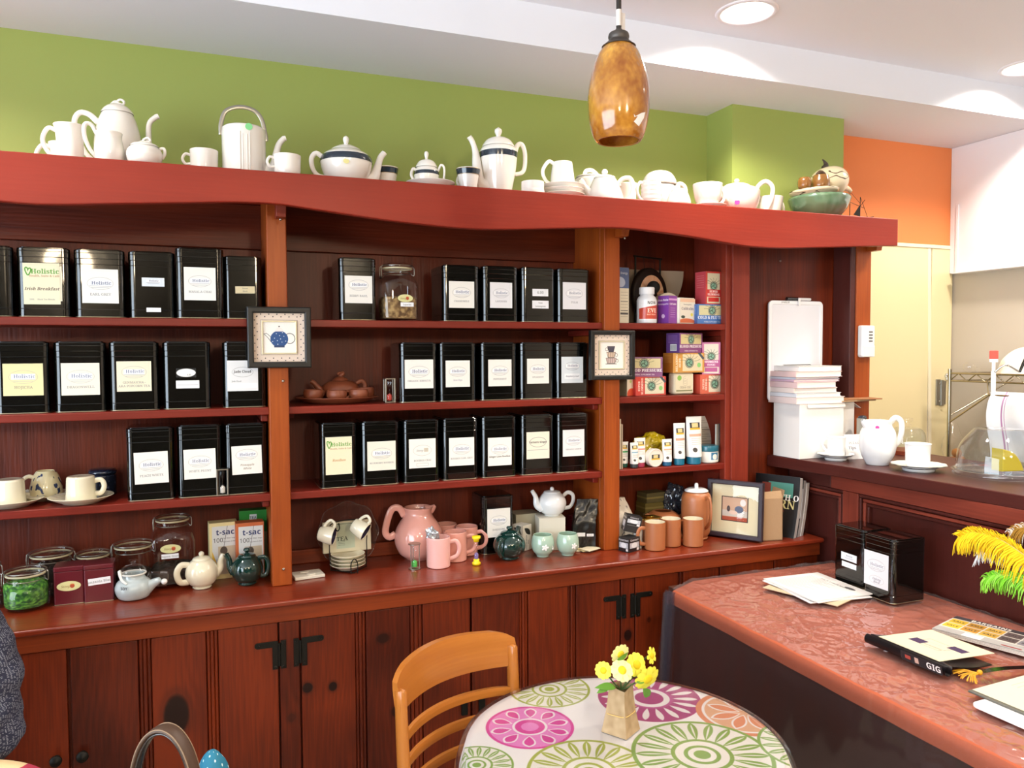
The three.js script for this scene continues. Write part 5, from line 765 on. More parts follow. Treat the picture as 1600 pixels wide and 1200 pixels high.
// ---------------------------------------------------------------- third bay: remedies, teas and creams
function productBox(label, at, [w, h, d], turn, color, front, side, o = {}) {
  const t = thing(o.name || 'tea_box', label, 'box', at, turn, o.group); part(t, 'carton', rbox(w, h, d, 0.0012), std(color, 0.5));
  part(t, 'front_print', print(w - 0.001, h - 0.001, front).translate(0, 0.0005, d / 2 + 0.0005), M.printGloss);
  if (side) part(t, 'side_print', print(d - 0.001, h - 0.001, side).rotateY(-Math.PI / 2).translate(-w / 2 - 0.0005, 0.0005, 0), M.printGloss);
  return t;
}
const emblem = (c, x, y, r, col = '#1f2a26') => { c.fillStyle = col; c.beginPath(); c.arc(x, y, r, 0, 7); c.fill(); c.strokeStyle = '#c8ccb0'; c.lineWidth = r * 0.12; c.beginPath(); c.arc(x, y, r * 0.86, 0, 7); c.stroke(); c.fillStyle = '#7fae96'; c.beginPath(); c.arc(x, y, r * 0.66, 0, 7); c.fill(); c.strokeStyle = '#22332c'; c.beginPath(); for (let i = 0; i < 3; i++) { const a = i * 2.09 - 1.57; c.moveTo(x, y); c.quadraticCurveTo(x + Math.cos(a + 0.7) * r * 0.5, y + Math.sin(a + 0.7) * r * 0.5, x + Math.cos(a) * r * 0.6, y + Math.sin(a) * r * 0.6); } c.stroke(); };
const sprigs = (c, x, y, r, s = 1) => { c.strokeStyle = '#3f4c34'; c.lineWidth = 1.5; for (let i = 0; i < 7; i++) { const a = -2.9 + i * 0.42; c.beginPath(); c.moveTo(x + Math.cos(a) * r, y + Math.sin(a) * r); c.quadraticCurveTo(x + Math.cos(a + 0.2) * r * 1.6, y + Math.sin(a + 0.2) * r * 1.5, x + Math.cos(a) * r * 2.1 * s, y + Math.sin(a) * r * 1.9); c.stroke(); } };
const wideTea = (bg, panel, band, text, sub, flipText) => (c, W, H) => {
  c.fillStyle = bg; c.fillRect(0, 0, W, H); c.fillStyle = panel; c.fillRect(W * 0.05, H * 0.06, W * 0.9, H * 0.72); sprigs(c, W * (flipText ? 0.6 : 0.5), H * 0.32, H * 0.2, 1.3); c.fillStyle = band; c.fillRect(W * 0.05, H * 0.56, W * 0.9, H * 0.24);
  emblem(c, W * 0.5, H * 0.32, H * 0.26); txt(c, text, W * 0.5, H * 0.68, H * 0.2, '#fff', 'serif', 'bold'); txt(c, sub, W * 0.5, H * 0.9, H * 0.09, '#eee', 'sans-serif');
};
const sideTea = (bg, panel, text) => (c, W, H) => {
  c.fillStyle = bg; c.fillRect(0, 0, W, H); c.fillStyle = panel; c.fillRect(W * 0.3, H * 0.06, W * 0.64, H * 0.86); sprigs(c, W * 0.55, H * 0.5, H * 0.26, 1.2); emblem(c, W * 0.52, H * 0.5, H * 0.27);
  c.save(); c.translate(W * 0.16, H * 0.5); c.rotate(-Math.PI / 2); txt(c, text[0], 0, -W * 0.05, W * 0.085, '#fff0e0', 'serif', 'bold'); txt(c, text[1], 0, W * 0.05, W * 0.085, '#fff0e0', 'serif', 'bold'); c.restore();
  c.fillStyle = '#8fd07a'; c.beginPath(); c.arc(W * 0.83, H * 0.62, H * 0.12, 0, 7); c.fill(); c.save(); c.translate(W * 0.9, H * 0.14); c.rotate(0.8); c.fillStyle = '#4a5560'; c.fillRect(-W * 0.12, -H * 0.06, W * 0.24, H * 0.13); c.restore();
};
const tallTea = (bg, panel, band, a, b) => (c, W, H) => { c.fillStyle = bg; c.fillRect(0, 0, W, H); c.fillStyle = panel; c.fillRect(W * 0.1, H * 0.05, W * 0.8, H * 0.5); sprigs(c, W * 0.5, H * 0.42, W * 0.2, 1.2); emblem(c, W * 0.5, H * 0.44, W * 0.24); c.fillStyle = band; c.fillRect(0, H * 0.55, W, H * 0.22); txt(c, a, W / 2, H * 0.61, W * 0.16, '#fff', 'serif', 'bold'); txt(c, b, W / 2, H * 0.7, W * 0.14, '#fff', 'serif', 'bold'); c.fillStyle = panel; c.fillRect(W * 0.08, H * 0.77, W * 0.84, H * 0.2); c.fillStyle = band; c.fillRect(W * 0.16, H * 0.79, W * 0.68, H * 0.13); };
const plainSide = (bg, fg, code) => (c, W, H) => { c.fillStyle = bg; c.fillRect(0, 0, W, H); c.fillStyle = fg; for (let i = 0; i < 6; i++) c.fillRect(W * 0.15, H * (0.12 + i * 0.07), W * 0.7, 1.4); if (code) { c.fillStyle = '#dfe4e2'; c.fillRect(W * 0.3, H * 0.56, W * 0.5, H * 0.34); c.fillStyle = '#556'; for (let i = 0; i < 9; i++) c.fillRect(W * (0.33 + i * 0.05), H * 0.6, W * 0.02, H * 0.26); } };
// top shelf
{
  productBox('tall slim carton with a blue top half behind the second post', [1.478, S1, -0.25], [0.055, 0.212, 0.05], 0.1, '#ddd6c0', (c, W, H) => { c.fillStyle = '#e2dcc8'; c.fillRect(0, 0, W, H); c.fillStyle = '#4c5f8e'; c.fillRect(0, 0, W, H * 0.37); c.fillStyle = '#a9b6d0'; c.beginPath(); c.ellipse(W * 0.3, H * 0.26, W * 0.4, H * 0.09, 0.4, 0, 7); c.fill(); txt(c, 'Energy', W * 0.6, H * 0.1, W * 0.2, '#dfe6f4', 'sans-serif'); for (let i = 0; i < 9; i++) { c.fillStyle = i === 3 || i === 6 ? '#333' : '#8a8474'; c.fillRect(W * 0.3, H * (0.44 + i * 0.055), W * 0.62, i === 3 || i === 6 ? 3 : 1.4); } c.fillStyle = '#4a4a48'; c.fillRect(W * 0.28, H * 0.81, W * 0.66, H * 0.035); }, null, { name: 'remedy_box' });
  const g = thing('gong', 'small dark bronze gong with copper centre hanging in a black stand', 'gong', [1.66, S1, -0.345], 0.35);
  part(g, 'stand', [rod([-0.075, 0, 0], [-0.075, 0.27, 0], 0.004), rod([0.082, 0, 0], [0.082, 0.27, 0], 0.004), rod([-0.085, 0.27, 0], [0.092, 0.27, 0], 0.004), rod([-0.075, 0.004, -0.05], [-0.075, 0.004, 0.05], 0.004), rod([0.082, 0.004, -0.05], [0.082, 0.004, 0.05], 0.004), rod([-0.03, 0.27, 0.004], [-0.03, 0.205, 0.01], 0.001), rod([0.035, 0.27, 0.004], [0.035, 0.205, 0.01], 0.001)], M.iron);
  const D = lath([[0.0005, 0.014], [0.03, 0.013], [0.034, 0.009], [0.062, 0.009], [0.1, 0.008], [0.106, 0.0], [0.106, -0.012]], 56).rotateX(Math.PI / 2).translate(0.002, 0.122, 0.012);
  part(g, 'disc', D, std('#241a14', 0.5, { metalness: 0.5 })); part(g, 'copper_ring', new THREE.RingGeometry(0.028, 0.076, 56, 1).translate(0.002, 0.122, 0.0222), std('#ffffff', 0.35, { metalness: 0.15, map: dataTex(256, 256, (u, v) => { const a = Math.atan2(v - 0.5, u - 0.5); return mixc([222, 160, 118], [246, 214, 178], 0.5 + fbm((a / 6.2832 + 1) % 1, 0.5, 24, 2, 2, 300) * 2); }) }), 'bright copper ring');
  part(g, 'mallet', [ball(0.026, -0.03, 0.145, 0.055), rod([-0.03, 0.145, 0.055], [-0.04, 0.02, 0.05], 0.004)], std('#15110f', 0.8), 'black mallet');
  const s = thing('cloth_banner', 'grey-beige cloth hanging behind the gong', 'cloth', [1.7, S1, -0.39], 0); part(s, 'cloth', grid(10, 10, (u, v) => [-0.17 + u * (0.33 - 0.11 * (1 - v) * (1 - v)), 0.01 + v * 0.215, 0.006 * Math.sin(u * 9)]), std('#a39482', 0.9));
  const b = thing('vitamin_bottle', 'white plastic supplement bottle with a red label', 'bottle', [1.585, S1, -0.225]); part(b, 'body', solid([[0.034, 0], [0.0385, 0.003], [0.0385, 0.088], [0.034, 0.1], [0.026, 0.107], [0.026, 0.112]], { smooth: false }), std('#e6e8ec', 0.4)); part(b, 'cap', solid([[0.029, 0.112], [0.0295, 0.114], [0.0295, 0.136], [0.027, 0.139], [0.0005, 0.139]], { smooth: false }), std('#eceef2', 0.45));
  part(b, 'wrap_label', printRound(0.108, 0.076, 0.0388, (c, W, H) => { c.fillStyle = '#f0f0f2'; c.fillRect(0, 0, W, H); c.fillStyle = '#c8452e'; c.beginPath(); c.moveTo(0, H * 0.42); c.lineTo(W, H * 0.18); c.lineTo(W, H * 0.94); c.lineTo(0, H * 0.94); c.fill(); txt(c, 'NOW', W * 0.5, H * 0.14, H * 0.2, '#333', 'sans-serif', 'bold'); txt(c, 'EVE', W * 0.52, H * 0.52, H * 0.28, '#ffe9d8', 'serif', 'bold'); txt(c, 'Multi Vitamin', W * 0.5, H * 0.72, H * 0.09, '#ffe0d0', 'sans-serif'); }).translate(0, 0.012, 0), M.printGloss);
  const p = thing('plaque', 'cream oval-topped box standing behind the purple carton', 'box', [1.72, S1, -0.3], 0); const ps = new THREE.Shape(); ps.moveTo(-0.052, 0); ps.lineTo(0.052, 0); ps.lineTo(0.052, 0.09); ps.quadraticCurveTo(0.04, 0.124, 0, 0.126); ps.quadraticCurveTo(-0.04, 0.124, -0.052, 0.09); ps.closePath(); part(p, 'carton', extrude(ps, 0.03, 0.001).translate(0, 0, -0.015), M.cream);
  productBox('small purple medicine carton beside the supplement bottle', [1.678, S1, -0.225], [0.052, 0.108, 0.052], 0.35, '#7a3a9a', (c, W, H) => { c.fillStyle = '#8a3aa2'; c.fillRect(0, 0, W, H); c.fillStyle = '#d9a0e0'; c.fillRect(0, H * 0.1, W, H * 0.07); txt(c, 'Cell Salts', W * 0.5, H * 0.3, W * 0.18, '#fff', 'sans-serif', 'bold'); for (let i = 0; i < 5; i++) { c.fillStyle = '#d8b8e4'; c.fillRect(W * 0.2, H * (0.44 + i * 0.08), W * 0.6, 1.6); } }, (c, W, H) => { c.fillStyle = '#7a3aa0'; c.fillRect(0, 0, W, H); txt(c, 'Sinus Relief', W * 0.5, H * 0.16, W * 0.2, '#fff', 'sans-serif', 'bold'); txt(c, 'Homeopathic', W * 0.5, H * 0.3, W * 0.17, '#fff', 'sans-serif'); c.fillStyle = '#e0c8f0'; c.beginPath(); c.arc(W * 0.5, H * 0.74, W * 0.16, 0, 7); c.fill(); }, { name: 'remedy_box' });
  const cc = thing('remedy_canister', 'cream rounded remedy tub reading Coldcalm', 'canister', [1.755, S1, -0.235], 0.25); part(cc, 'body', slab(0.096, 0.05, 0.102, 0.014, 0.003), std('#ece6d6', 0.4)); part(cc, 'front_print', print(0.086, 0.094, (c, W, H) => { c.fillStyle = '#efe8d8'; c.fillRect(0, 0, W, H); c.fillStyle = '#f0c8a8'; c.fillRect(0, 0, W, H * 0.14); txt(c, 'Homeopathic', W * 0.5, H * 0.24, W * 0.09, '#666', 'sans-serif'); txt(c, 'Coldcalm', W * 0.5, H * 0.42, W * 0.17, '#5a5068', 'serif', 'bold'); c.fillStyle = '#d86a3a'; c.beginPath(); c.ellipse(W * 0.45, H * 1.0, W * 0.6, H * 0.18, 0, 0, 7); c.fill(); c.fillStyle = '#e8dc50'; c.beginPath(); c.arc(W * 0.78, H * 0.66, W * 0.08, 0, 7); c.fill(); c.fillStyle = '#2c3a28'; c.beginPath(); c.ellipse(W * 0.2, H * 0.76, W * 0.13, H * 0.06, 0, 0, 7); c.fill(); }).translate(0, 0.004, 0.0256), M.printGloss);
  productBox('blue cold and flu tea box under the red slimming tea box', [1.872, S1, -0.24], [0.146, 0.078, 0.066], 0.06, '#3f6ab0', wideTea('#4a7ac0', '#d8d2a4', '#3f74c0', 'COLD & FLU TIME', 'HERBAL SUPPLEMENT TEA'), plainSide('#3f6ab0', '#cdd8ee'));
  productBox('tall red slimming tea box standing on the blue tea box', [1.882, S1 + 0.0785, -0.245], [0.078, 0.131, 0.066], 0.05, '#c23028', tallTea('#c8342c', '#ddd4b4', '#c8302a', 'SUPER', 'SLIMMING'), plainSide('#d04a54', '#f0b8b0'));
}
// middle shelf
{
  productBox('small carton half hidden beside the cup-stack picture', [1.502, S2, -0.235], [0.04, 0.136, 0.04], 0.35, '#ddd2b8', (c, W, H) => { c.fillStyle = '#e4dac2'; c.fillRect(0, 0, W, H); c.fillStyle = '#d8583a'; c.beginPath(); c.ellipse(W * 0.7, H * 0.95, W * 0.7, H * 0.16, 0, 0, 7); c.fill(); c.fillStyle = '#c8a8d0'; c.beginPath(); c.arc(W * 0.7, H * 0.45, W * 0.25, 0, 7); c.fill(); c.fillStyle = '#b8cc78'; c.beginPath(); c.arc(W * 0.5, H * 0.6, W * 0.14, 0, 7); c.fill(); }, plainSide('#8e8a74', '#6a6858'), { name: 'remedy_box' });
  productBox('red tea box lying on its side below the purple blood pressure box', [1.59, S2, -0.235], [0.136, 0.073, 0.066], 0.02, '#c43a30', sideTea('#cc4034', '#e4dcc0', ['SUPER', 'SLIMMING']), null);
  productBox('purple blood pressure tea box, the lower one at left', [1.576, S2 + 0.0735, -0.235], [0.14, 0.075, 0.066], -0.42, '#7c4a78', wideTea('#8a5080', '#d8cc9c', '#7c4474', 'BLOOD PRESSURE', 'HERBAL SUPPLEMENT TEA'), null).children[0].material = std('#b89ac0', 0.5);
  const sp = thing('soap_bar', 'cream wrapped soap with a green dot reading Olive Oil', 'soap', [1.748, S2, -0.235], 0.05); part(sp, 'wrapper', rbox(0.094, 0.086, 0.045, 0.01, 3), std('#e0d6b8', 0.6)); part(sp, 'front_print', print(0.084, 0.074, (c, W, H) => { c.fillStyle = '#e4dabc'; c.fillRect(0, 0, W, H); c.fillStyle = '#8cbc58'; c.beginPath(); c.arc(W * 0.22, H * 0.2, W * 0.12, 0, 7); c.fill(); c.strokeStyle = '#9a8c74'; for (let i = 0; i < 3; i++) { c.beginPath(); c.arc(W * 0.55, H * (0.25 + i * 0.12), W * 0.12, 0, 5); c.stroke(); } txt(c, 'Olive Oil', W * 0.55, H * 0.7, W * 0.15, '#8a7a64', 'serif'); c.fillStyle = '#8a8a60'; c.fillRect(W * 0.04, H * 0.84, W * 0.92, H * 0.08); }).translate(0, 0.006, 0.0229), M.print);
  productBox('orange tea box lying on the soap, under the purple box', [1.762, S2 + 0.0865, -0.237], [0.15, 0.0775, 0.066], 0.05, '#c8893a', sideTea('#d49a48', '#e4d6b0', ['RELAXING', 'HERB']), plainSide('#c07a2c', '#e0b878'));
  productBox('purple blood pressure tea box, topmost of the stack', [1.765, S2 + 0.1645, -0.237], [0.14, 0.0775, 0.066], 0.3, '#5c3a78', wideTea('#8a4a82', '#d8cc94', '#86447c', 'BLOOD PRESSURE', 'HERBAL SUPPLEMENT TEA'), plainSide('#5c3a7e', '#a890c4', true));
  productBox('orange-red tea box lying on its side below the tall pink box', [1.884, S2, -0.24], [0.138, 0.0775, 0.066], 0.05, '#d0503c', sideTea('#dc6a50', '#e6dcc4', ['DETOX', 'HERBAL']), null);
  productBox('tall pink tea box standing on the orange-red box', [1.884, S2 + 0.078, -0.235], [0.072, 0.128, 0.066], -0.45, '#b85a90', tallTea('#c0709c', '#dcd8c8', '#b85a92', 'WOMENS', 'TONIC'), null);
}
// lower shelf: tubes and jars of cream
{
  const logo = (c, W, y, h) => { c.fillStyle = '#30343a'; c.fillRect(W * 0.2, y, W * 0.6, h); c.fillStyle = '#d8c890'; c.fillRect(W * 0.32, y + h * 0.1, W * 0.36, h * 0.8); c.fillStyle = '#e0ae2c'; c.fillRect(W * 0.18, y + h, W * 0.64, h * 0.35); };
  function tube(label, x, z, w, h, cap, bandCol, ink) {
    const t = thing('cream_tube', label, 'tube', [x, S3, z], rr(-0.1, 0.1)), ch = h * 0.16, r = w * 0.42;
    part(t, 'cap', solid([[0.0005, 0], [r * 0.86, 0], [r * 0.92, 0.003], [r * 0.92, ch]], { smooth: false }), phy(cap, 0.3, { clearcoat: 0.4 }), 'coloured cap');
    const f = (u, v) => { const a = u * Math.PI * 2, k = v, rx = r * (1 - k) + (w / 2) * k, rz = r * (1 - k) + 0.0015 * k; return [Math.cos(a) * rx, ch + v * (h - ch), -Math.sin(a) * rz]; };
    part(t, 'body', grid(28, 6, f), std('#eceae6', 0.35));
    const fr = grid(10, 6, (u, v) => { const q = f(0.75 + (u - 0.5) * 0.38, 0.03 + v * 0.94); return [q[0], q[1], q[2] + 0.0008]; });
    part(t, 'front_print', intoSlot(fr, slot(w * 0.9, h * 0.8, (c, W, H) => { c.fillStyle = '#efede8'; c.fillRect(0, 0, W, H); logo(c, W, H * 0.12, H * 0.14); c.fillStyle = bandCol; c.fillRect(W * 0.1, H * 0.42, W * 0.8, H * 0.07); for (let i = 0; i < 4; i++) { c.fillStyle = ink; c.fillRect(W * 0.2, H * (0.54 + i * 0.05), W * 0.6, 1.3); } c.fillStyle = '#4a4642'; c.beginPath(); c.arc(W * 0.35, H * 0.84, W * 0.13, 0, 7); c.fill(); })), M.print);
    return t;
  }
  tube('small cream tube with a green band behind the white paper edges', 1.486, -0.225, 0.036, 0.098, '#1f5a4c', '#3a9a5a', '#777'); tube('small cream tube with a dark grey cap and blue band', 1.515, -0.198, 0.038, 0.097, '#3a4448', '#8ab0c4', '#777'); tube('small cream tube with a raspberry cap', 1.548, -0.212, 0.05, 0.112, '#a83a54', '#d88a80', '#a66'); tube('small tube with a blue cap right of the round box', 1.66, -0.197, 0.046, 0.104, '#1f5f84', '#d8a888', '#777'); tube('slim white tube with a teal cap between two others', 1.716, -0.197, 0.054, 0.164, '#1d6f8c', '#c89a80', '#777'); tube('tallest white cream tube with a teal cap', 1.785, -0.2, 0.076, 0.186, '#1d6f8c', '#d0a890', '#777');
  const b = thing('round_box', 'round white soap box standing on edge', 'box', [1.603, S3, -0.196], 0.1); part(b, 'carton', [new THREE.CylinderGeometry(0.0345, 0.0345, 0.026, 40, 1).rotateX(Math.PI / 2).translate(0, 0.0345, -0.004), new THREE.TorusGeometry(0.033, 0.003, 8, 40).translate(0, 0.0345, 0.008)], std('#e2d8cc', 0.55)); part(b, 'front_print', intoSlot(new THREE.CircleGeometry(0.031, 32), slot(0.062, 0.062, (c, W, H) => { c.fillStyle = '#eadfd2'; c.fillRect(0, 0, W, H); logo(c, W, H * 0.3, H * 0.24); })).translate(0, 0.0345, 0.0095), M.print);
  const y = thing('plastic_bag', 'crumpled yellow plastic bag behind the tubes', 'bag', [1.67, S3, -0.33]); const g = new THREE.IcosahedronGeometry(0.06, 12), p = g.attributes.position; for (let i = 0; i < p.count; i++) { const x = p.getX(i), yy = p.getY(i), z = p.getZ(i), n = 1 + 0.35 * noise3.noise(x * 26, yy * 30, z * 26) + 0.12 * noise3.noise(x * 70, yy * 70, z * 70); p.setXYZ(i, x * n * 1.15, Math.max(0, (yy * n) * 0.95 + 0.056), z * n * 0.8); } g.computeVertexNormals(); part(y, 'bag', g, phy('#cdb318', 0.3, { clearcoat: 0.3 }));
  const j = thing('cream_jar', 'small white jar with a teal lid at the right', 'jar', [1.863, S3, -0.215], 0.1); part(j, 'body', solid([[0.0005, 0], [0.036, 0], [0.041, 0.005], [0.042, 0.03], [0.041, 0.046]], { smooth: false }), std('#ece8de', 0.35)); part(j, 'lid', solid([[0.041, 0.046], [0.0425, 0.047], [0.0425, 0.066], [0.039, 0.069], [0.0005, 0.069]], { smooth: false }), phy('#1d6478', 0.3, { clearcoat: 0.4 }), 'teal lid'); part(j, 'front_print', printRound(0.05, 0.036, 0.0424, (c, W, H) => { c.fillStyle = '#efece2'; c.fillRect(0, 0, W, H); c.fillStyle = '#2f6f94'; c.fillRect(W * 0.16, 0, W * 0.68, H * 0.8); c.fillStyle = '#e8e4da'; c.beginPath(); c.arc(W * 0.5, H * 0.46, W * 0.22, 0, 7); c.fill(); txt(c, 'Cream', W * 0.5, H * 0.7, H * 0.2, '#fff', 'sans-serif'); }).translate(0, 0.007, 0), M.print);
  productBox('little cream carton with an orange logo behind the tallest tube', [1.855, S3, -0.3], [0.05, 0.125, 0.04], 0.1, '#e2d8c4', (c, W, H) => { c.fillStyle = '#e6dcc8'; c.fillRect(0, 0, W, H); logo(c, W, H * 0.1, H * 0.2); for (let i = 0; i < 4; i++) { c.fillStyle = '#b88'; c.fillRect(W * 0.2, H * (0.5 + i * 0.07), W * 0.6, 1.4); } }, null, { name: 'remedy_box' });
  const c1 = thing('leaflet', 'printed leaflet curling forward at the right of the lower shelf', 'leaflet', [1.93, S3, -0.34], -0.25); part(c1, 'paper', intoSlot(grid(8, 14, (u, v) => [(u - 0.5) * 0.085 - v * 0.035, 0.012 + v * 0.15 - 0.012 * Math.cos(v * 3), 0.05 * Math.sin(v * 2.6) + 0.02 * Math.cos(v * 3.1)]), slot(0.085, 0.16, (c, W, H) => { c.fillStyle = '#cfc6b8'; c.fillRect(0, 0, W, H); for (let i = 0; i < 16; i++) { c.fillStyle = '#6a6258'; c.fillRect(W * 0.14, H * (0.06 + i * 0.05), W * (0.5 + 0.2 * ((i * 7) % 3)), i % 5 ? 1.2 : 2.6); } })), M.print);
  const c2 = thing('leaflet', 'pale grey-green booklet upright against the third post', 'leaflet', [1.922, S3, -0.222], 0.5); part(c2, 'cover', rbox(0.062, 0.152, 0.006, 0.001), std('#b4b6b0', 0.6));
  for (const [i, x] of [[0, 1.444], [1, 1.452]]) { const q = thing('booklet', ['thin cream booklet seen edge-on touching the second post', 'thin grey booklet seen edge-on, second from the post'][i], 'booklet', [x + 0.004, S3, -0.25], 0); part(q, 'pages', rbox(0.005, 0.19 - i * 0.02, 0.13, 0.001), std(i ? '#b8aa94' : '#d8ccb4', 0.8)); }
}
// counter below
{
  M.terra = phy('#a9673e', 0.42, { clearcoat: 0.25, clearcoatRoughness: 0.3 }); M.innerCream = phy('#e6dcc2', 0.25, { clearcoat: 0.5 });
  const tm = (label, at, turn) => { const t = thing('mug', label, 'mug', at, turn, 'terracotta mugs'); part(t, 'body', solid([[0.0005, 0], [0.036, 0], [0.0385, 0.003], [0.039, 0.1], [0.0375, 0.1035]], { smooth: false }), M.terra); part(t, 'inside', lath([[0.0005, 0.02], [0.034, 0.022], [0.0355, 0.1], [0.0375, 0.1036]], 40), M.innerCream, 'cream glazed inside'); part(t, 'handle', sweep([[-0.036, 0.08, 0], [-0.058, 0.08, 0], [-0.068, 0.056, 0], [-0.06, 0.026, 0], [-0.037, 0.02, 0]], 0.0055, { flat: [1.3, 0.8] }), M.terra); return t; };
  const a = tm('terracotta mug with its handle to the left, leftmost of three', [1.551, CT, -0.105], -0.2);
  copy(a, 'terracotta mug in the middle of the row of three', [1.637, CT, -0.132], -0.8); copy(a, 'rightmost terracotta mug below the tall jar', [1.716, CT, -0.1], -1.3);
  const tj = thing('tea_jar', 'tall terracotta pot with a white lid beside the picture frame', 'jar', [1.796, CT, -0.195], 0); part(tj, 'body', hollow([[0.043, 0], [0.046, 0.004], [0.044, 0.01], [0.054, 0.03], [0.0585, 0.08], [0.0585, 0.15], [0.053, 0.175], [0.042, 0.186]], 0.004), M.terra); part(tj, 'lid', solid([[0.046, 0.187], [0.045, 0.192], [0.03, 0.199], [0.0005, 0.2]]), M.chinaCool, 'white lid'); part(tj.children[1], 'knob', solid([[0.008, 0.198], [0.0075, 0.214], [0.005, 0.219], [0.0005, 0.22]], { smooth: false }), M.chinaCool);
  part(tj, 'handle', sweep([[0.004, 0.165, 0.054], [0.004, 0.172, 0.072], [0.004, 0.15, 0.088], [0.004, 0.09, 0.088], [0.004, 0.06, 0.07], [0.004, 0.05, 0.054]], 0.0058, { flat: [1.3, 0.8] }), M.terra);
  pot('teapot', 'squat lidless terracotta teapot behind the three mugs', 'teapot', [1.685, CT, -0.262], 0.15, { mat: M.terra, outer: [[0.05, 0], [0.074, 0.02], [0.088, 0.055], [0.08, 0.085], [0.056, 0.105], [0.04, 0.109]], spout: [[0.07, 0.05, 0], [0.1, 0.068, 0.01], [0.125, 0.086, 0.016], [0.14, 0.094, 0.02]], spoutR: [0.028, 0.021, 0.014, 0.0125], handle: [[-0.07, 0.09, 0], [-0.098, 0.098, 0], [-0.112, 0.07, 0], [-0.1, 0.04, 0], [-0.08, 0.034, 0]], handleR: 0.007 }).scale.set(0.86, 0.95, 0.86);
  const gb = thing('tea_caddy', 'terracotta-coloured caddy with a gold lid behind the left mug', 'tin', [1.574, CT, -0.186], 0.1); part(gb, 'body', slab(0.084, 0.06, 0.098, 0.01, 0.002), M.terra); part(gb, 'lid', slab(0.087, 0.063, 0.006, 0.01, 0.002).translate(0, 0.098, 0), M.brass, 'gold lid'); part(gb, 'knob', solid([[0.016, 0.103], [0.02, 0.108], [0.0005, 0.111]]), M.brass);
  for (const [i, w] of [[0, 0.12], [1, 0.105], [2, 0.1], [3, 0.1]]) { const q = thing('carton', ['dark', 'second', 'third', 'topmost'][i] + ' olive carton in the stack in the dark back corner', 'box', [1.69 + i * 0.004, CT + 0.0008 + i * 0.0408, -0.375], 0.04 * (i - 1)); part(q, 'box', rbox(w, 0.04, 0.07, 0.001), std(['#3f2a1a', '#5c4c26', '#6e602c', '#5c5230'][i], 0.6)); part(q, 'band', rbox(w + 0.001, 0.008, 0.071, 0.001).translate(0, 0.016, 0), std('#8a7a44', 0.5)); }
  const cr = thing('plastic_bag', 'crumpled dark translucent plastic bag in the back corner', 'bag', [1.8, CT, -0.345]); const g = new THREE.IcosahedronGeometry(0.07, 14), p = g.attributes.position; for (let i = 0; i < p.count; i++) { const x = p.getX(i), y = p.getY(i), z = p.getZ(i), n = 1 + 0.3 * noise3.noise(x * 22 + 4, y * 24, z * 22) + 0.2 * noise3.noise(x * 60, y * 60, z * 60); p.setXYZ(i, x * n * 0.95, Math.max(0, y * n * 1.35 + 0.094), Math.max(-0.06, z * n * 0.7)); } g.computeVertexNormals(); part(cr, 'bag', g, phy('#2c3038', 0.18, { clearcoat: 0.8 }));
  // bag and little camera-print boxes by the post
  const bg = thing('paper_bag', 'crumpled pale printed paper bag by the second post', 'bag', [1.478, CT, -0.225], 0.1); const bgeo = new THREE.BoxGeometry(0.09, 0.18, 0.07, 14, 22, 10).translate(0, 0.09, 0), q = bgeo.attributes.position; for (let i = 0; i < q.count; i++) { const x = q.getX(i), y = q.getY(i), z = q.getZ(i), n = noise3.noise(x * 40, y * 30, z * 40) * 0.009, s = Math.max(0.15, 1 - Math.max(0, y - 0.09) / 0.105); q.setXYZ(i, x * (0.6 + 0.4 * s) + n - Math.max(0, y - 0.09) * 0.25, y, z * s + n); } bgeo.computeVertexNormals(); part(bg, 'bag', bgeo, std('#ffffff', 0.7, { map: dataTex(256, 256, (u, v) => mixc([206, 196, 180], [70, 60, 66], fbm(u, v, 9, 9, 2, 330) > 0.2 ? 0.75 : 0)) }));
  const cam = (c, W, H) => { c.fillStyle = '#16161a'; c.fillRect(0, 0, W, H); c.fillStyle = '#b8bcc4'; c.fillRect(W * 0.08, H * 0.34, W * 0.84, H * 0.4); c.fillStyle = '#dfe2e6'; c.beginPath(); c.ellipse(W * 0.5, H * 0.54, W * 0.26, H * 0.2, 0, 0, 7); c.fill(); txt(c, 'Gourmet', W * 0.5, H * 0.17, H * 0.2, '#d8d8dc', 'serif', 'bold'); c.fillStyle = '#e4e0e0'; c.fillRect(W * 0.72, H * 0.76, W * 0.2, H * 0.18); };
  productBox('little black and silver carton in front of the paper bag', [1.452, CT, -0.125], [0.062, 0.052, 0.05], 0.35, '#17171a', cam, cam, { name: 'small_carton' });
  const t2 = productBox('little black and silver carton tilted on top of another', [1.47, CT + 0.066, -0.15], [0.06, 0.062, 0.05], -0.3, '#17171a', (c, W, H) => { cam(c, W, H * 0.6); c.fillStyle = '#1c1c20'; c.fillRect(0, H * 0.6, W, H * 0.4); c.fillStyle = '#888'; c.fillRect(W * 0.1, H * 0.56, W * 0.8, 2); }, cam, { name: 'small_carton' }); t2.rotation.z = -0.22;
  const pb = thing('carton', 'white carton side standing at the foot of the second post', 'box', [1.505, CT, -0.15], 0.9); part(pb, 'box', rbox(0.034, 0.07, 0.03, 0.001), std('#d8d4cc', 0.7));
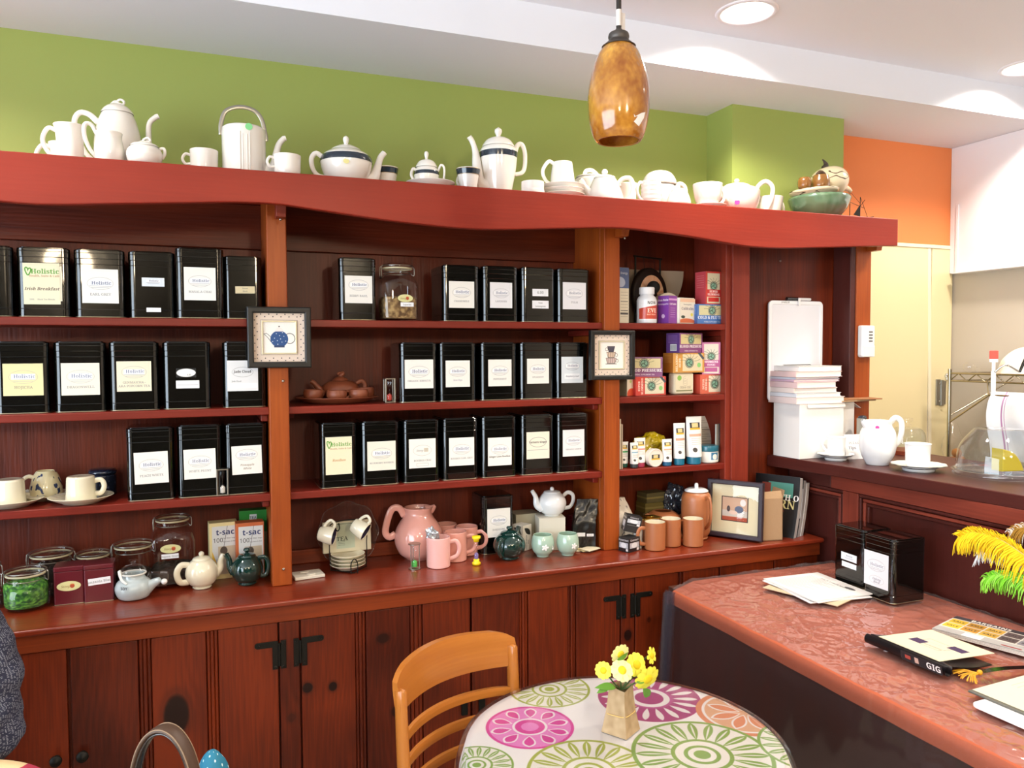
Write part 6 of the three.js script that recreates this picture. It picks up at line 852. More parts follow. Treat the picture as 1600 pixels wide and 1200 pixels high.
  // leaning picture
  const pf = framed('dark-framed picture of teapots on a table, leaning on the counter', [1.926, CT + 0.005, -0.122], 0.225, 0.226, 0.018, (c, W, H) => { c.fillStyle = '#ded6b4'; c.fillRect(0, 0, W, H); c.fillStyle = '#2a2424'; c.fillRect(W * 0.21, H * 0.25, W * 0.56, H * 0.5); c.fillStyle = '#c8a890'; c.fillRect(W * 0.23, H * 0.265, W * 0.52, H * 0.47); c.fillStyle = '#c9c4bc'; c.fillRect(W * 0.23, H * 0.53, W * 0.52, H * 0.12); c.fillStyle = '#a84e36'; c.fillRect(W * 0.23, H * 0.66, W * 0.52, H * 0.075); c.fillStyle = '#5a6a84'; c.beginPath(); c.ellipse(W * 0.58, H * 0.5, W * 0.09, H * 0.07, 0, 0, 7); c.fill(); c.fillStyle = '#403a40'; c.beginPath(); c.ellipse(W * 0.36, H * 0.5, W * 0.035, H * 0.06, 0, 0, 7); c.fill(); c.fillStyle = '#e0c8b8'; c.beginPath(); c.ellipse(W * 0.46, H * 0.57, W * 0.09, H * 0.04, 0, 0, 7); c.fill(); c.fillStyle = '#e4e2e0'; c.beginPath(); c.ellipse(W * 0.66, H * 0.36, W * 0.06, H * 0.07, 0, 0, 7); c.fill(); }, { fm: std('#2b1f2a', 0.45), turn: -1.0, inner: false });
  pf.rotation.order = 'YXZ'; pf.rotation.x = -0.06;
  const bag = thing('paper_carton', 'open brown cardboard carton beside the leaning picture', 'box', [2.045, CT, -0.088], -0.2); M.card = std('#a98a68', 0.85, { bumpMap: softBump, bumpScale: 0.001 });
  part(bag, 'carton', [box(-0.05, 0, -0.045, 0.05, 0.003, 0.045), box(-0.05, 0, 0.042, 0.05, 0.165, 0.045), box(-0.05, 0, -0.045, 0.05, 0.165, -0.042), box(-0.05, 0, -0.045, -0.047, 0.165, 0.045), box(0.047, 0, -0.045, 0.05, 0.165, 0.045)], M.card); part(bag, 'flap', rot(box(-0.049, 0, 0, 0.049, 0.03, 0.002), -0.35, 0, 0.04).translate(0, 0.163, 0.043), M.card); part(bag, 'flap', rot(box(0, 0, -0.044, 0.002, 0.035, 0.044), 0, 0, -0.25).translate(0.048, 0.163, 0), M.card);
  // magazines bowed against the bar
  const art = (c, W, H) => { c.fillStyle = '#101012'; c.fillRect(0, 0, W, H); c.fillStyle = '#4a8a80'; c.fillRect(W * 0.3, H * 0.12, W * 0.56, H * 0.24); c.fillStyle = '#7a3a30'; c.fillRect(W * 0.16, H * 0.14, W * 0.2, H * 0.24); txt(c, 'THE MYTH OF', W * 0.5, H * 0.36, W * 0.17, '#e8e8e8', 'serif', 'bold'); txt(c, 'HORN', W * 0.56, H * 0.48, W * 0.24, '#c8c088', 'serif', 'bold'); c.fillStyle = '#7a2e22'; c.fillRect(W * 0.2, H * 0.58, W * 0.5, H * 0.02); c.fillRect(W * 0.2, H * 0.66, W * 0.42, H * 0.02); };
  for (let i = 0; i < 3; i++) {
    const m = thing('magazine', ['black-covered magazine reading The Myth Of, bowed in front', 'second magazine bowed behind the black cover', 'pale magazine at the back of the bowed three'][i], 'magazine', [2.14 + i * 0.026, CT, -0.068 - i * 0.01], 0.42);
    const bow = (v) => 0.055 * Math.sin(v * 1.5) * 1.0, f = (w0, th) => (u, v) => [bow(v) + th, v * (0.236 - i * 0.012), -0.16 + u * 0.19];
    const pages = new THREE.BoxGeometry(0.022, 0.23 - i * 0.012, 0.19, 1, 14, 1); pages.translate(0, 0.115 - i * 0.006, -0.065); const pp = pages.attributes.position; for (let k = 0; k < pp.count; k++) pp.setX(k, pp.getX(k) + bow(Math.max(0, pp.getY(k)) / 0.236)); pages.computeVertexNormals(); part(m, 'pages', pages, std(['#b9b6b4', '#a9a6a6', '#d4d0cc'][i], 0.6));
    if (i < 2) part(m, 'cover', i ? grid(4, 12, f(0, -0.0122)) : intoSlot(grid(6, 14, f(0, -0.0125)), slot(0.19, 0.236, art, 1200)), i ? M.black : M.printGloss);
  }
}
// ---------------------------------------------------------------- panelled bar counter
const BT = 1.14;
{
  const t = thing('bar_counter', 'dark mahogany panelled bar counter running from the shelves towards the viewer', 'bar');
  const top = new THREE.Shape(); top.moveTo(2.19, 0.255); top.lineTo(2.235, -0.1); top.lineTo(2.262, -0.5); top.lineTo(2.29, -1.0); top.lineTo(2.3, -2.4); top.lineTo(2.83, -2.4); top.lineTo(2.83, 0.255); top.closePath();
  part(t, 'bar_top', grainUV(extrude(top, 0.038, 0.004).rotateX(-Math.PI / 2).translate(0, BT - 0.042, 0), 'z'), M.bar);
  part(t, 'body', board(2.30, 0, -0.255, 2.7, BT - 0.043, 2.4, 'y'), M.bar);
  const FX = 2.272, bx = (y0, y1, z0, z1, g, m, x0 = FX, x1 = 2.299, r = 0.002) => part(t, g === 'y' ? 'stile' : 'rail', board(x0, y0, z0, x1, y1, z1, g, r), m);
  bx(1.04, BT - 0.044, 0.02, 2.4, 'z', M.barLight); bx(1.04, BT - 0.044, -0.215, 0.018, 'z', M.bar);
  bx(0.0, 1.039, 0.082, 0.158, 'y', M.barLight); bx(0, 1.039, -0.255, -0.17, 'y', M.bar); bx(0, 1.039, 1.9, 2.0, 'y', M.barLight); bx(0, 0.2, -0.17, 2.4, 'z', M.bar, FX + 0.002);
  // raised mouldings round the recessed panels
  for (const [z0, z1] of [[-0.17, 0.082], [0.158, 1.9]]) for (const [k, o, h] of [[0, 0, 0.012], [1, 0.016, 0.008], [2, 0.03, 0.004]]) {
    const a = z0 + o, b = z1 - o, yt = 1.039 - o, w = 0.013;
    part(t, 'moulding', [board(2.298 - h - 0.012, yt - w, a, 2.3, yt, b, 'z', 0.004), board(2.298 - h - 0.012, 0.2, a, 2.3, yt - w, a + w, 'y', 0.004), board(2.298 - h - 0.012, 0.2, b - w, 2.3, yt - w, b, 'y', 0.004)], k === 1 ? M.barLight : M.bar);
  }
}
// --- white carton with books and a whiteboard
{
  const c = thing('carton', 'large plain white carton at the back corner of the bar', 'box', [2.325, BT, -0.165], 0.03); part(c, 'box', rbox(0.235, 0.222, 0.15, 0.0015), std('#eceae6', 0.7)); part(c, 'flap', rbox(0.2, 0.001, 0.02, 0.0003).rotateX(1.2).translate(0.02, 0.215, 0.078), std('#e6e2dc', 0.7));
  let y = BT + 0.223; const kinds = ['paperback', 'hardback', 'slim paperback'];
  const books = [[0.027, 0.25, 0.168, 0.0, '#e6d6d2', 'lowest pale hardback'], [0.016, 0.235, 0.16, 0.02, '#dfe4ea', 'second-lowest thin white book'], [0.02, 0.215, 0.155, -0.03, '#f0e4dc', 'third white book from the bottom'], [0.024, 0.205, 0.17, 0.01, '#e4c8c8', 'fourth pink-edged book from the bottom'], [0.009, 0.23, 0.145, -0.02, '#d2b0c4', 'thin mauve booklet in the middle'], [0.009, 0.235, 0.14, 0.03, '#c8ccd8', 'thin grey booklet above the mauve one'], [0.022, 0.235, 0.165, -0.01, '#e8ccc8', 'white hardback second from the top']];
  books.forEach(([h, w, d, a, col, l]) => {
    const t = thing('book', l + ' in the pile on the white carton', 'book', [2.19 + w / 2, y, -0.168], a * 1.2); part(t, 'cover', [rbox(w, 0.002, d, 0.0008), rbox(w, 0.002, d, 0.0008).translate(0, h - 0.002, 0), rbox(0.003, h, d, 0.001).translate(-w / 2 + 0.0015, 0, 0)], std(col, 0.55)); part(t, 'pages', rbox(w - 0.008, h - 0.004, d - 0.006, 0.0005).translate(0.001, 0.002, 0), std('#efece6', 0.8)); y += h + 0.0006;
  });
  const n = thing('notebook', 'spiral-bound notebook lying on top of the book pile', 'book', [2.32, y, -0.168], -0.02); part(n, 'pages', rbox(0.215, 0.02, 0.15, 0.002), std('#eceae6', 0.7)); part(n, 'cover', rbox(0.218, 0.0015, 0.152, 0.0005).translate(0, 0.02, 0), std('#d6d4d0', 0.5)); part(n, 'spiral', [...Array(22)].map((_, i) => new THREE.TorusGeometry(0.006, 0.001, 6, 12).translate(0, 0, 0).rotateY(Math.PI / 2).translate(-0.06 + i * 0.0065, 0.0185, -0.074)), M.iron);
  const w = thing('whiteboard', 'small white dry-erase board with rounded corners standing behind the books', 'whiteboard', [2.33, BT + 0.223, -0.252], 0.0); void w;
  w.position.set(2.325, 1.366, -0.25); const s = rectShape(0.285, 0.422, 0.02), hole = rectShape(0.255, 0.39, 0.008); hole.getPoints(8); const hp = new THREE.Path(hole.getPoints(6).map((p) => new THREE.Vector2(p.x, p.y + 0.016)).reverse()); s.holes.push(hp);
  part(w, 'frame', extrude(s, 0.006, 0.002), std('#eef0f4', 0.35)); part(w, 'board', rbox(0.262, 0.398, 0.004, 0.001).translate(0, 0.012, 0.003), phy('#e4e6ee', 0.25, { clearcoat: 0.4 }));
  part(w, 'lettering', print(0.05, 0.012, (c2, W, H) => { c2.fillStyle = '#eef0f4'; c2.fillRect(0, 0, W, H); txt(c2, 'SPARKLER', W / 2, H / 2, H * 0.8, '#444', 'sans-serif', 'italic'); }).translate(-0.06, 0.409, 0.0085), M.print);
  const m = thing('marker_pen', 'black and white marker pen clipped on the whiteboard top', 'pen', [2.33, 1.366 + 0.424, -0.244], 0.1); part(m, 'barrel', rod([0.0, 0.006, 0], [0.075, 0.006, 0], 0.0062, 16), std('#e4e4e8', 0.4)); part(m, 'cap', rod([-0.062, 0.006, 0], [0.0, 0.006, 0], 0.0072, 16), M.blackGloss); part(m, 'clip', rbox(0.012, 0.03, 0.003, 0.001).translate(0.002, -0.022, 0.0095), std('#f0f0f2', 0.4));
  for (const [i, x, yy, z, a, l] of [[0, 2.52, 1.366, -0.15, 0.1, 'cardboard sheet jutting out to the right of the book pile'], [1, 2.54, 1.3725, -0.145, -0.12, 'brown paper sheet on top of the cardboard by the books']]) { const q = thing('cardboard_sheet', l, 'cardboard', [x, yy, z], a); part(q, 'sheet', rbox(0.2, 0.005, 0.12, 0.0008), i ? std('#9a6a44', 0.85) : M.card); }
  const q = thing('carton', 'small open white carton behind the large white one, its flaps bent', 'box', [2.482, BT, -0.18], 0.02); part(q, 'box', rbox(0.09, 0.222, 0.12, 0.0015), std('#e6e2dc', 0.75)); part(q, 'flap', rot(rbox(0.05, 0.002, 0.1, 0.0005), 0, 0, -0.5).translate(0.07, 0.205, 0), std('#e8e4dc', 0.75));
  const ph = thing('telephone', 'dark blue handset standing behind the white jug', 'telephone', [2.50, BT, -0.05], 0.3); part(ph, 'handset', rbox(0.032, 0.17, 0.03, 0.01, 3), phy('#1c2430', 0.3, { clearcoat: 0.4 })); part(ph, 'cradle', rbox(0.05, 0.06, 0.06, 0.008, 2), std('#22262c', 0.5)); part(ph, 'silver_edge', rbox(0.006, 0.15, 0.032, 0.002).translate(-0.014, 0.01, 0), M.steel);
  const cd = thing('sign_card', 'little white folded price card behind the white jug', 'sign', [2.425, BT, -0.005], -0.25); part(cd, 'card', rot(print(0.085, 0.1, (c2, W, H) => { c2.fillStyle = '#f4f3f1'; c2.fillRect(0, 0, W, H); txt(c2, 'PLEASE', W * 0.5, H * 0.35, W * 0.16, '#667', 'serif'); txt(c2, 'Tips', W * 0.36, H * 0.55, W * 0.18, '#556', 'serif', 'bold'); }), -0.2, 0, 0), M.print); part(cd, 'back_leaf', rot(new THREE.PlaneGeometry(0.085, 0.1).translate(0, 0.05, 0), 0.2, 0, 0).translate(0, 0, -0.04), M.paperWhite);
}
// --- white jug, two cups, glass domes
{
  const cupO = [[0.022, 0], [0.03, 0.004], [0.034, 0.02], [0.0345, 0.05], [0.036, 0.075], [0.038, 0.082]];
  const scal = (r) => grid(60, 8, (u, v) => { const a = u * Math.PI * 2, e = 1 + 0.03 * Math.cos(a * 12) * v * v, q = v * r * e; return [Math.cos(a) * q, 0.006 + 0.016 * v * v, -Math.sin(a) * q]; });
  const sc = (label, at, r) => { const t = thing('saucer', label, 'saucer', at, 0); part(t, 'plate', [scal(r), scal(r).translate(0, 0.003, 0)], M.chinaCool); part(t, 'foot', lath([[r * 0.5, 0.008], [r * 0.52, 0.0], [r * 0.58, 0.0], [r * 0.62, 0.01]], 40), M.chinaCool); };
  sc('scalloped white saucer under the teacup beside the large white carton', [2.335, BT, -0.022], 0.07); cup('cup', 'white teacup on its saucer beside the large white carton', 'cup', [2.338, BT + 0.012, -0.022], -1.2, { outer: cupO.map(([r, y]) => [r * 0.95, y * 0.98]), mat: M.chinaCool, handle: ear(0.033, 0.066, 0.032, 0.02, 0.024, 0.004) });
  sc('scalloped white saucer under the teacup right of the white jug', [2.40, BT, 0.312], 0.092); cup('cup', 'white teacup on its saucer right of the white jug', 'cup', [2.4, BT + 0.012, 0.308], -2.1, { outer: cupO.map(([r, y]) => [r * 1.2, y * 1.06]), mat: M.chinaCool, handle: ear(0.041, 0.072, 0.039, 0.02, 0.026, 0.0045) });
  const j = pot('jug', 'pot-bellied white jug with a pink sticker on the bar', 'pitcher', [2.39, BT, 0.135], -0.35, { mat: M.chinaCool, outer: [[0.038, 0], [0.042, 0.004], [0.06, 0.04], [0.0675, 0.085], [0.062, 0.125], [0.05, 0.15], [0.049, 0.168]], spout: [[-0.035, 0.145, 0.0], [-0.052, 0.16, 0], [-0.062, 0.17, 0]], spoutR: [0.024, 0.015, 0.007], handle: [[0.046, 0.158, 0], [0.066, 0.178, 0], [0.088, 0.166, 0], [0.092, 0.13, 0], [0.082, 0.09, 0], [0.064, 0.07, 0]], handleR: 0.0085 });
  part(j, 'sticker', new THREE.CircleGeometry(0.007, 20).rotateY(-0.5).translate(-0.026, 0.146, 0.047), std('#e0409a', 0.6), 'pink sticker');
  const dome = (r, h, flat) => prof([[r, 0], [r * 0.985, h * 0.25], [r * 0.9, h * 0.6], [r * flat, h * 0.94], [r * (flat - 0.12), h], [0.0005, h]], 30);
  const d = thing('glass_dome', 'small glass cheese dome with a glass knob on a wooden board', 'dome', [2.76, BT, -0.06]); part(d, 'board', new THREE.CylinderGeometry(0.085, 0.085, 0.016, 40).translate(0, 0.008, 0), M.apron); part(d, 'dome', lath(prof([[0.072, 0.017], [0.072, 0.06], [0.066, 0.09], [0.045, 0.108], [0.0005, 0.112]], 24), 40), M.glassDome); part(d, 'knob', lath(prof([[0.008, 0.112], [0.016, 0.12], [0.009, 0.128], [0.02, 0.14], [0.018, 0.15], [0.0005, 0.153]], 20), 28), M.glass);
  const k = thing('cake_stand', 'scalloped glass cake plate under the big glass dome', 'plate', [2.52, BT, 0.53]); part(k, 'plate', [grid(96, 8, (u, v) => { const a = u * Math.PI * 2, e = 1 + 0.022 * Math.abs(Math.cos(a * 14)) * v * v, q = v * 0.142 * e; return [Math.cos(a) * q, 0.014 + 0.012 * v * v * v, -Math.sin(a) * q]; }), lath([[0.136, 0.024], [0.142, 0.016], [0.138, 0.008], [0.132, 0.008]], 72)], M.glassDome); part(k, 'foot', lath([[0.03, 0.014], [0.026, 0.004], [0.034, 0], [0.0005, 0.001]], 30), M.glass);
  const e = thing('cake_dome', 'big clear flat-topped dome covering the cake plate', 'dome', [2.52, BT + 0.027, 0.53]); part(e, 'dome', lath(dome(0.13, 0.142, 0.62), 56), M.glassDome); part(e, 'rim', new THREE.TorusGeometry(0.131, 0.003, 8, 64).rotateX(Math.PI / 2).translate(0, 0.0025, 0), M.glassDome);
  const wg = new THREE.Shape(); wg.moveTo(0, 0); wg.lineTo(0.082, 0); wg.quadraticCurveTo(0.076, 0.03, 0.048, 0.058); wg.quadraticCurveTo(0.03, 0.07, 0, 0.076); wg.closePath(); const l = thing('cheesecake_slice', 'yellow wedge-shaped slice under the big dome', 'cake', [2.50, BT + 0.0275, 0.52], -0.2); part(l, 'slice', extrude(wg, 0.045, 0.003), std('#d9c02c', 0.45));
  const dv = thing('sensor_box', 'white wall-mounted plastic sensor box on the right-hand post', 'device', [2.608, 1.553, -0.154]); part(dv, 'housing', rbox(0.072, 0.13, 0.026, 0.006, 3).translate(0, 0, 0.013), std('#eceae8', 0.4)); part(dv, 'lower_cover', rbox(0.066, 0.05, 0.03, 0.005, 2).translate(0, -0.004, 0.0155), std('#e8e6e2', 0.4)); part(dv, 'buttons', [0, 1, 2, 3].map((i) => rbox(0.02, 0.006, 0.003, 0.001).translate(0.012, 0.1 - i * 0.013, 0.026)), std('#55565c', 0.5)); part(dv, 'indicator', rbox(0.014, 0.008, 0.003, 0.001).translate(0.012, 0.032, 0.0275), std('#8a5a3a', 0.5));
}
// ---------------------------------------------------------------- kitchen corner beyond the bar
{
  const cab = thing('wall_cabinet', 'white wall cabinet side catching the spotlight at the upper right', 'cabinet', [0, 0, 0]); part(cab, 'side_panel', board(3.49, 1.962, -0.474, 3.519, YS - 0.001, 1.6, 'y', 0.001), M.whitePaint); part(cab, 'corner_bead', board(3.484, 1.962, -0.44, 3.49, 2.3, -0.425, 'y', 0.002), M.whitePaint); part(cab, 'bottom_lip', board(3.45, 1.955, -0.43, 3.519, 1.962, 1.6, 'z', 0.001), M.whitePaint);
  const ct = thing('kitchen_counter', 'pale kitchen worktop below the wire rack', 'counter', [0, 0, 0]); part(ct, 'worktop', board(2.95, 0.9, -0.467, 3.518, 0.94, 1.8, 'z'), std('#8a7a5c', 0.4)); part(ct, 'cupboard', board(2.99, 0, -0.465, 3.515, 0.899, 1.8, 'y'), M.whitePaint);
  const r = thing('wire_rack', 'chrome wire shelving rack on the kitchen worktop', 'rack', [0, 0, 0]); const cr = std('#b0a894', 0.22, { metalness: 1 });
  const z0 = -0.235, z1 = 0.75, x0 = 3.215, x1 = 3.5, y1 = 1.47, y0 = 1.435, zz = []; for (let i = 0; i < 22; i++) zz.push(rod([x0, i % 2 ? y1 : y0, z0 + (z1 - z0) * i / 22], [x0, i % 2 ? y0 : y1, z0 + (z1 - z0) * (i + 1) / 22], 0.0028, 6));
  for (const [x, z] of [[x0, z0], [x0, z1], [x1, z0], [x1, z1]]) part(r, 'post', rod([x, 0.94, z], [x, 1.49, z], 0.0085, 14), cr);
  part(r, 'truss', [rod([x0, y1, z0], [x0, y1, z1], 0.0045), rod([x0, y0, z0], [x0, y0, z1], 0.004), rod([x0, y1, z0], [x1, y1, z0], 0.004), rod([x0, y0, z0], [x1, y0, z0], 0.004), ...zz], cr); part(r, 'deck_wires', [...Array(26)].map((_, i) => rod([x0, y1, z0 + (z1 - z0) * (i + 0.5) / 26], [x1, y1, z0 + (z1 - z0) * (i + 0.5) / 26], 0.0018, 6)), cr); part(r, 'lower_brace', [rod([x0, 1.24, z0], [3.1, 1.385, 0.05], 0.004), rod([x1, 1.44, z0 + 0.1], [x0, 1.27, z0], 0.003), rod([x0 - 0.02, 1.435, -0.03], [3.1, 1.385, 0.05], 0.004), rod([3.1, 1.385, 0.05], [3.1, 1.387, 0.7], 0.004)], cr);
  const tw = thing('towel', 'white terry tea towel with a purple stripe hung on the rack brace', 'towel', [3.1, 1.386, 0.175]); part(tw, 'cloth', grid(18, 40, (u, v) => { const z = -0.11 + u * 0.2, a = v * 2 - 1, y = a < 0 ? -0.27 * -a : -0.22 * a; const top = Math.max(0, 1 - Math.abs(a) * 9); return [(a < 0 ? -0.016 : 0.016) * (1 - top * 0.9) + 0.006 * Math.sin(u * 7 + a * 2), y + 0.012 * (0.3 + top), z + 0.012 * Math.sin(a * 5)]; }), std('#ffffff', 0.95, { map: dataTex(256, 64, (u, v) => (Math.abs(u - 0.3) < 0.018 || Math.abs(u - 0.36) < 0.008 ? [178, 130, 172] : mixc([244, 244, 246], [222, 226, 234], 0.5 + 0.5 * Math.sin(v * 380)))), bumpMap: softBump, bumpScale: 0.004 }));
  const br = thing('pastry_brush', 'white kitchen brush with a red head hanging on the rack', 'brush', [3.19, 1.335, 0.0]); part(br, 'handle', [rbox(0.02, 0.15, 0.006, 0.003, 2), rbox(0.014, 0.05, 0.006, 0.002).translate(0, 0.148, 0), rbox(0.034, 0.016, 0.008, 0.003).translate(0, 0.188, 0)].map((g) => g.rotateY(-1.2)), std('#e8eaf0', 0.4)); part(br, 'bristles', rbox(0.034, 0.038, 0.01, 0.003).rotateY(-1.2).translate(0, 0.202, 0), std('#d0584c', 0.7), 'red bristles');
  const bw = thing('mixing_bowl', 'large white bowl upside down on the wire rack', 'bowl', [3.36, y1 + 0.003, 0.06]); part(bw, 'body', solid([[0.14, 0], [0.138, 0.006], [0.12, 0.06], [0.08, 0.1], [0.04, 0.116], [0.0005, 0.12]]), std('#ece6d8', 0.4));
  for (const [i, a] of [[0, 0.5], [1, -0.2], [2, 1.0]]) { const u = thing('kitchen_tongs', ['black-handled tongs standing highest on the rack', 'black-handled scissors lying across the rack', 'dark strap of utensils at the right of the rack'][i], 'utensil', [3.23 + i * 0.03, y1 + 0.012, 0.09 + i * 0.05], a); part(u, 'handle', sweep([[0, 0, 0], [0.01, 0.06 + i * 0.01, 0.02], [0.03, 0.1, 0.05], [0.02, 0.07, 0.09], [0.0, 0.02, 0.12]], 0.007), M.blackGloss); part(u, 'blade', sweep([[0, 0.0, 0], [-0.02, 0.03, -0.05], [-0.02, 0.0, -0.09]], 0.004), M.chrome); }
  const gl = thing('crystal_stopper', 'small faceted glass stopper at the left end of the rack', 'glass', [3.27, y1 + 0.003, -0.18]); part(gl, 'body', [new THREE.IcosahedronGeometry(0.026, 1).translate(0, 0.026, 0), new THREE.IcosahedronGeometry(0.014, 0).translate(0.03, 0.014, 0.02)], M.glass);
  const bk = thing('knife_bar', 'steel magnetic knife bar fixed to the yellow wall panel', 'knife rack', [3.425, 1.3, ZB + 0.002]); part(bk, 'bar', [rbox(0.03, 0.13, 0.01, 0.002), rbox(0.02, 0.13, 0.022, 0.003).translate(0.022, -0.004, 0), rbox(0.014, 0.12, 0.014, 0.003).translate(0.042, 0.002, 0)], M.steel); part(bk, 'screw', [0.02, 0.11].map((y) => ball(0.005, 0, y, 0.011)), M.chrome); part(bk, 'clip', [rbox(0.03, 0.012, 0.02, 0.002).translate(0.06, 0.14, 0.0), rbox(0.008, 0.035, 0.02, 0.002).translate(0.055, 0.125, 0)], M.chrome);
  const pb = thing('plastic_bag', 'clear plastic bag with brown rolls hanging from the rack post', 'bag', [3.3, 1.02, -0.28]); part(pb, 'bag', grid(20, 16, (u, v) => { const a = u * Math.PI * 2, r = 0.055 * Math.sin(Math.min(1, v * 1.2 + 0.15) * Math.PI * 0.55) * (1 - v * v * 0.85); return [Math.cos(a) * r * 1.3 + noise3.noise(u * 9, v * 6, 1) * 0.01, v * 0.22, Math.sin(a) * r]; }), phy('#ffffff', 0.15, { transmission: 1, thickness: 0 })); part(pb, 'rolls', [ball(0.024, -0.025, 0.03, 0.02), ball(0.026, 0.02, 0.032, 0.02), ball(0.022, 0.0, 0.07, 0.02)], std('#a8703a', 0.7));
  const ld = thing('steel_bowl', 'crumpled shiny foil bowl beside the rack post', 'bowl', [3.1, 0.941, -0.2]); const fg = new THREE.IcosahedronGeometry(0.055, 6), p = fg.attributes.position; for (let i = 0; i < p.count; i++) { const x = p.getX(i), y = p.getY(i), z = p.getZ(i), n = 0.85 + 0.4 * Math.abs(noise3.noise(x * 40, y * 40, z * 40)); p.setXYZ(i, x * n, y * n * 1.1 + 0.06, z * n); } fg.computeVertexNormals(); part(ld, 'foil', fg, std('#e8e4dc', 0.12, { metalness: 1 }));
}
// ---------------------------------------------------------------- plastic-covered serving table
const TY = 0.7595;
{
  const t = thing('serving_table', 'long serving table with plain dark brown sides against the bar', 'table');
  part(t, 'side_panel', board(1.515, 0, 0.075, 1.53, 0.735, 2.3, 'z'), M.darkTable = std('#46271c', 0.5)); part(t, 'end_panel', board(1.53, 0, 0.075, 2.262, 0.735, 0.09, 'x'), M.darkTable); part(t, 'top', board(1.51, 0.722, 0.05, 2.265, 0.745, 2.3, 'z'), M.darkTable);
  // top outline with a rounded far corner; height with soft sag and wrinkles
  const hgt = (x, z) => 0.0012 * noise3.noise(x * 9, z * 7, 2);
  const edge = (z) => 1.492 + 0.004 * noise3.noise(z * 6, 1, 5), far = (x) => 0.04 + Math.max(0, 1.62 - x) * 0.55;
  const sheet = (lift, drop, w) => grid(60, 140, (u, v) => {
    let s = u * (1 + drop) - drop;                                  // s < 0: hanging part on the room side
    const z0 = 0.04, z = z0 + v * 2.24, zz = Math.max(z, far(1.5 + Math.max(0, s) * 0.77)), x0 = edge(z);
    if (s >= 0) return [x0 + s * (2.268 - x0), 0.746 + lift + hgt(s, z) + w(s, z) * Math.min(1, s * 6), z < 0.3 ? Math.max(z, far(x0 + s * 0.76)) : z];
    void zz; const d = -s / drop, q = Math.min(1, d * 6);
    return [x0 - 0.012 * Math.sin(q * 1.57) - w(s, z) * 0.5 + 0.006 * d, 0.746 + lift - Math.pow(d, 1.0) * drop * 0.77 - 0.004 * q, Math.max(z, far(x0))];
  });
  const cloth = thing('table_cover', 'plain salmon-orange cover lying on the serving table top', 'tablecloth'); M.salmon = std('#c0603a', 0.7, { bumpMap: softBump, bumpScale: 0.0015 });
  part(cloth, 'cloth', sheet(0.001, 0.055, () => 0), M.salmon);
  const wr = (s, z) => { const x = s * 0.78; const ridge = (n) => Math.pow(1 - Math.min(1, Math.abs(n) * 3.2), 3); return 0.0028 * (0.5 + 0.5 * noise3.noise(x * 16, z * 11, 4)) + 0.0045 * ridge(noise3.noise(x * 7 + z * 4, z * 6 - x * 3, 9)) + 0.003 * ridge(noise3.noise(x * 16 - z * 9, z * 13, 14)) + 0.002 * ridge(noise3.noise(x * 34 + z * 12, z * 30, 24)) + 0.0012 * noise3.noise(x * 60, z * 60, 3); };
  const pl = thing('plastic_sheet', 'crinkled clear plastic sheet spread over the salmon cover and down its side', 'plastic cover'); M.plastic = phy('#e8e6ea', 0.07, { transmission: 0.93, thickness: 0, ior: 1.5 }); M.plasticClear = phy('#e4e6f0', 0.1, { transmission: 0.99, thickness: 0, ior: 1.5 });
  part(pl, 'top_sheet', grid(110, 260, (u, v) => { const z = 0.035 + v * 2.24, x0 = edge(z) - 0.004, x = x0 + u * (2.266 - x0); const e = Math.min(1, u * 25); return [x, 0.7508 + wr(u, z) * (0.35 + 0.65 * e) + 0.0008, Math.max(z, far(x) - 0.004)]; }), M.plastic);
  const fold = (v, d) => { const z = 0.03 + v * 2.24; return 0.006 * noise3.noise(z * 12, d * 1.2, 21) * (0.4 + d * 2) + 0.011 * Math.sin(z * 26 + noise3.noise(z * 3, 0, 2) * 3) * d * Math.exp(-v * 1.2) - 0.004 * Math.max(0, noise3.noise(z * 55, d * 3, 31)) * Math.exp(-d * 5) - 0.003 * Math.abs(noise3.noise(z * 24, d * 2, 35)); };
  part(pl, 'hanging_side', grid(150, 40, (u, v) => { const z = 0.035 + u * 2.24, d = v; return [edge(z) - 0.012 - 0.014 * Math.sin(Math.min(1, d * 5) * 1.57) + fold(u, d) - 0.012 * d * (1 - u) - 0.085 * d * Math.exp(-u * 14), 0.7515 - d * 0.7, Math.max(z, 0.11 - 0.02 * d)]; }), M.plasticClear);
  part(pl, 'corner_fold', [0, 1, 2].map((k) => grid(14, 36, (u, v) => { const a = -0.2 + u * 1.5, r = 0.03 + 0.02 * Math.sin(u * 9 + k * 2) + v * 0.03; return [1.492 - Math.cos(a) * r - v * 0.012 * k, 0.749 - v * 0.7, 0.125 - Math.sin(a) * r * 0.7 + 0.012 * k]; })).slice(0, 2), M.plasticClear);
  const tl = (x, z, l, w, h, d, papers) => tin([x, TY - 0.001, z], [w, h, d], l, papers, { turn: -Math.PI / 2, group: 'black tea tins on the plastic-covered table' });
  tl(2.13, 0.322, 'black tea tin with two stacked strip labels at the back of the serving table', 0.14, 0.205, 0.13, [[0.07, 0.026, 0.004, 0.088, (c, W, H) => { c.fillStyle = '#e6eaf0'; c.fillRect(0, 0, W, H); logoSmall(c, W, H * 0.42, 0.8, false); }, -0.02], [0.066, 0.018, 0.006, 0.064, sticker(['·········']), -0.02]]);
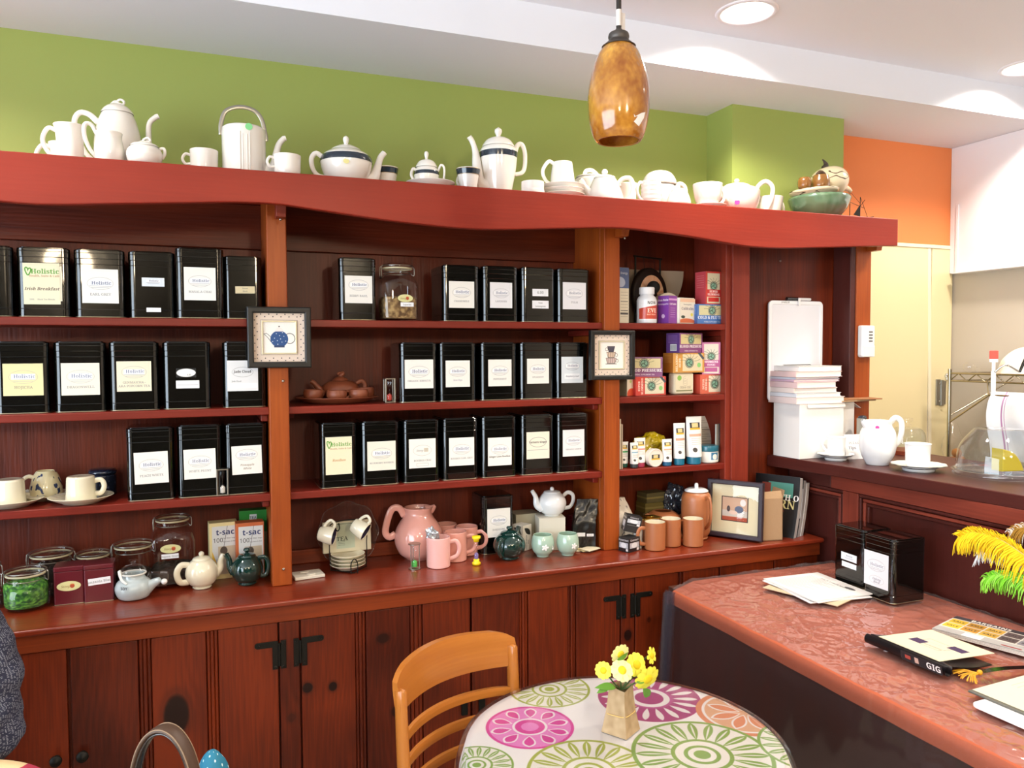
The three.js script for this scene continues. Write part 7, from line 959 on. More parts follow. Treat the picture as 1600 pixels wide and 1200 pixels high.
  tl(2.113, 0.474, 'black tea tin with an oval-logo label and handwritten sticker, in front of another', 0.126, 0.207, 0.145, [[0.1, 0.115, -0.006, 0.04, (c, W, H) => { c.fillStyle = '#e2e4e8'; c.fillRect(0, 0, W, H); logoSmall(c, W, H * 0.38, 1); c.strokeStyle = '#aaa'; c.beginPath(); c.ellipse(W * 0.52, H * 0.8, W * 0.3, H * 0.12, 0, 0, 7); c.stroke(); txt(c, 'Oolong', W * 0.52, H * 0.77, W * 0.1, '#667', 'serif', 'italic'); txt(c, 'Black', W * 0.52, H * 0.85, W * 0.1, '#667', 'serif', 'italic'); }]]);
  M.paperTable = std('#dcdad8', 0.8);
  const menu = (c, W, H) => { c.fillStyle = '#dcdad8'; c.fillRect(0, 0, W, H); c.fillStyle = '#555'; c.beginPath(); c.ellipse(W * 0.76, H * 0.14, W * 0.09, H * 0.04, 0, 0, 7); c.fill(); for (let i = 0; i < 18; i++) { c.fillStyle = '#5a5a62'; c.fillRect(W * 0.1, H * (0.22 + i * 0.04), W * (0.3 + 0.28 * ((i * 5 % 7) / 7)), 2); } txt(c, 'Tea & Lunch Menu', W * 0.5, H * 0.18, W * 0.055, '#555', 'serif', 'bold'); };
  for (let i = 0; i < 4; i++) { const q = thing('paper_sheet', ['lowest cream sheet poking out under the printed menus', 'second sheet in the pile of menus', 'third sheet in the pile of menus', 'topmost printed menu sheet on the serving table'][i], 'paper', [1.925 + i * 0.002, TY + i * 0.0032, 0.322 - i * 0.002], [0.35, -0.12, 0.02, -0.05][i]); part(q, 'sheet', rbox(0.235, 0.003, 0.265, 0.0004), i ? M.paperTable : std('#c4b294', 0.8)); if (i === 3) part(q, 'print', print(0.235, 0.265, menu).translate(0, -0.1325, 0).rotateX(-Math.PI / 2).rotateY(-Math.PI * 0.5).scale(0.87, 1, 1.1).translate(0, 0.0036, 0), M.print); }
  // magazine with its spine rolled, flyer on it
  const mg = thing('magazine', 'dark magazine with its near edge rolled, lying on the serving table', 'magazine', [1.71, TY, 0.885], 0.03); const roll = []; for (let i = 0; i <= 12; i++) { const a = -1.9 + i * 0.52; roll.push([Math.cos(a) * 0.014, 0.015 + Math.sin(a) * 0.0135]); }
  const spiral = (th) => grid(20, 8, (u, v) => { const i = u; let x, y; if (i < 0.5) { const a = 2.2 + (i / 0.5) * 4.6 - 0.5; x = Math.cos(a) * 0.013 - 0.002; y = 0.015 + Math.sin(a) * 0.0135; } else { const k = (i - 0.5) / 0.5; x = 0.01 + k * 0.15; y = 0.019 * (1 - k) ** 2 + 0.004 + th; } return [x, y, (v - 0.5) * 0.25]; });
  void roll; part(mg, 'cover', [spiral(0), spiral(0.002)], phy('#1d181c', 0.3, { clearcoat: 0.4 })); part(mg, 'cover_lettering', print(0.12, 0.026, (c, W, H) => { c.fillStyle = '#1d181c'; c.fillRect(0, 0, W, H); txt(c, 'GIG', W * 0.8, H * 0.5, H * 0.9, '#f0ece8', 'sans-serif', 'bold'); c.fillStyle = '#a8463a'; c.fillRect(W * 0.1, H * 0.3, W * 0.14, H * 0.4); c.fillStyle = '#c8a898'; c.fillRect(W * 0.34, H * 0.2, W * 0.1, H * 0.6); }).rotateY(-Math.PI / 2).rotateZ(0.25).translate(-0.0165, 0.004, 0.06), M.print);
  const fl = thing('flyer', 'cream flyer with purple blocks lying on the rolled magazine', 'flyer', [1.822, TY + 0.0205, 0.878], 0.02); part(fl, 'sheet', rot(rbox(0.205, 0.0012, 0.19, 0.0004), 0, 0, -0.05), std('#d8cfb4', 0.7)); part(fl, 'print', rot(print(0.19, 0.2, (c, W, H) => { c.fillStyle = '#d8cfb4'; c.fillRect(0, 0, W, H); c.fillStyle = '#3a2450'; c.fillRect(W * 0.2, H * 0.5, W * 0.2, H * 0.18); c.fillRect(W * 0.64, H * 0.3, W * 0.24, H * 0.16); c.strokeStyle = '#4a3a4a'; c.lineWidth = 2; c.strokeRect(W * 0.3, H * 0.36, W * 0.42, H * 0.24); c.strokeRect(W * 0.4, H * 0.62, W * 0.3, H * 0.06); txt(c, '— ~ —', W * 0.5, H * 0.48, W * 0.06, '#665'); }).translate(0, -0.1, 0).rotateX(-Math.PI / 2).rotateY(-Math.PI / 2), 0, 0, -0.05).translate(0, 0.0016, 0), M.print);
  const nw = thing('newspaper', 'folded newspaper with yellow advertisements near the bar', 'newspaper', [2.06, TY, 0.86], 0.3); part(nw, 'pages', [0, 1, 2].map((i) => rbox(0.165, 0.0035, 0.25, 0.0012).translate(0.001 * i, i * 0.0036, -0.001 * i)), std('#cfcac2', 0.8)); part(nw, 'print', print(0.25, 0.165, (c, W, H) => { c.fillStyle = '#d2cdc4'; c.fillRect(0, 0, W, H); c.fillStyle = '#3a3238'; c.fillRect(0, 0, W, H * 0.16); txt(c, 'BARGAINS', W * 0.4, H * 0.08, H * 0.13, '#e8e0d8', 'sans-serif', 'bold'); for (let i = 0; i < 10; i++) { c.fillStyle = ['#d8b02c', '#b8862c', '#caa040', '#5a4a4a', '#8a8690'][i % 5]; c.fillRect(W * (0.02 + (i % 5) * 0.195), H * (0.2 + Math.floor(i / 5) * 0.27), W * 0.18, H * 0.24); txt(c, 'SALE', W * (0.11 + (i % 5) * 0.195), H * (0.32 + Math.floor(i / 5) * 0.27), H * 0.09, '#2a2420', 'sans-serif', 'bold'); } c.fillStyle = '#a8a6a6'; c.fillRect(0, H * 0.76, W, H * 0.24); c.fillStyle = '#e4e0dc'; c.fillRect(W * 0.3, H * 0.78, W * 0.2, H * 0.2); c.fillStyle = '#8a3a3a'; c.fillRect(W * 0.7, H * 0.9, W * 0.2, H * 0.05); }).translate(0, -0.0825, 0).rotateX(-Math.PI / 2).rotateY(-Math.PI / 2).translate(0, 0.0125, 0), M.print);
  const ts = thing('tassel_bookmark', 'golden tassel on a dark ribbon lying on the plastic', 'tassel', [1.775, TY + 0.004, 1.03], -0.2); part(ts, 'ribbon', grid(16, 2, (u, v) => [0.02 + u * 0.3, 0.003 + 0.004 * Math.sin(u * 8) + 0.006, -0.008 + v * 0.02 - u * 0.03 + 0.008 * Math.sin(u * 5)]), M.blackGloss); const str = []; for (let i = 0; i < 46; i++) { const a = -0.9 + 1.8 * rnd(), L = 0.045 + rnd() * 0.02; str.push(sweep([[0.015, 0.004, 0], [-L * 0.4 * Math.cos(a), 0.005 + rnd() * 0.004, L * 0.5 * Math.sin(a)], [-L * Math.cos(a) * 0.8, 0.002, L * Math.sin(a) + 0.006]], 0.0009, { n: 5, rs: 4 })); } part(ts, 'threads', str, std('#d89a18', 0.6)); part(ts, 'knot', ball(0.007, 0.016, 0.006, 0), std('#d89a18', 0.6));
  const fo = thing('clipboard', 'grey-edged clipboard with a cream printed sheet at the right edge', 'clipboard', [1.79, TY + 0.006, 1.215], 0.05); part(fo, 'board', rbox(0.23, 0.005, 0.25, 0.002), std('#5a5a54', 0.4)); part(fo, 'sheet', print(0.215, 0.235, (c, W, H) => { c.fillStyle = '#ddd5ba'; c.fillRect(0, 0, W, H); c.fillStyle = '#4a463e'; c.fillRect(W * 0.16, H * 0.6, W * 0.3, 3); for (let i = 0; i < 6; i++) { c.fillStyle = '#8a8270'; c.fillRect(W * 0.5, H * (0.1 + i * 0.06), W * 0.3, 1.3); } }).translate(0, -0.1175, 0).rotateX(-Math.PI / 2).translate(0.004, 0.0056, -0.004), M.print);
  const pd = thing('paper_pad', 'plain white pad with rounded corners under the clipboard', 'paper', [1.72, TY, 1.26], 0.04); part(pd, 'pad', slab(0.19, 0.25, 0.0055, 0.02, 0.001), M.paperWhite);
}
// ---------------------------------------------------------------- dyed feathers in a vase beyond the right edge
{
  const v = thing('vase', 'brown vase holding dyed feathers just beyond the right edge', 'vase', [2.08, TY, 1.3]); part(v, 'body', hollow([[0.04, 0], [0.06, 0.03], [0.062, 0.09], [0.035, 0.15], [0.04, 0.17]]), M.sand);
  function feather(label, spine, colA, colB, len, n) {
    const t = thing('feather', label, 'feather', [0, 0, 0]), c = new THREE.CatmullRomCurve3(spine.map((p) => V(...p))); const g = [[], []];
    part(t, 'quill', sweep(spine, [0.0022, 0.0016, 0.0006], { n: 30, rs: 6 }), std('#d8c890', 0.5));
    for (let i = 0; i < n; i++) {
      const k = 0.3 + 0.7 * (i / n), p = c.getPointAt(k), tg = c.getTangentAt(k), side = i % 2 ? 1 : -1, L = len * (0.75 + 0.5 * rnd()) * (side > 0 ? 1 : 0.5) * Math.sin(Math.min(1, (1.06 - k) * 2.4 + 0.3) * 1.57);
      const out = side > 0 ? V(rr(-0.35, 0.35), -1, 0) : V(rr(-0.5, 0.5), 0.7, 0.1), d = out.addScaledVector(tg, 0.55).normalize(), q = p.clone().addScaledVector(d, L * 0.55).addScaledVector(tg, L * 0.15), e = p.clone().addScaledVector(d, L).add(V(rr(-0.006, 0.006), side > 0 ? -0.012 : -0.012, rr(-0.004, 0.004)));
      g[rnd() < 0.5 ? 0 : 1].push(sweep([p.toArray(), q.toArray(), e.toArray()], [0.0026, 0.0022, 0.0006], { n: 5, rs: 4, flat: [1, 0.25] }));
    }
    part(t, 'vane', g[0], std(colA, 0.8)); part(t, 'vane', g[1], std(colB, 0.8)); return t;
  }
  const b = [2.08, 0.9, 1.3];
  feather('long bright yellow ostrich feather arching to the left', [b, [2.09, 0.975, 1.02], [2.1, 1.035, 0.86], [2.1, 1.04, 0.77], [2.1, 1.015, 0.72]], '#ffe018', '#f8cc0a', 0.066, 620);
  feather('white feather tip showing under the yellow feather', [b, [2.11, 0.97, 1.0], [2.12, 1.0, 0.85], [2.12, 0.985, 0.785], [2.12, 0.965, 0.765]], '#eef2f6', '#dfe8ee', 0.034, 300);
  feather('bright green feather below the yellow one', [b, [2.08, 0.93, 1.05], [2.09, 0.945, 0.92], [2.09, 0.935, 0.85], [2.09, 0.915, 0.812]], '#7fd42c', '#9ae050', 0.05, 380);
  feather('brown and white feather above the yellow one at the right edge', [b, [2.12, 1.04, 1.08], [2.13, 1.085, 0.95], [2.13, 1.075, 0.885], [2.13, 1.05, 0.855]], '#efe8de', '#a87a24', 0.05, 340);
}
// ---------------------------------------------------------------- round cafe table with printed cloth
const cafe = [0.805, 0.975];
{
  const t = thing('cafe_table', 'small round cafe table hidden under a printed cloth', 'table', [cafe[0], 0, cafe[1]]); part(t, 'tabletop', new THREE.CylinderGeometry(0.32, 0.32, 0.025, 48).translate(0, 0.733, 0), M.chair); part(t, 'column', lath([[0.03, 0.72], [0.03, 0.05], [0.0005, 0.05]], 20), M.iron); part(t, 'foot', lath([[0.0005, 0.05], [0.05, 0.045], [0.095, 0.02], [0.095, 0], [0.0005, 0]], 32), M.iron);
  const R = 0.335, EXT = 0.52;                                              // printed square reaches EXT from the centre
  const prints = [[0.651, 0.832, 0.098, 'pink'], [0.77, 0.672, 0.1, 'olive'], [0.972, 0.806, 0.122, 'magenta'], [1.135, 0.955, 0.11, 'orange'], [0.69, 1.045, 0.125, 'olive'], [0.935, 1.075, 0.145, 'green'], [0.49, 0.94, 0.075, 'green'], [1.17, 1.13, 0.11, 'green'], [0.6, 1.2, 0.12, 'magenta'], [0.85, 1.29, 0.12, 'orange'], [1.13, 1.3, 0.12, 'pink'], [0.42, 1.16, 0.1, 'olive'], [0.5, 0.7, 0.07, 'orange'], [1.17, 0.68, 0.1, 'olive']];
  const cv = canvas(1024, 1024, (c, W) => {
    c.fillStyle = '#f2ead8'; c.fillRect(0, 0, W, W); const S = W / (2 * EXT), col = { pink: ['#d8428c', '#e683b4', '#f0e2d4'], olive: ['#a8b040', '#b9be5c', '#ece4cc'], green: ['#84a444', '#9cb860', '#ece4cc'], magenta: ['#a8446c', '#b85a80', '#eadfcc'], orange: ['#d88a5a', '#dca878', '#eadfcc'] };
    for (const [x, z, r, k] of prints) {
      const X = (x - cafe[0] + EXT) * S, Y = (z - cafe[1] + EXT) * S, q = r * S, [a, b, l] = col[k]; c.save(); c.translate(X, Y); const disc = (rad, f) => { c.fillStyle = f; c.beginPath(); c.arc(0, 0, rad, 0, 7); c.fill(); }, petal = (n, r0, r1, w, f) => { for (let i = 0; i < n; i++) { c.save(); c.rotate((i / n) * Math.PI * 2 + 0.1); c.fillStyle = f; c.beginPath(); c.moveTo(r0, 0); c.quadraticCurveTo((r0 + r1) * 0.58, w, r1, 0); c.quadraticCurveTo((r0 + r1) * 0.58, -w, r0, 0); c.fill(); c.restore(); } };
      if (k === 'pink') { disc(q, a); disc(q * 0.93, b); petal(10, q * 0.42, q * 0.92, q * 0.3, l); petal(10, q * 0.46, q * 0.86, q * 0.22, a); disc(q * 0.4, l); disc(q * 0.34, a); disc(q * 0.2, b); }
      else if (k === 'orange') { disc(q, a); disc(q * 0.88, l); disc(q * 0.82, b); petal(8, q * 0.1, q * 0.8, q * 0.3, l); petal(8, q * 0.14, q * 0.74, q * 0.22, a); }
      else if (k === 'magenta') { disc(q, a); petal(18, q * 0.46, q * 0.94, q * 0.13, l); disc(q * 0.46, b); disc(q * 0.4, l); disc(q * 0.28, a); }
      else { disc(q, a); disc(q * 0.94, l); petal(20, q * 0.42, q * 0.95, q * 0.14, a); petal(20, q * 0.44, q * 0.9, q * 0.03, l); disc(q * 0.44, a); disc(q * 0.38, l); disc(q * 0.26, a); disc(q * 0.2, l); disc(q * 0.12, a); }
      c.restore();
    }
  });
  M.printCloth = std('#ffffff', 0.75, { map: tex(cv), bumpMap: softBump, bumpScale: 0.0005 });
  const drape = (lift, Rr, H, amp, mat, par, name, hem) => { const g = grid(160, 40, (u, v) => { const a = u * Math.PI * 2; if (v < 0.5) { const r = (v / 0.5) * Rr; return [Math.cos(a) * r, 0.7465 + lift, -Math.sin(a) * r]; } const d = (v - 0.5) / 0.5, f = Math.sin(a * 9 + 0.8) * 0.6 + Math.sin(a * 14 + 2) * 0.4, r = Rr + 0.008 * Math.min(1, d * 8) + d * (0.02 + amp * f) * H * 1.2 + hem; return [Math.cos(a) * r, 0.7465 + lift - 0.006 * Math.min(1, d * 10) - d * H, -Math.sin(a) * r]; }); const p = g.attributes.position, uv = g.attributes.uv; for (let i = 0; i < p.count; i++) { const x = p.getX(i), z = p.getZ(i), r = Math.hypot(x, z) || 1, drop = 0.7465 + lift - p.getY(i), rr2 = Math.min(r, Rr) + drop * 0.6; uv.setXY(i, (x / r * rr2 + EXT) / (2 * EXT), 1 - (z / r * rr2 + EXT) / (2 * EXT)); } return part(par, name, g, mat); };
  const cl2 = thing('tablecloth', 'white cloth printed with pink, green and orange round flowers on the cafe table', 'tablecloth', [cafe[0], 0, cafe[1]]); drape(0.0008, R, 0.24, 0.22, M.printCloth, cl2, 'cloth', 0);
  const p2 = thing('plastic_sheet', 'clear plastic sheet over the flowered cloth on the cafe table', 'plastic cover', [cafe[0], 0, cafe[1]]); drape(0.0022, R + 0.003, 0.25, 0.22, M.plasticClear, p2, 'sheet', 0.007);
  // burlap-wrapped vase and yellow daisies
  const b = thing('vase', 'little vase wrapped in folded burlap and tied with raffia', 'vase', [0.828, 0.7495, 0.925], 0.55); const bt = dataTex(128, 128, (u, v) => mixc([188, 164, 130], [140, 116, 84], 0.5 + 0.35 * Math.sin(u * 300) * Math.sin(v * 300) + fbm(u, v, 8, 8, 2, 400)), true, [1, 1]);
  M.burlap = std('#ffffff', 0.95, { map: bt, bumpMap: softBump, bumpScale: 0.001 });
  part(b, 'burlap', grid(4, 10, (u, v) => [0, 0, 0]).dispose() || (() => { const q = []; const cor = [[1, 1], [-1, 1], [-1, -1], [1, -1]]; for (let k = 0; k < 4; k++) q.push(grid(8, 14, (u, v) => { const a = cor[k], c = cor[(k + 1) % 4], s = 0.031 * (1 - 0.32 * v - 0.14 * Math.sin(v * 3.1) * 0.4) + (v > 0.93 ? 0.002 : 0), x = a[0] + (c[0] - a[0]) * u, z = a[1] + (c[1] - a[1]) * u, m = 1 - 0.1 * Math.sin(u * 3.14) * v, rd = 1 - 0.22 * v * (Math.hypot(x, z) - 1); return [x * s * m * rd, v * 0.1 + (v > 0.9 ? 0.006 * (u - 0.5) * (k % 2 ? 1 : -1) : 0), z * s * m * rd]; }, [0.3, 0.5])); return q; })(), M.burlap);
  part(b, 'raffia', [sweep([...Array(20)].map((_, i) => { const a = i / 20 * 6.2832, f = 1 / Math.pow(Math.abs(Math.cos(a)) ** 4 + Math.abs(Math.sin(a)) ** 4, 0.25); return [Math.cos(a) * 0.0265 * f, 0.042 + 0.0015 * Math.sin(a), Math.sin(a) * 0.0265 * f]; }), 0.0013, { closed: true, n: 50, rs: 6, cap: false }), rod([0.026, 0.044, 0.01], [0.027, 0.05, 0.024], 0.001)], std('#c8a868', 0.8)); part(b, 'inner_glass', new THREE.CylinderGeometry(0.014, 0.016, 0.085, 16).translate(0, 0.045, 0), M.glassGreen);
  const petG = (L, w) => { const s = new THREE.Shape(); s.moveTo(0, -w * 0.25); s.quadraticCurveTo(L * 0.5, -w * 0.75, L * 0.86, -w * 0.5); s.quadraticCurveTo(L * 1.08, 0, L * 0.86, w * 0.5); s.quadraticCurveTo(L * 0.5, w * 0.75, 0, w * 0.25); const g = new THREE.ShapeGeometry(s, 6), p = g.attributes.position; for (let i = 0; i < p.count; i++) p.setZ(i, 0.16 * p.getX(i) - p.getX(i) ** 2 * 9); g.computeVertexNormals(); return g; };
  M.petal = std('#e8e04a', 0.7); M.petalPale = std('#ece89a', 0.7); M.disc = std('#d8bc10', 0.8); M.leaf = std('#5a8c2c', 0.6); M.stem = std('#3c5a2c', 0.6);
  const base0 = [0.828, 0.84, 0.925];
  const leafAt = (t, at, rx, ry, rz, s = 1) => { const q = new THREE.Shape(); q.moveTo(0, 0); q.quadraticCurveTo(0.012, 0.012, 0.04, 0.002); q.quadraticCurveTo(0.014, -0.012, 0, 0); const g = new THREE.ShapeGeometry(q, 10).scale(s, s * 1.3, s), p = g.attributes.position; for (let i = 0; i < p.count; i++) p.setZ(i, Math.abs(p.getY(i)) * 0.35 - p.getX(i) ** 2 * 5); g.computeVertexNormals(); return part(t, 'leaf', rot(g, rx, ry, rz).translate(...at), M.leaf); };
  function daisy(label, [x, y, z], rx, ry, r, pale, n = 12) {
    const t = thing('daisy', label, 'flower', [x, y, z], 0, undefined); const e = new THREE.Euler(rx, ry, 0, 'YXZ'), m = new THREE.Matrix4().makeRotationFromEuler(e);
    for (let i = 0; i < n; i++) part(t, 'petal', petG(r, r * 0.42).rotateZ((i / n) * 6.2832).translate(0, 0, i % 2 ? 0.0012 : 0).applyMatrix4(m), pale ? M.petalPale : M.petal);
    part(t, 'flower_centre', new THREE.SphereGeometry(r * 0.36, 14, 10).scale(1, 1, 0.45).translate(0, 0, 0.002).applyMatrix4(m), M.disc); const bk = V(0, 0, -0.01).applyMatrix4(m);
    part(t, 'stem', sweep([[bk.x * 0.3, bk.y * 0.3, bk.z * 0.3], [bk.x * 1.5, bk.y * 1.5 - 0.006, bk.z * 1.5], [(base0[0] - x) * 0.7, (base0[1] - y) * 0.75, (base0[2] - z) * 0.7], [base0[0] - x, base0[1] - y, base0[2] - z]], 0.0016, { n: 14, rs: 6 }), M.stem); return t;
  }
  const d1 = daisy('pale yellow daisy facing forward at the front left of the bunch', [0.818, 0.893, 0.948], -0.75, -0.1, 0.026, true, 14);
  const d2 = daisy('pale daisy at the top of the bunch seen from behind a leaf', [0.832, 0.915, 0.915], 0.2, 0.1, 0.024, true); const d3 = daisy('bright yellow daisy drooping at the right of the bunch', [0.88, 0.866, 0.95], 0.35, 0.1, 0.032, false); const d4 = daisy('small yellow daisy behind the drooping one', [0.864, 0.892, 0.93], -0.35, 0.15, 0.027, false); const d5 = daisy('yellow daisy turned away at the far left of the bunch', [0.787, 0.888, 0.922], -0.2, -0.7, 0.02, false); const d6 = daisy('yellow bud on a long stem at the far right of the bunch', [0.908, 0.902, 0.92], -0.2, 0.5, 0.02, false, 8);
  leafAt(d2, [-0.018, -0.004, 0.018], 0.2, 0, 0.3, 0.8); leafAt(d1, [-0.012, -0.038, -0.005], -0.9, 0.2, 2.9, 1.2); leafAt(d3, [-0.018, -0.014, 0.012], 0.2, 0.2, -0.9, 1.25); leafAt(d4, [-0.012, -0.03, 0.02], -0.4, 0, 0.2, 1.0); leafAt(d5, [0.012, -0.03, 0.01], -0.5, 0, 3.4, 0.9); leafAt(d6, [-0.05, -0.036, 0.012], -0.4, 0, 0.6, 0.8);
}
// ---------------------------------------------------------------- bentwood chair at the cafe table
{
  const A = -0.44, t = thing('dining_chair', 'honey-coloured wooden ladder-back chair tucked to the cafe table', 'chair', [0.545, 0, 0.665], A + Math.PI * 0, undefined); t.rotation.y = 0.44;
  const C2 = (u, bow) => bow * (1 - (2 * u - 1) ** 2);      // bow towards the back (-z)
  const W2 = 0.178;
  const rail = (y0, y1, th, bow, w, tilt) => { const g = new THREE.BoxGeometry(1, 1, 1, 24, 4, 2), p = g.attributes.position; for (let i = 0; i < p.count; i++) { const u = p.getX(i) + 0.5, v = p.getY(i) + 0.5, d = p.getZ(i), e = Math.min(1, Math.min(u, 1 - u) * 9), cr = y1 - y0 > 0.05 ? 0.012 * Math.sin(u * 3.14) : 0, soft = 1 - 0.25 * (2 * v - 1) ** 4; p.setXYZ(i, (u - 0.5) * w, y0 + (v) * (y1 - y0) * (0.82 + 0.18 * Math.sqrt(e)) + cr * v, d * th * soft - C2(u, bow) + tilt * (v)); } const ng = g.toNonIndexed(); ng.computeVertexNormals(); return grainUV(toCreasedNormals(ng, 0.7), 'x', rr(0, 5), 0); };
  part(t, 'top_rail', rail(0.785, 0.868, 0.022, 0.065, 0.376, -0.012), M.chair);
  for (const [y, h] of [[0.715, 0.022], [0.652, 0.022], [0.588, 0.022], [0.525, 0.022]]) part(t, 'slat', rail(y, y + h, 0.013, 0.055, 0.34, 0), M.chair);
  for (const s of [-1, 1]) { part(t, 'back_post', grainUV(sweep([[s * W2, 0.835, -0.004], [s * W2, 0.7, 0.002], [s * (W2 - 0.004), 0.45, 0.012], [s * (W2 - 0.002), 0.2, 0.0], [s * W2, 0, -0.05]], [0.014, 0.016, 0.018, 0.016, 0.013], { flat: [1.15, 0.85] }).toNonIndexed(), 'y'), M.chair); part(t, 'leg', lath([[0.0005, 0], [0.013, 0], [0.018, 0.42], [0.0005, 0.42]], 16).translate(s * 0.165, 0, 0.27), M.chair); }
  part(t, 'seat', grainUV(slab(0.39, 0.33, 0.026, 0.06, 0.004).toNonIndexed().translate(0, 0.43, 0.15), 'z'), M.chair); part(t, 'stretcher', [rod([-0.165, 0.2, 0.27], [-0.17, 0.2, 0], 0.009), rod([0.165, 0.2, 0.27], [0.17, 0.2, 0], 0.009), rod([-0.165, 0.3, 0.27], [0.165, 0.3, 0.27], 0.009)], M.chair);
}
// ---------------------------------------------------------------- amber glass pendant
{
  const t = thing('pendant_lamp', 'amber mottled glass pendant lamp on a dark stem above the cafe table', 'lamp', [0.832, 0, 0.905]);
  const am = dataTex(512, 512, (u, v) => { const a = fbm(u, v, 7, 6, 4, 500), b = fbm(u, v, 40, 40, 2, 510), k = fbm(u, v, 3, 3, 2, 520); let c = mixc([226, 160, 62], [156, 84, 22], 0.3 + a * 1.3 + b * 0.6); c = mixc(c, [206, 190, 170], Math.max(0, Math.min(0.8, k * 4.2 - 0.7 + b * 1.2))); c = mixc(c, [96, 48, 16], Math.max(0, Math.min(0.7, -k * 4 - 0.9 + b))); return c; });
  M.amber = phy('#ffffff', 0.16, { map: am, transmission: 0.3, thickness: 0, clearcoat: 1, clearcoatRoughness: 0.05 });
  const o = prof([[0.031, 2.232], [0.045, 2.212], [0.058, 2.175], [0.0655, 2.13], [0.064, 2.08], [0.056, 2.045], [0.047, 2.03]], 40), inner = o.slice().reverse().map((p) => new THREE.Vector2(p.x - 0.004, p.y));
  part(t, 'shade', lath([...o, ...inner], 56), M.amber);
  part(t, 'fitter', lath(prof([[0.0055, 2.268], [0.011, 2.262], [0.02, 2.258], [0.0225, 2.25], [0.021, 2.244], [0.024, 2.24], [0.033, 2.232], [0.034, 2.229], [0.0005, 2.229]], 40), 36), std('#5a5450', 0.5, { metalness: 0.6 }));
  part(t, 'stem', rod([0, 2.26, 0], [0, 2.7, 0], 0.0055, 14), std('#3a3634', 0.5, { metalness: 0.5 })); part(t, 'canopy', lath([[0.0055, 2.69], [0.05, 2.7], [0.06, 2.7215], [0.0005, 2.7215]], 36), std('#5a5450', 0.5, { metalness: 0.6 }));
  part(t, 'paper_tag', [new THREE.CylinderGeometry(0.0062, 0.0062, 0.034, 16, 1, true).translate(0, 2.29, 0), grid(2, 4, (u, v) => [0.006 + u * 0.009, 2.266 + v * 0.036, 0.001])], std('#ded8d4', 0.7), 'white paper tag');
  const bow = new THREE.Shape(); bow.moveTo(-0.021, 0.014); bow.lineTo(-0.017, 0.018); bow.lineTo(-0.004, 0.005); bow.lineTo(0.01, 0.013); bow.lineTo(0.02, 0.016); bow.lineTo(0.018, 0.004); bow.lineTo(0.007, -0.014); bow.lineTo(-0.006, -0.006); bow.lineTo(-0.022, -0.014); bow.closePath(); const bg = new THREE.ShapeGeometry(bow).rotateX(0.22).translate(0, 0, 0.0), p = bg.attributes.position; for (let i = 0; i < p.count; i++) { const a = p.getX(i) / 0.06; p.setXYZ(i, Math.sin(a) * 0.06, p.getY(i), Math.cos(a) * 0.06 + (p.getY(i)) * 0.25); } bg.computeVertexNormals(); part(t, 'torn_sticker', bg.rotateY(0.0).translate(0.009, 2.062, 0.0012), std('#ece8e4', 0.6), 'torn white sticker');
  part(t, 'socket', rod([0, 2.225, 0], [0, 2.17, 0], 0.016, 16), M.black); part(t, 'bulb', lath(prof([[0.012, 2.17], [0.016, 2.15], [0.024, 2.125], [0.02, 2.1], [0.0005, 2.094]], 20), 24), std('#efeae0', 0.3));
}
// ---------------------------------------------------------------- handbag in the foreground
{
  const t = thing('handbag', 'brown leather handbag with a stiff arched handle in the left foreground', 'handbag', [-0.085, 0, 0.9], -0.55); M.leather = std('#4a3528', 0.5);
  part(t, 'body', (() => { const g = new THREE.BoxGeometry(0.3, 0.24, 0.12, 10, 8, 6).translate(0, 0.68, 0), p = g.attributes.position; for (let i = 0; i < p.count; i++) { const y = p.getY(i), k = 1 - 0.55 * Math.max(0, (y - 0.6) / 0.2); p.setZ(i, p.getZ(i) * Math.max(0.3, k)); } g.computeVertexNormals(); return g; })(), M.leather);
  const arc = (r, w) => [...Array(15)].map((_, i) => { const a = Math.PI * (i / 14); return [Math.cos(a) * r * 0.62, 0.785 + Math.sin(a) * 0.125, w]; });
  part(t, 'handle', sweep(arc(0.1, 0.0), 0.014, { flat: [0.35, 1.15], n: 44 }), M.leather); part(t, 'handle_lining', sweep(arc(0.093, 0.0).map(([x, y, z]) => [x, y - 0.006, z]), 0.0115, { flat: [0.35, 1.1], n: 44 }), phy('#2a2422', 0.2, { clearcoat: 0.5 })); part(t, 'stitching', [-0.014, 0.014].map((w) => sweep(arc(0.1, w).map(([x, y, z]) => [x * 1.02, y + 0.003, z]), 0.0012, { n: 44, rs: 6 })), std('#8a735c', 0.6));
  const b = thing('teal_bag', 'small teal cloth bag with white dots behind the handbag', 'bag', [-0.006, -0.035, 0.85], 0.2); const g = new THREE.SphereGeometry(0.06, 32, 22), p = g.attributes.position; for (let i = 0; i < p.count; i++) { const x = p.getX(i), y = p.getY(i), z = p.getZ(i); p.setXYZ(i, x * (0.75 - y * 2) + 0.003 * noise3.noise(x * 60, y * 60, z * 60), y * 2.1 + 0.74, z * (0.8 - y * 2)); } g.computeVertexNormals(); part(b, 'bag', g, std('#ffffff', 0.7, { map: dataTex(256, 256, (u, v) => { const a = (u * 10) % 1 - 0.5, c = ((v * 10) + Math.floor(u * 10) * 0.5) % 1 - 0.5; return Math.hypot(a, c) < 0.12 ? [210, 226, 226] : [24, 112, 142]; }) }));
}
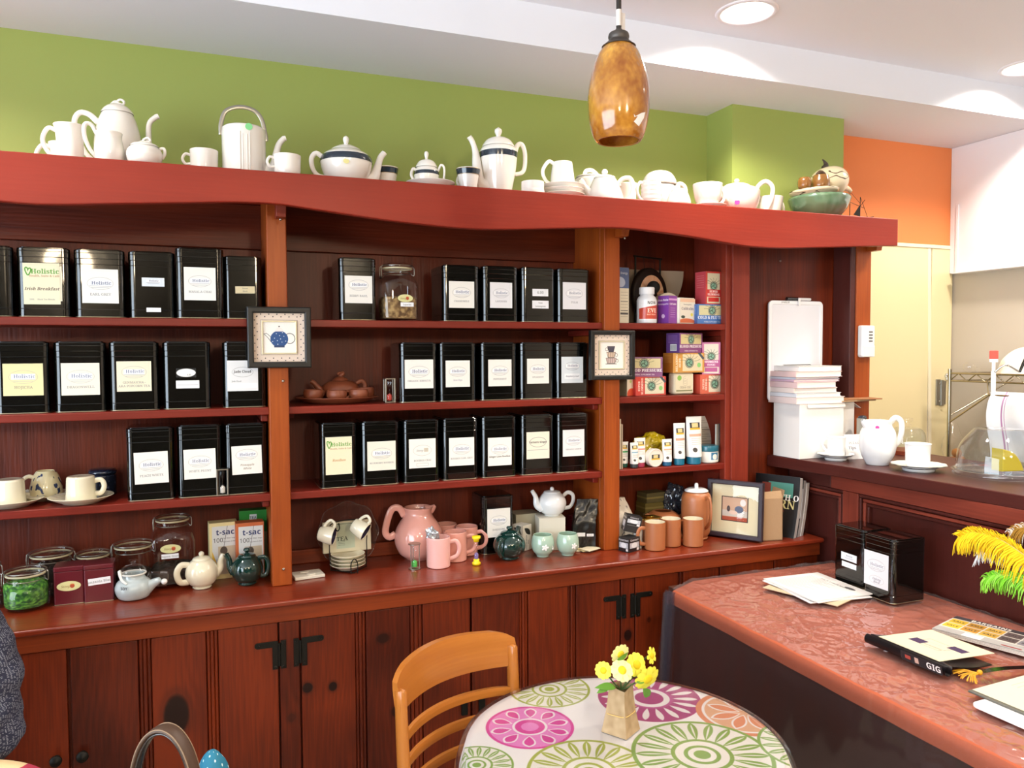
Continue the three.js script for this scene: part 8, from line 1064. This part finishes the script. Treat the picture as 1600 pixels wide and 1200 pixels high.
// ---------------------------------------------------------------- seated guest at the left edge and the table in front of her
{
  const { MarchingCubes } = await import('three/addons/objects/MarchingCubes.js');
  // bones: [from, to, radius, radius]
  const field = (bones, res, lo, hi, k) => {
    const mc = new MarchingCubes(res, new THREE.MeshStandardMaterial(), false, false, 200000); mc.isolation = 0; const S = (hi[0] - lo[0]);
    for (let z = 0; z < res; z++) for (let y = 0; y < res; y++) for (let x = 0; x < res; x++) {
      const h = res / 2, P = [x, y, z].map((q, i) => (lo[i] + hi[i]) / 2 + ((q - h) / h) * S / 2); let d = 0, e = 0;
      for (const [a, b, r0, r1] of bones) { let t = 0, n = 0; const ab = [0, 1, 2].map((i) => b[i] - a[i]); for (let i = 0; i < 3; i++) { t += (P[i] - a[i]) * ab[i]; n += ab[i] * ab[i]; } t = Math.max(0, Math.min(1, t / n)); let q = 0; for (let i = 0; i < 3; i++) q += (P[i] - a[i] - ab[i] * t) ** 2; e += Math.exp(-k * (Math.sqrt(q) - (r0 + (r1 - r0) * t))); }
      d = -Math.log(Math.max(e, 1e-30)) / k; mc.field[x + y * res + z * res * res] = -d;
    }
    mc.update(); const n = mc.count, pos = mc.positionArray.slice(0, n * 3), g = new THREE.BufferGeometry();
    for (let i = 0; i < n; i++) for (let c = 0; c < 3; c++) pos[i * 3 + c] = (lo[c] + hi[c]) / 2 + pos[i * 3 + c] * S / 2;
    g.setAttribute('position', new THREE.BufferAttribute(pos, 3)); let m = mergeVertices(g, 1e-5); m.computeVertexNormals(); const uv = new Float32Array(m.attributes.position.count * 2), mp = m.attributes.position; for (let i = 0; i < mp.count; i++) { uv[i * 2] = (Math.atan2(mp.getX(i) + 0.685, mp.getZ(i) - 0.33) * 0.16) * 4; uv[i * 2 + 1] = mp.getY(i) * 4; } m.setAttribute('uv', new THREE.BufferAttribute(uv, 2)); return m;
  };
  const X = -0.685, Z = 0.33, LX = (s) => X - 0.05 + s * 0.08, skin = std('#b98468', 0.55);
  const t = thing('person', 'seated person in a navy patterned blouse, only the sleeve showing at the left edge', 'person', [0, 0, 0]);
  // seated facing +z, towards the little table; only the left upper arm reaches into the frame
  const body = [[[X, 0.52, Z], [X, 0.75, Z], 0.13, 0.115], [[X, 0.75, Z], [X, 0.96, Z - 0.01], 0.115, 0.12], [[X - 0.1, 1.0, Z], [X + 0.1, 1.0, Z], 0.075, 0.075], [[X, 1.02, Z], [X, 1.14, Z + 0.02], 0.058, 0.05], [[X, 1.22, Z + 0.03], [X, 1.28, Z + 0.04], 0.085, 0.09], [[X, 1.19, Z + 0.08], [X, 1.21, Z + 0.09], 0.045, 0.05]];
  for (const s of [-1, 1]) {
    body.push([[X + s * 0.16, 1.01, Z], [X + s * 0.205, 0.74, Z + 0.02], 0.048, 0.04], [[X + s * 0.205, 0.74, Z + 0.02], [X + s * 0.12, 0.79, Z + 0.22], 0.038, 0.028], [[X + s * 0.09, 0.53, Z], [LX(s), 0.52, Z + 0.4], 0.085, 0.06], [[LX(s), 0.52, Z + 0.4], [LX(s), 0.1, Z + 0.42], 0.056, 0.036], [[LX(s), 0.06, Z + 0.42], [LX(s), 0.035, Z + 0.56], 0.034, 0.028]);
    for (let f = 0; f < 4; f++) body.push([[X + s * 0.115 + (f - 1.5) * 0.017, 0.79, Z + 0.24], [X + s * 0.1 + (f - 1.5) * 0.02, 0.768, Z + 0.315 + 0.01 * (f === 1 || f === 2)], 0.0125, 0.0085]);
    body.push([[X + s * 0.09, 0.788, Z + 0.22], [X + s * 0.06, 0.77, Z + 0.275], 0.013, 0.009]);
  }
  part(t, 'body', field(body, 96, [X - 0.75, -0.02, Z - 0.45], [X + 0.75, 1.48, Z + 1.05], 60), skin);
  const bl = [[[X, 0.52, Z], [X, 0.72, Z], 0.15, 0.14], [[X, 0.72, Z], [X, 0.95, Z - 0.01], 0.138, 0.14]]; for (const s of [-1, 1]) bl.push([[X, 1.0, Z], [X + s * 0.11, 1.0, Z], 0.082, 0.085], [[X + s * 0.15, 1.0, Z], [X + s * 0.19, 0.86, Z + 0.01], 0.066, 0.07], [[X + s * 0.19, 0.86, Z + 0.01], [X + s * 0.215, 0.72, Z + 0.03], 0.066, 0.05], [[X + s * 0.205, 0.735, Z + 0.03], [X + s * 0.15, 0.765, Z + 0.15], 0.055, 0.042]);
  const bg = field(bl, 80, [X - 0.5, 0.3, Z - 0.5], [X + 0.5, 1.3, Z + 0.5], 45), bp = bg.attributes.position; for (let i = 0; i < bp.count; i++) { const x = bp.getX(i), y = bp.getY(i), z = bp.getZ(i), n = noise3.noise(x * 12, y * 22, z * 12) * 0.012 + noise3.noise(x * 30, y * 40, z * 30) * 0.004; bp.setXYZ(i, x + n, y, z + n * 0.6); } bg.computeVertexNormals();
  M.blouse = std('#ffffff', 0.85, { map: dataTex(512, 512, (u, v) => { const i = Math.floor(u * 70), j = Math.floor(v * 90), q = Math.abs(Math.sin(i * 127.1 + j * 311.7) * 43758.5) % 1, fu = u * 70 - i - 0.5, fv = v * 90 - j - 0.5, n = fbm(u, v, 30, 30, 2, 600); return q > 0.35 && Math.abs(fu * Math.cos(q * 9) + fv * Math.sin(q * 9)) < 0.17 && Math.hypot(fu, fv) < 0.42 ? [150, 154, 164] : mixc([30, 34, 56], [46, 50, 74], 0.5 + n); }) });
  part(t, 'blouse', bg, M.blouse, 'navy blouse with a small pale pattern');
  part(t, 'hair', [solid([[0.0005, 0.115], [0.06, 0.1], [0.098, 0.05], [0.104, 0.0], [0.1, -0.04]]).translate(X, 1.285, Z + 0.015), new THREE.SphereGeometry(0.1, 20, 14).scale(1, 1.3, 0.6).translate(X, 1.22, Z - 0.045)], std('#3a2a20', 0.7));
  for (const s of [-1, 1]) { part(t, 'eye', ball(0.011, X + s * 0.032, 1.265, Z + 0.118), std('#2a2422', 0.3)); part(t, 'ear', new THREE.SphereGeometry(0.022, 12, 10).scale(0.4, 1.3, 0.7).translate(X + s * 0.095, 1.245, Z + 0.04), skin); }
  part(t, 'nose', new THREE.ConeGeometry(0.014, 0.04, 10).translate(X, 1.242, Z + 0.134), skin); part(t, 'mouth', rbox(0.04, 0.008, 0.006, 0.003).translate(X, 1.2, Z + 0.138), std('#8a4a44', 0.5));
  const tr = [[[X, 0.54, Z], [X, 0.6, Z], 0.148, 0.14]]; for (const s of [-1, 1]) tr.push([[X + s * 0.09, 0.545, Z], [LX(s), 0.535, Z + 0.4], 0.096, 0.072], [[LX(s), 0.52, Z + 0.4], [LX(s), 0.14, Z + 0.42], 0.068, 0.052]);
  part(t, 'trousers', field(tr, 64, [X - 0.5, 0, Z - 0.3], [X + 0.5, 1.0, Z + 0.7], 60), std('#2c3038', 0.8));
  const ch = thing('dining_chair', 'plain wooden chair under the seated guest beyond the left edge', 'chair', [X, 0, Z]); part(ch, 'seat', slab(0.4, 0.36, 0.03, 0.05, 0.004).translate(0, 0.34, 0), M.chair); for (const a of [-1, 1]) for (const b of [-1, 1]) part(ch, 'leg', rod([a * 0.17, 0, b * 0.15], [a * 0.16, 0.342, b * 0.14], 0.017, 12), M.chair); for (const b of [-1, 1]) part(ch, 'back_post', rod([b * 0.17, 0.35, -0.175], [b * 0.17, 0.84, -0.215], 0.012, 12), M.chair); part(ch, 'backrest', rbox(0.34, 0.1, 0.02, 0.008, 2).rotateX(-0.08).translate(0, 0.73, -0.21), M.chair);
  const tb = thing('cafe_table', 'small round table beyond the lower left corner', 'table', [-0.525, 0, 0.78]); part(tb, 'tabletop', new THREE.CylinderGeometry(0.24, 0.24, 0.025, 48).translate(0, 0.733, 0), M.chair); part(tb, 'column', new THREE.CylinderGeometry(0.03, 0.03, 0.7, 20).translate(0, 0.37, 0), M.iron); part(tb, 'foot', lath([[0.0005, 0.04], [0.04, 0.035], [0.06, 0.015], [0.06, 0], [0.0005, 0]], 32), M.iron);
  const tc = thing('tablecloth', 'white cloth with crimson bands peeping in at the lower left corner', 'tablecloth', [-0.525, 0, 0.78]); part(tc, 'cloth', (() => { const g = grid(96, 24, (u, v) => { const a = u * 6.2832; if (v < 0.5) { const r = v / 0.5 * 0.25; return [Math.cos(a) * r, 0.7475, -Math.sin(a) * r]; } const d = (v - 0.5) / 0.5, r = 0.25 + 0.006 * Math.min(1, d * 8) + d * 0.02 * (1 + Math.sin(a * 8)); return [Math.cos(a) * r, 0.7475 - d * 0.2, -Math.sin(a) * r]; }), p = g.attributes.position, uv = g.attributes.uv; for (let i = 0; i < p.count; i++) uv.setXY(i, p.getX(i) + 0.5, p.getZ(i) + 0.5); return g; })(), std('#ffffff', 0.8, { map: dataTex(512, 512, (u, v) => { const d = Math.hypot(u - 0.5, v - 0.5), a = Math.atan2(v - 0.5, u - 0.5) * 7; return d > 0.185 && Math.sin(a) > 0.45 ? [176, 44, 74] : d > 0.21 ? [226, 200, 150] : [232, 224, 206]; }) }));
}
renderer.render(scene, camera);
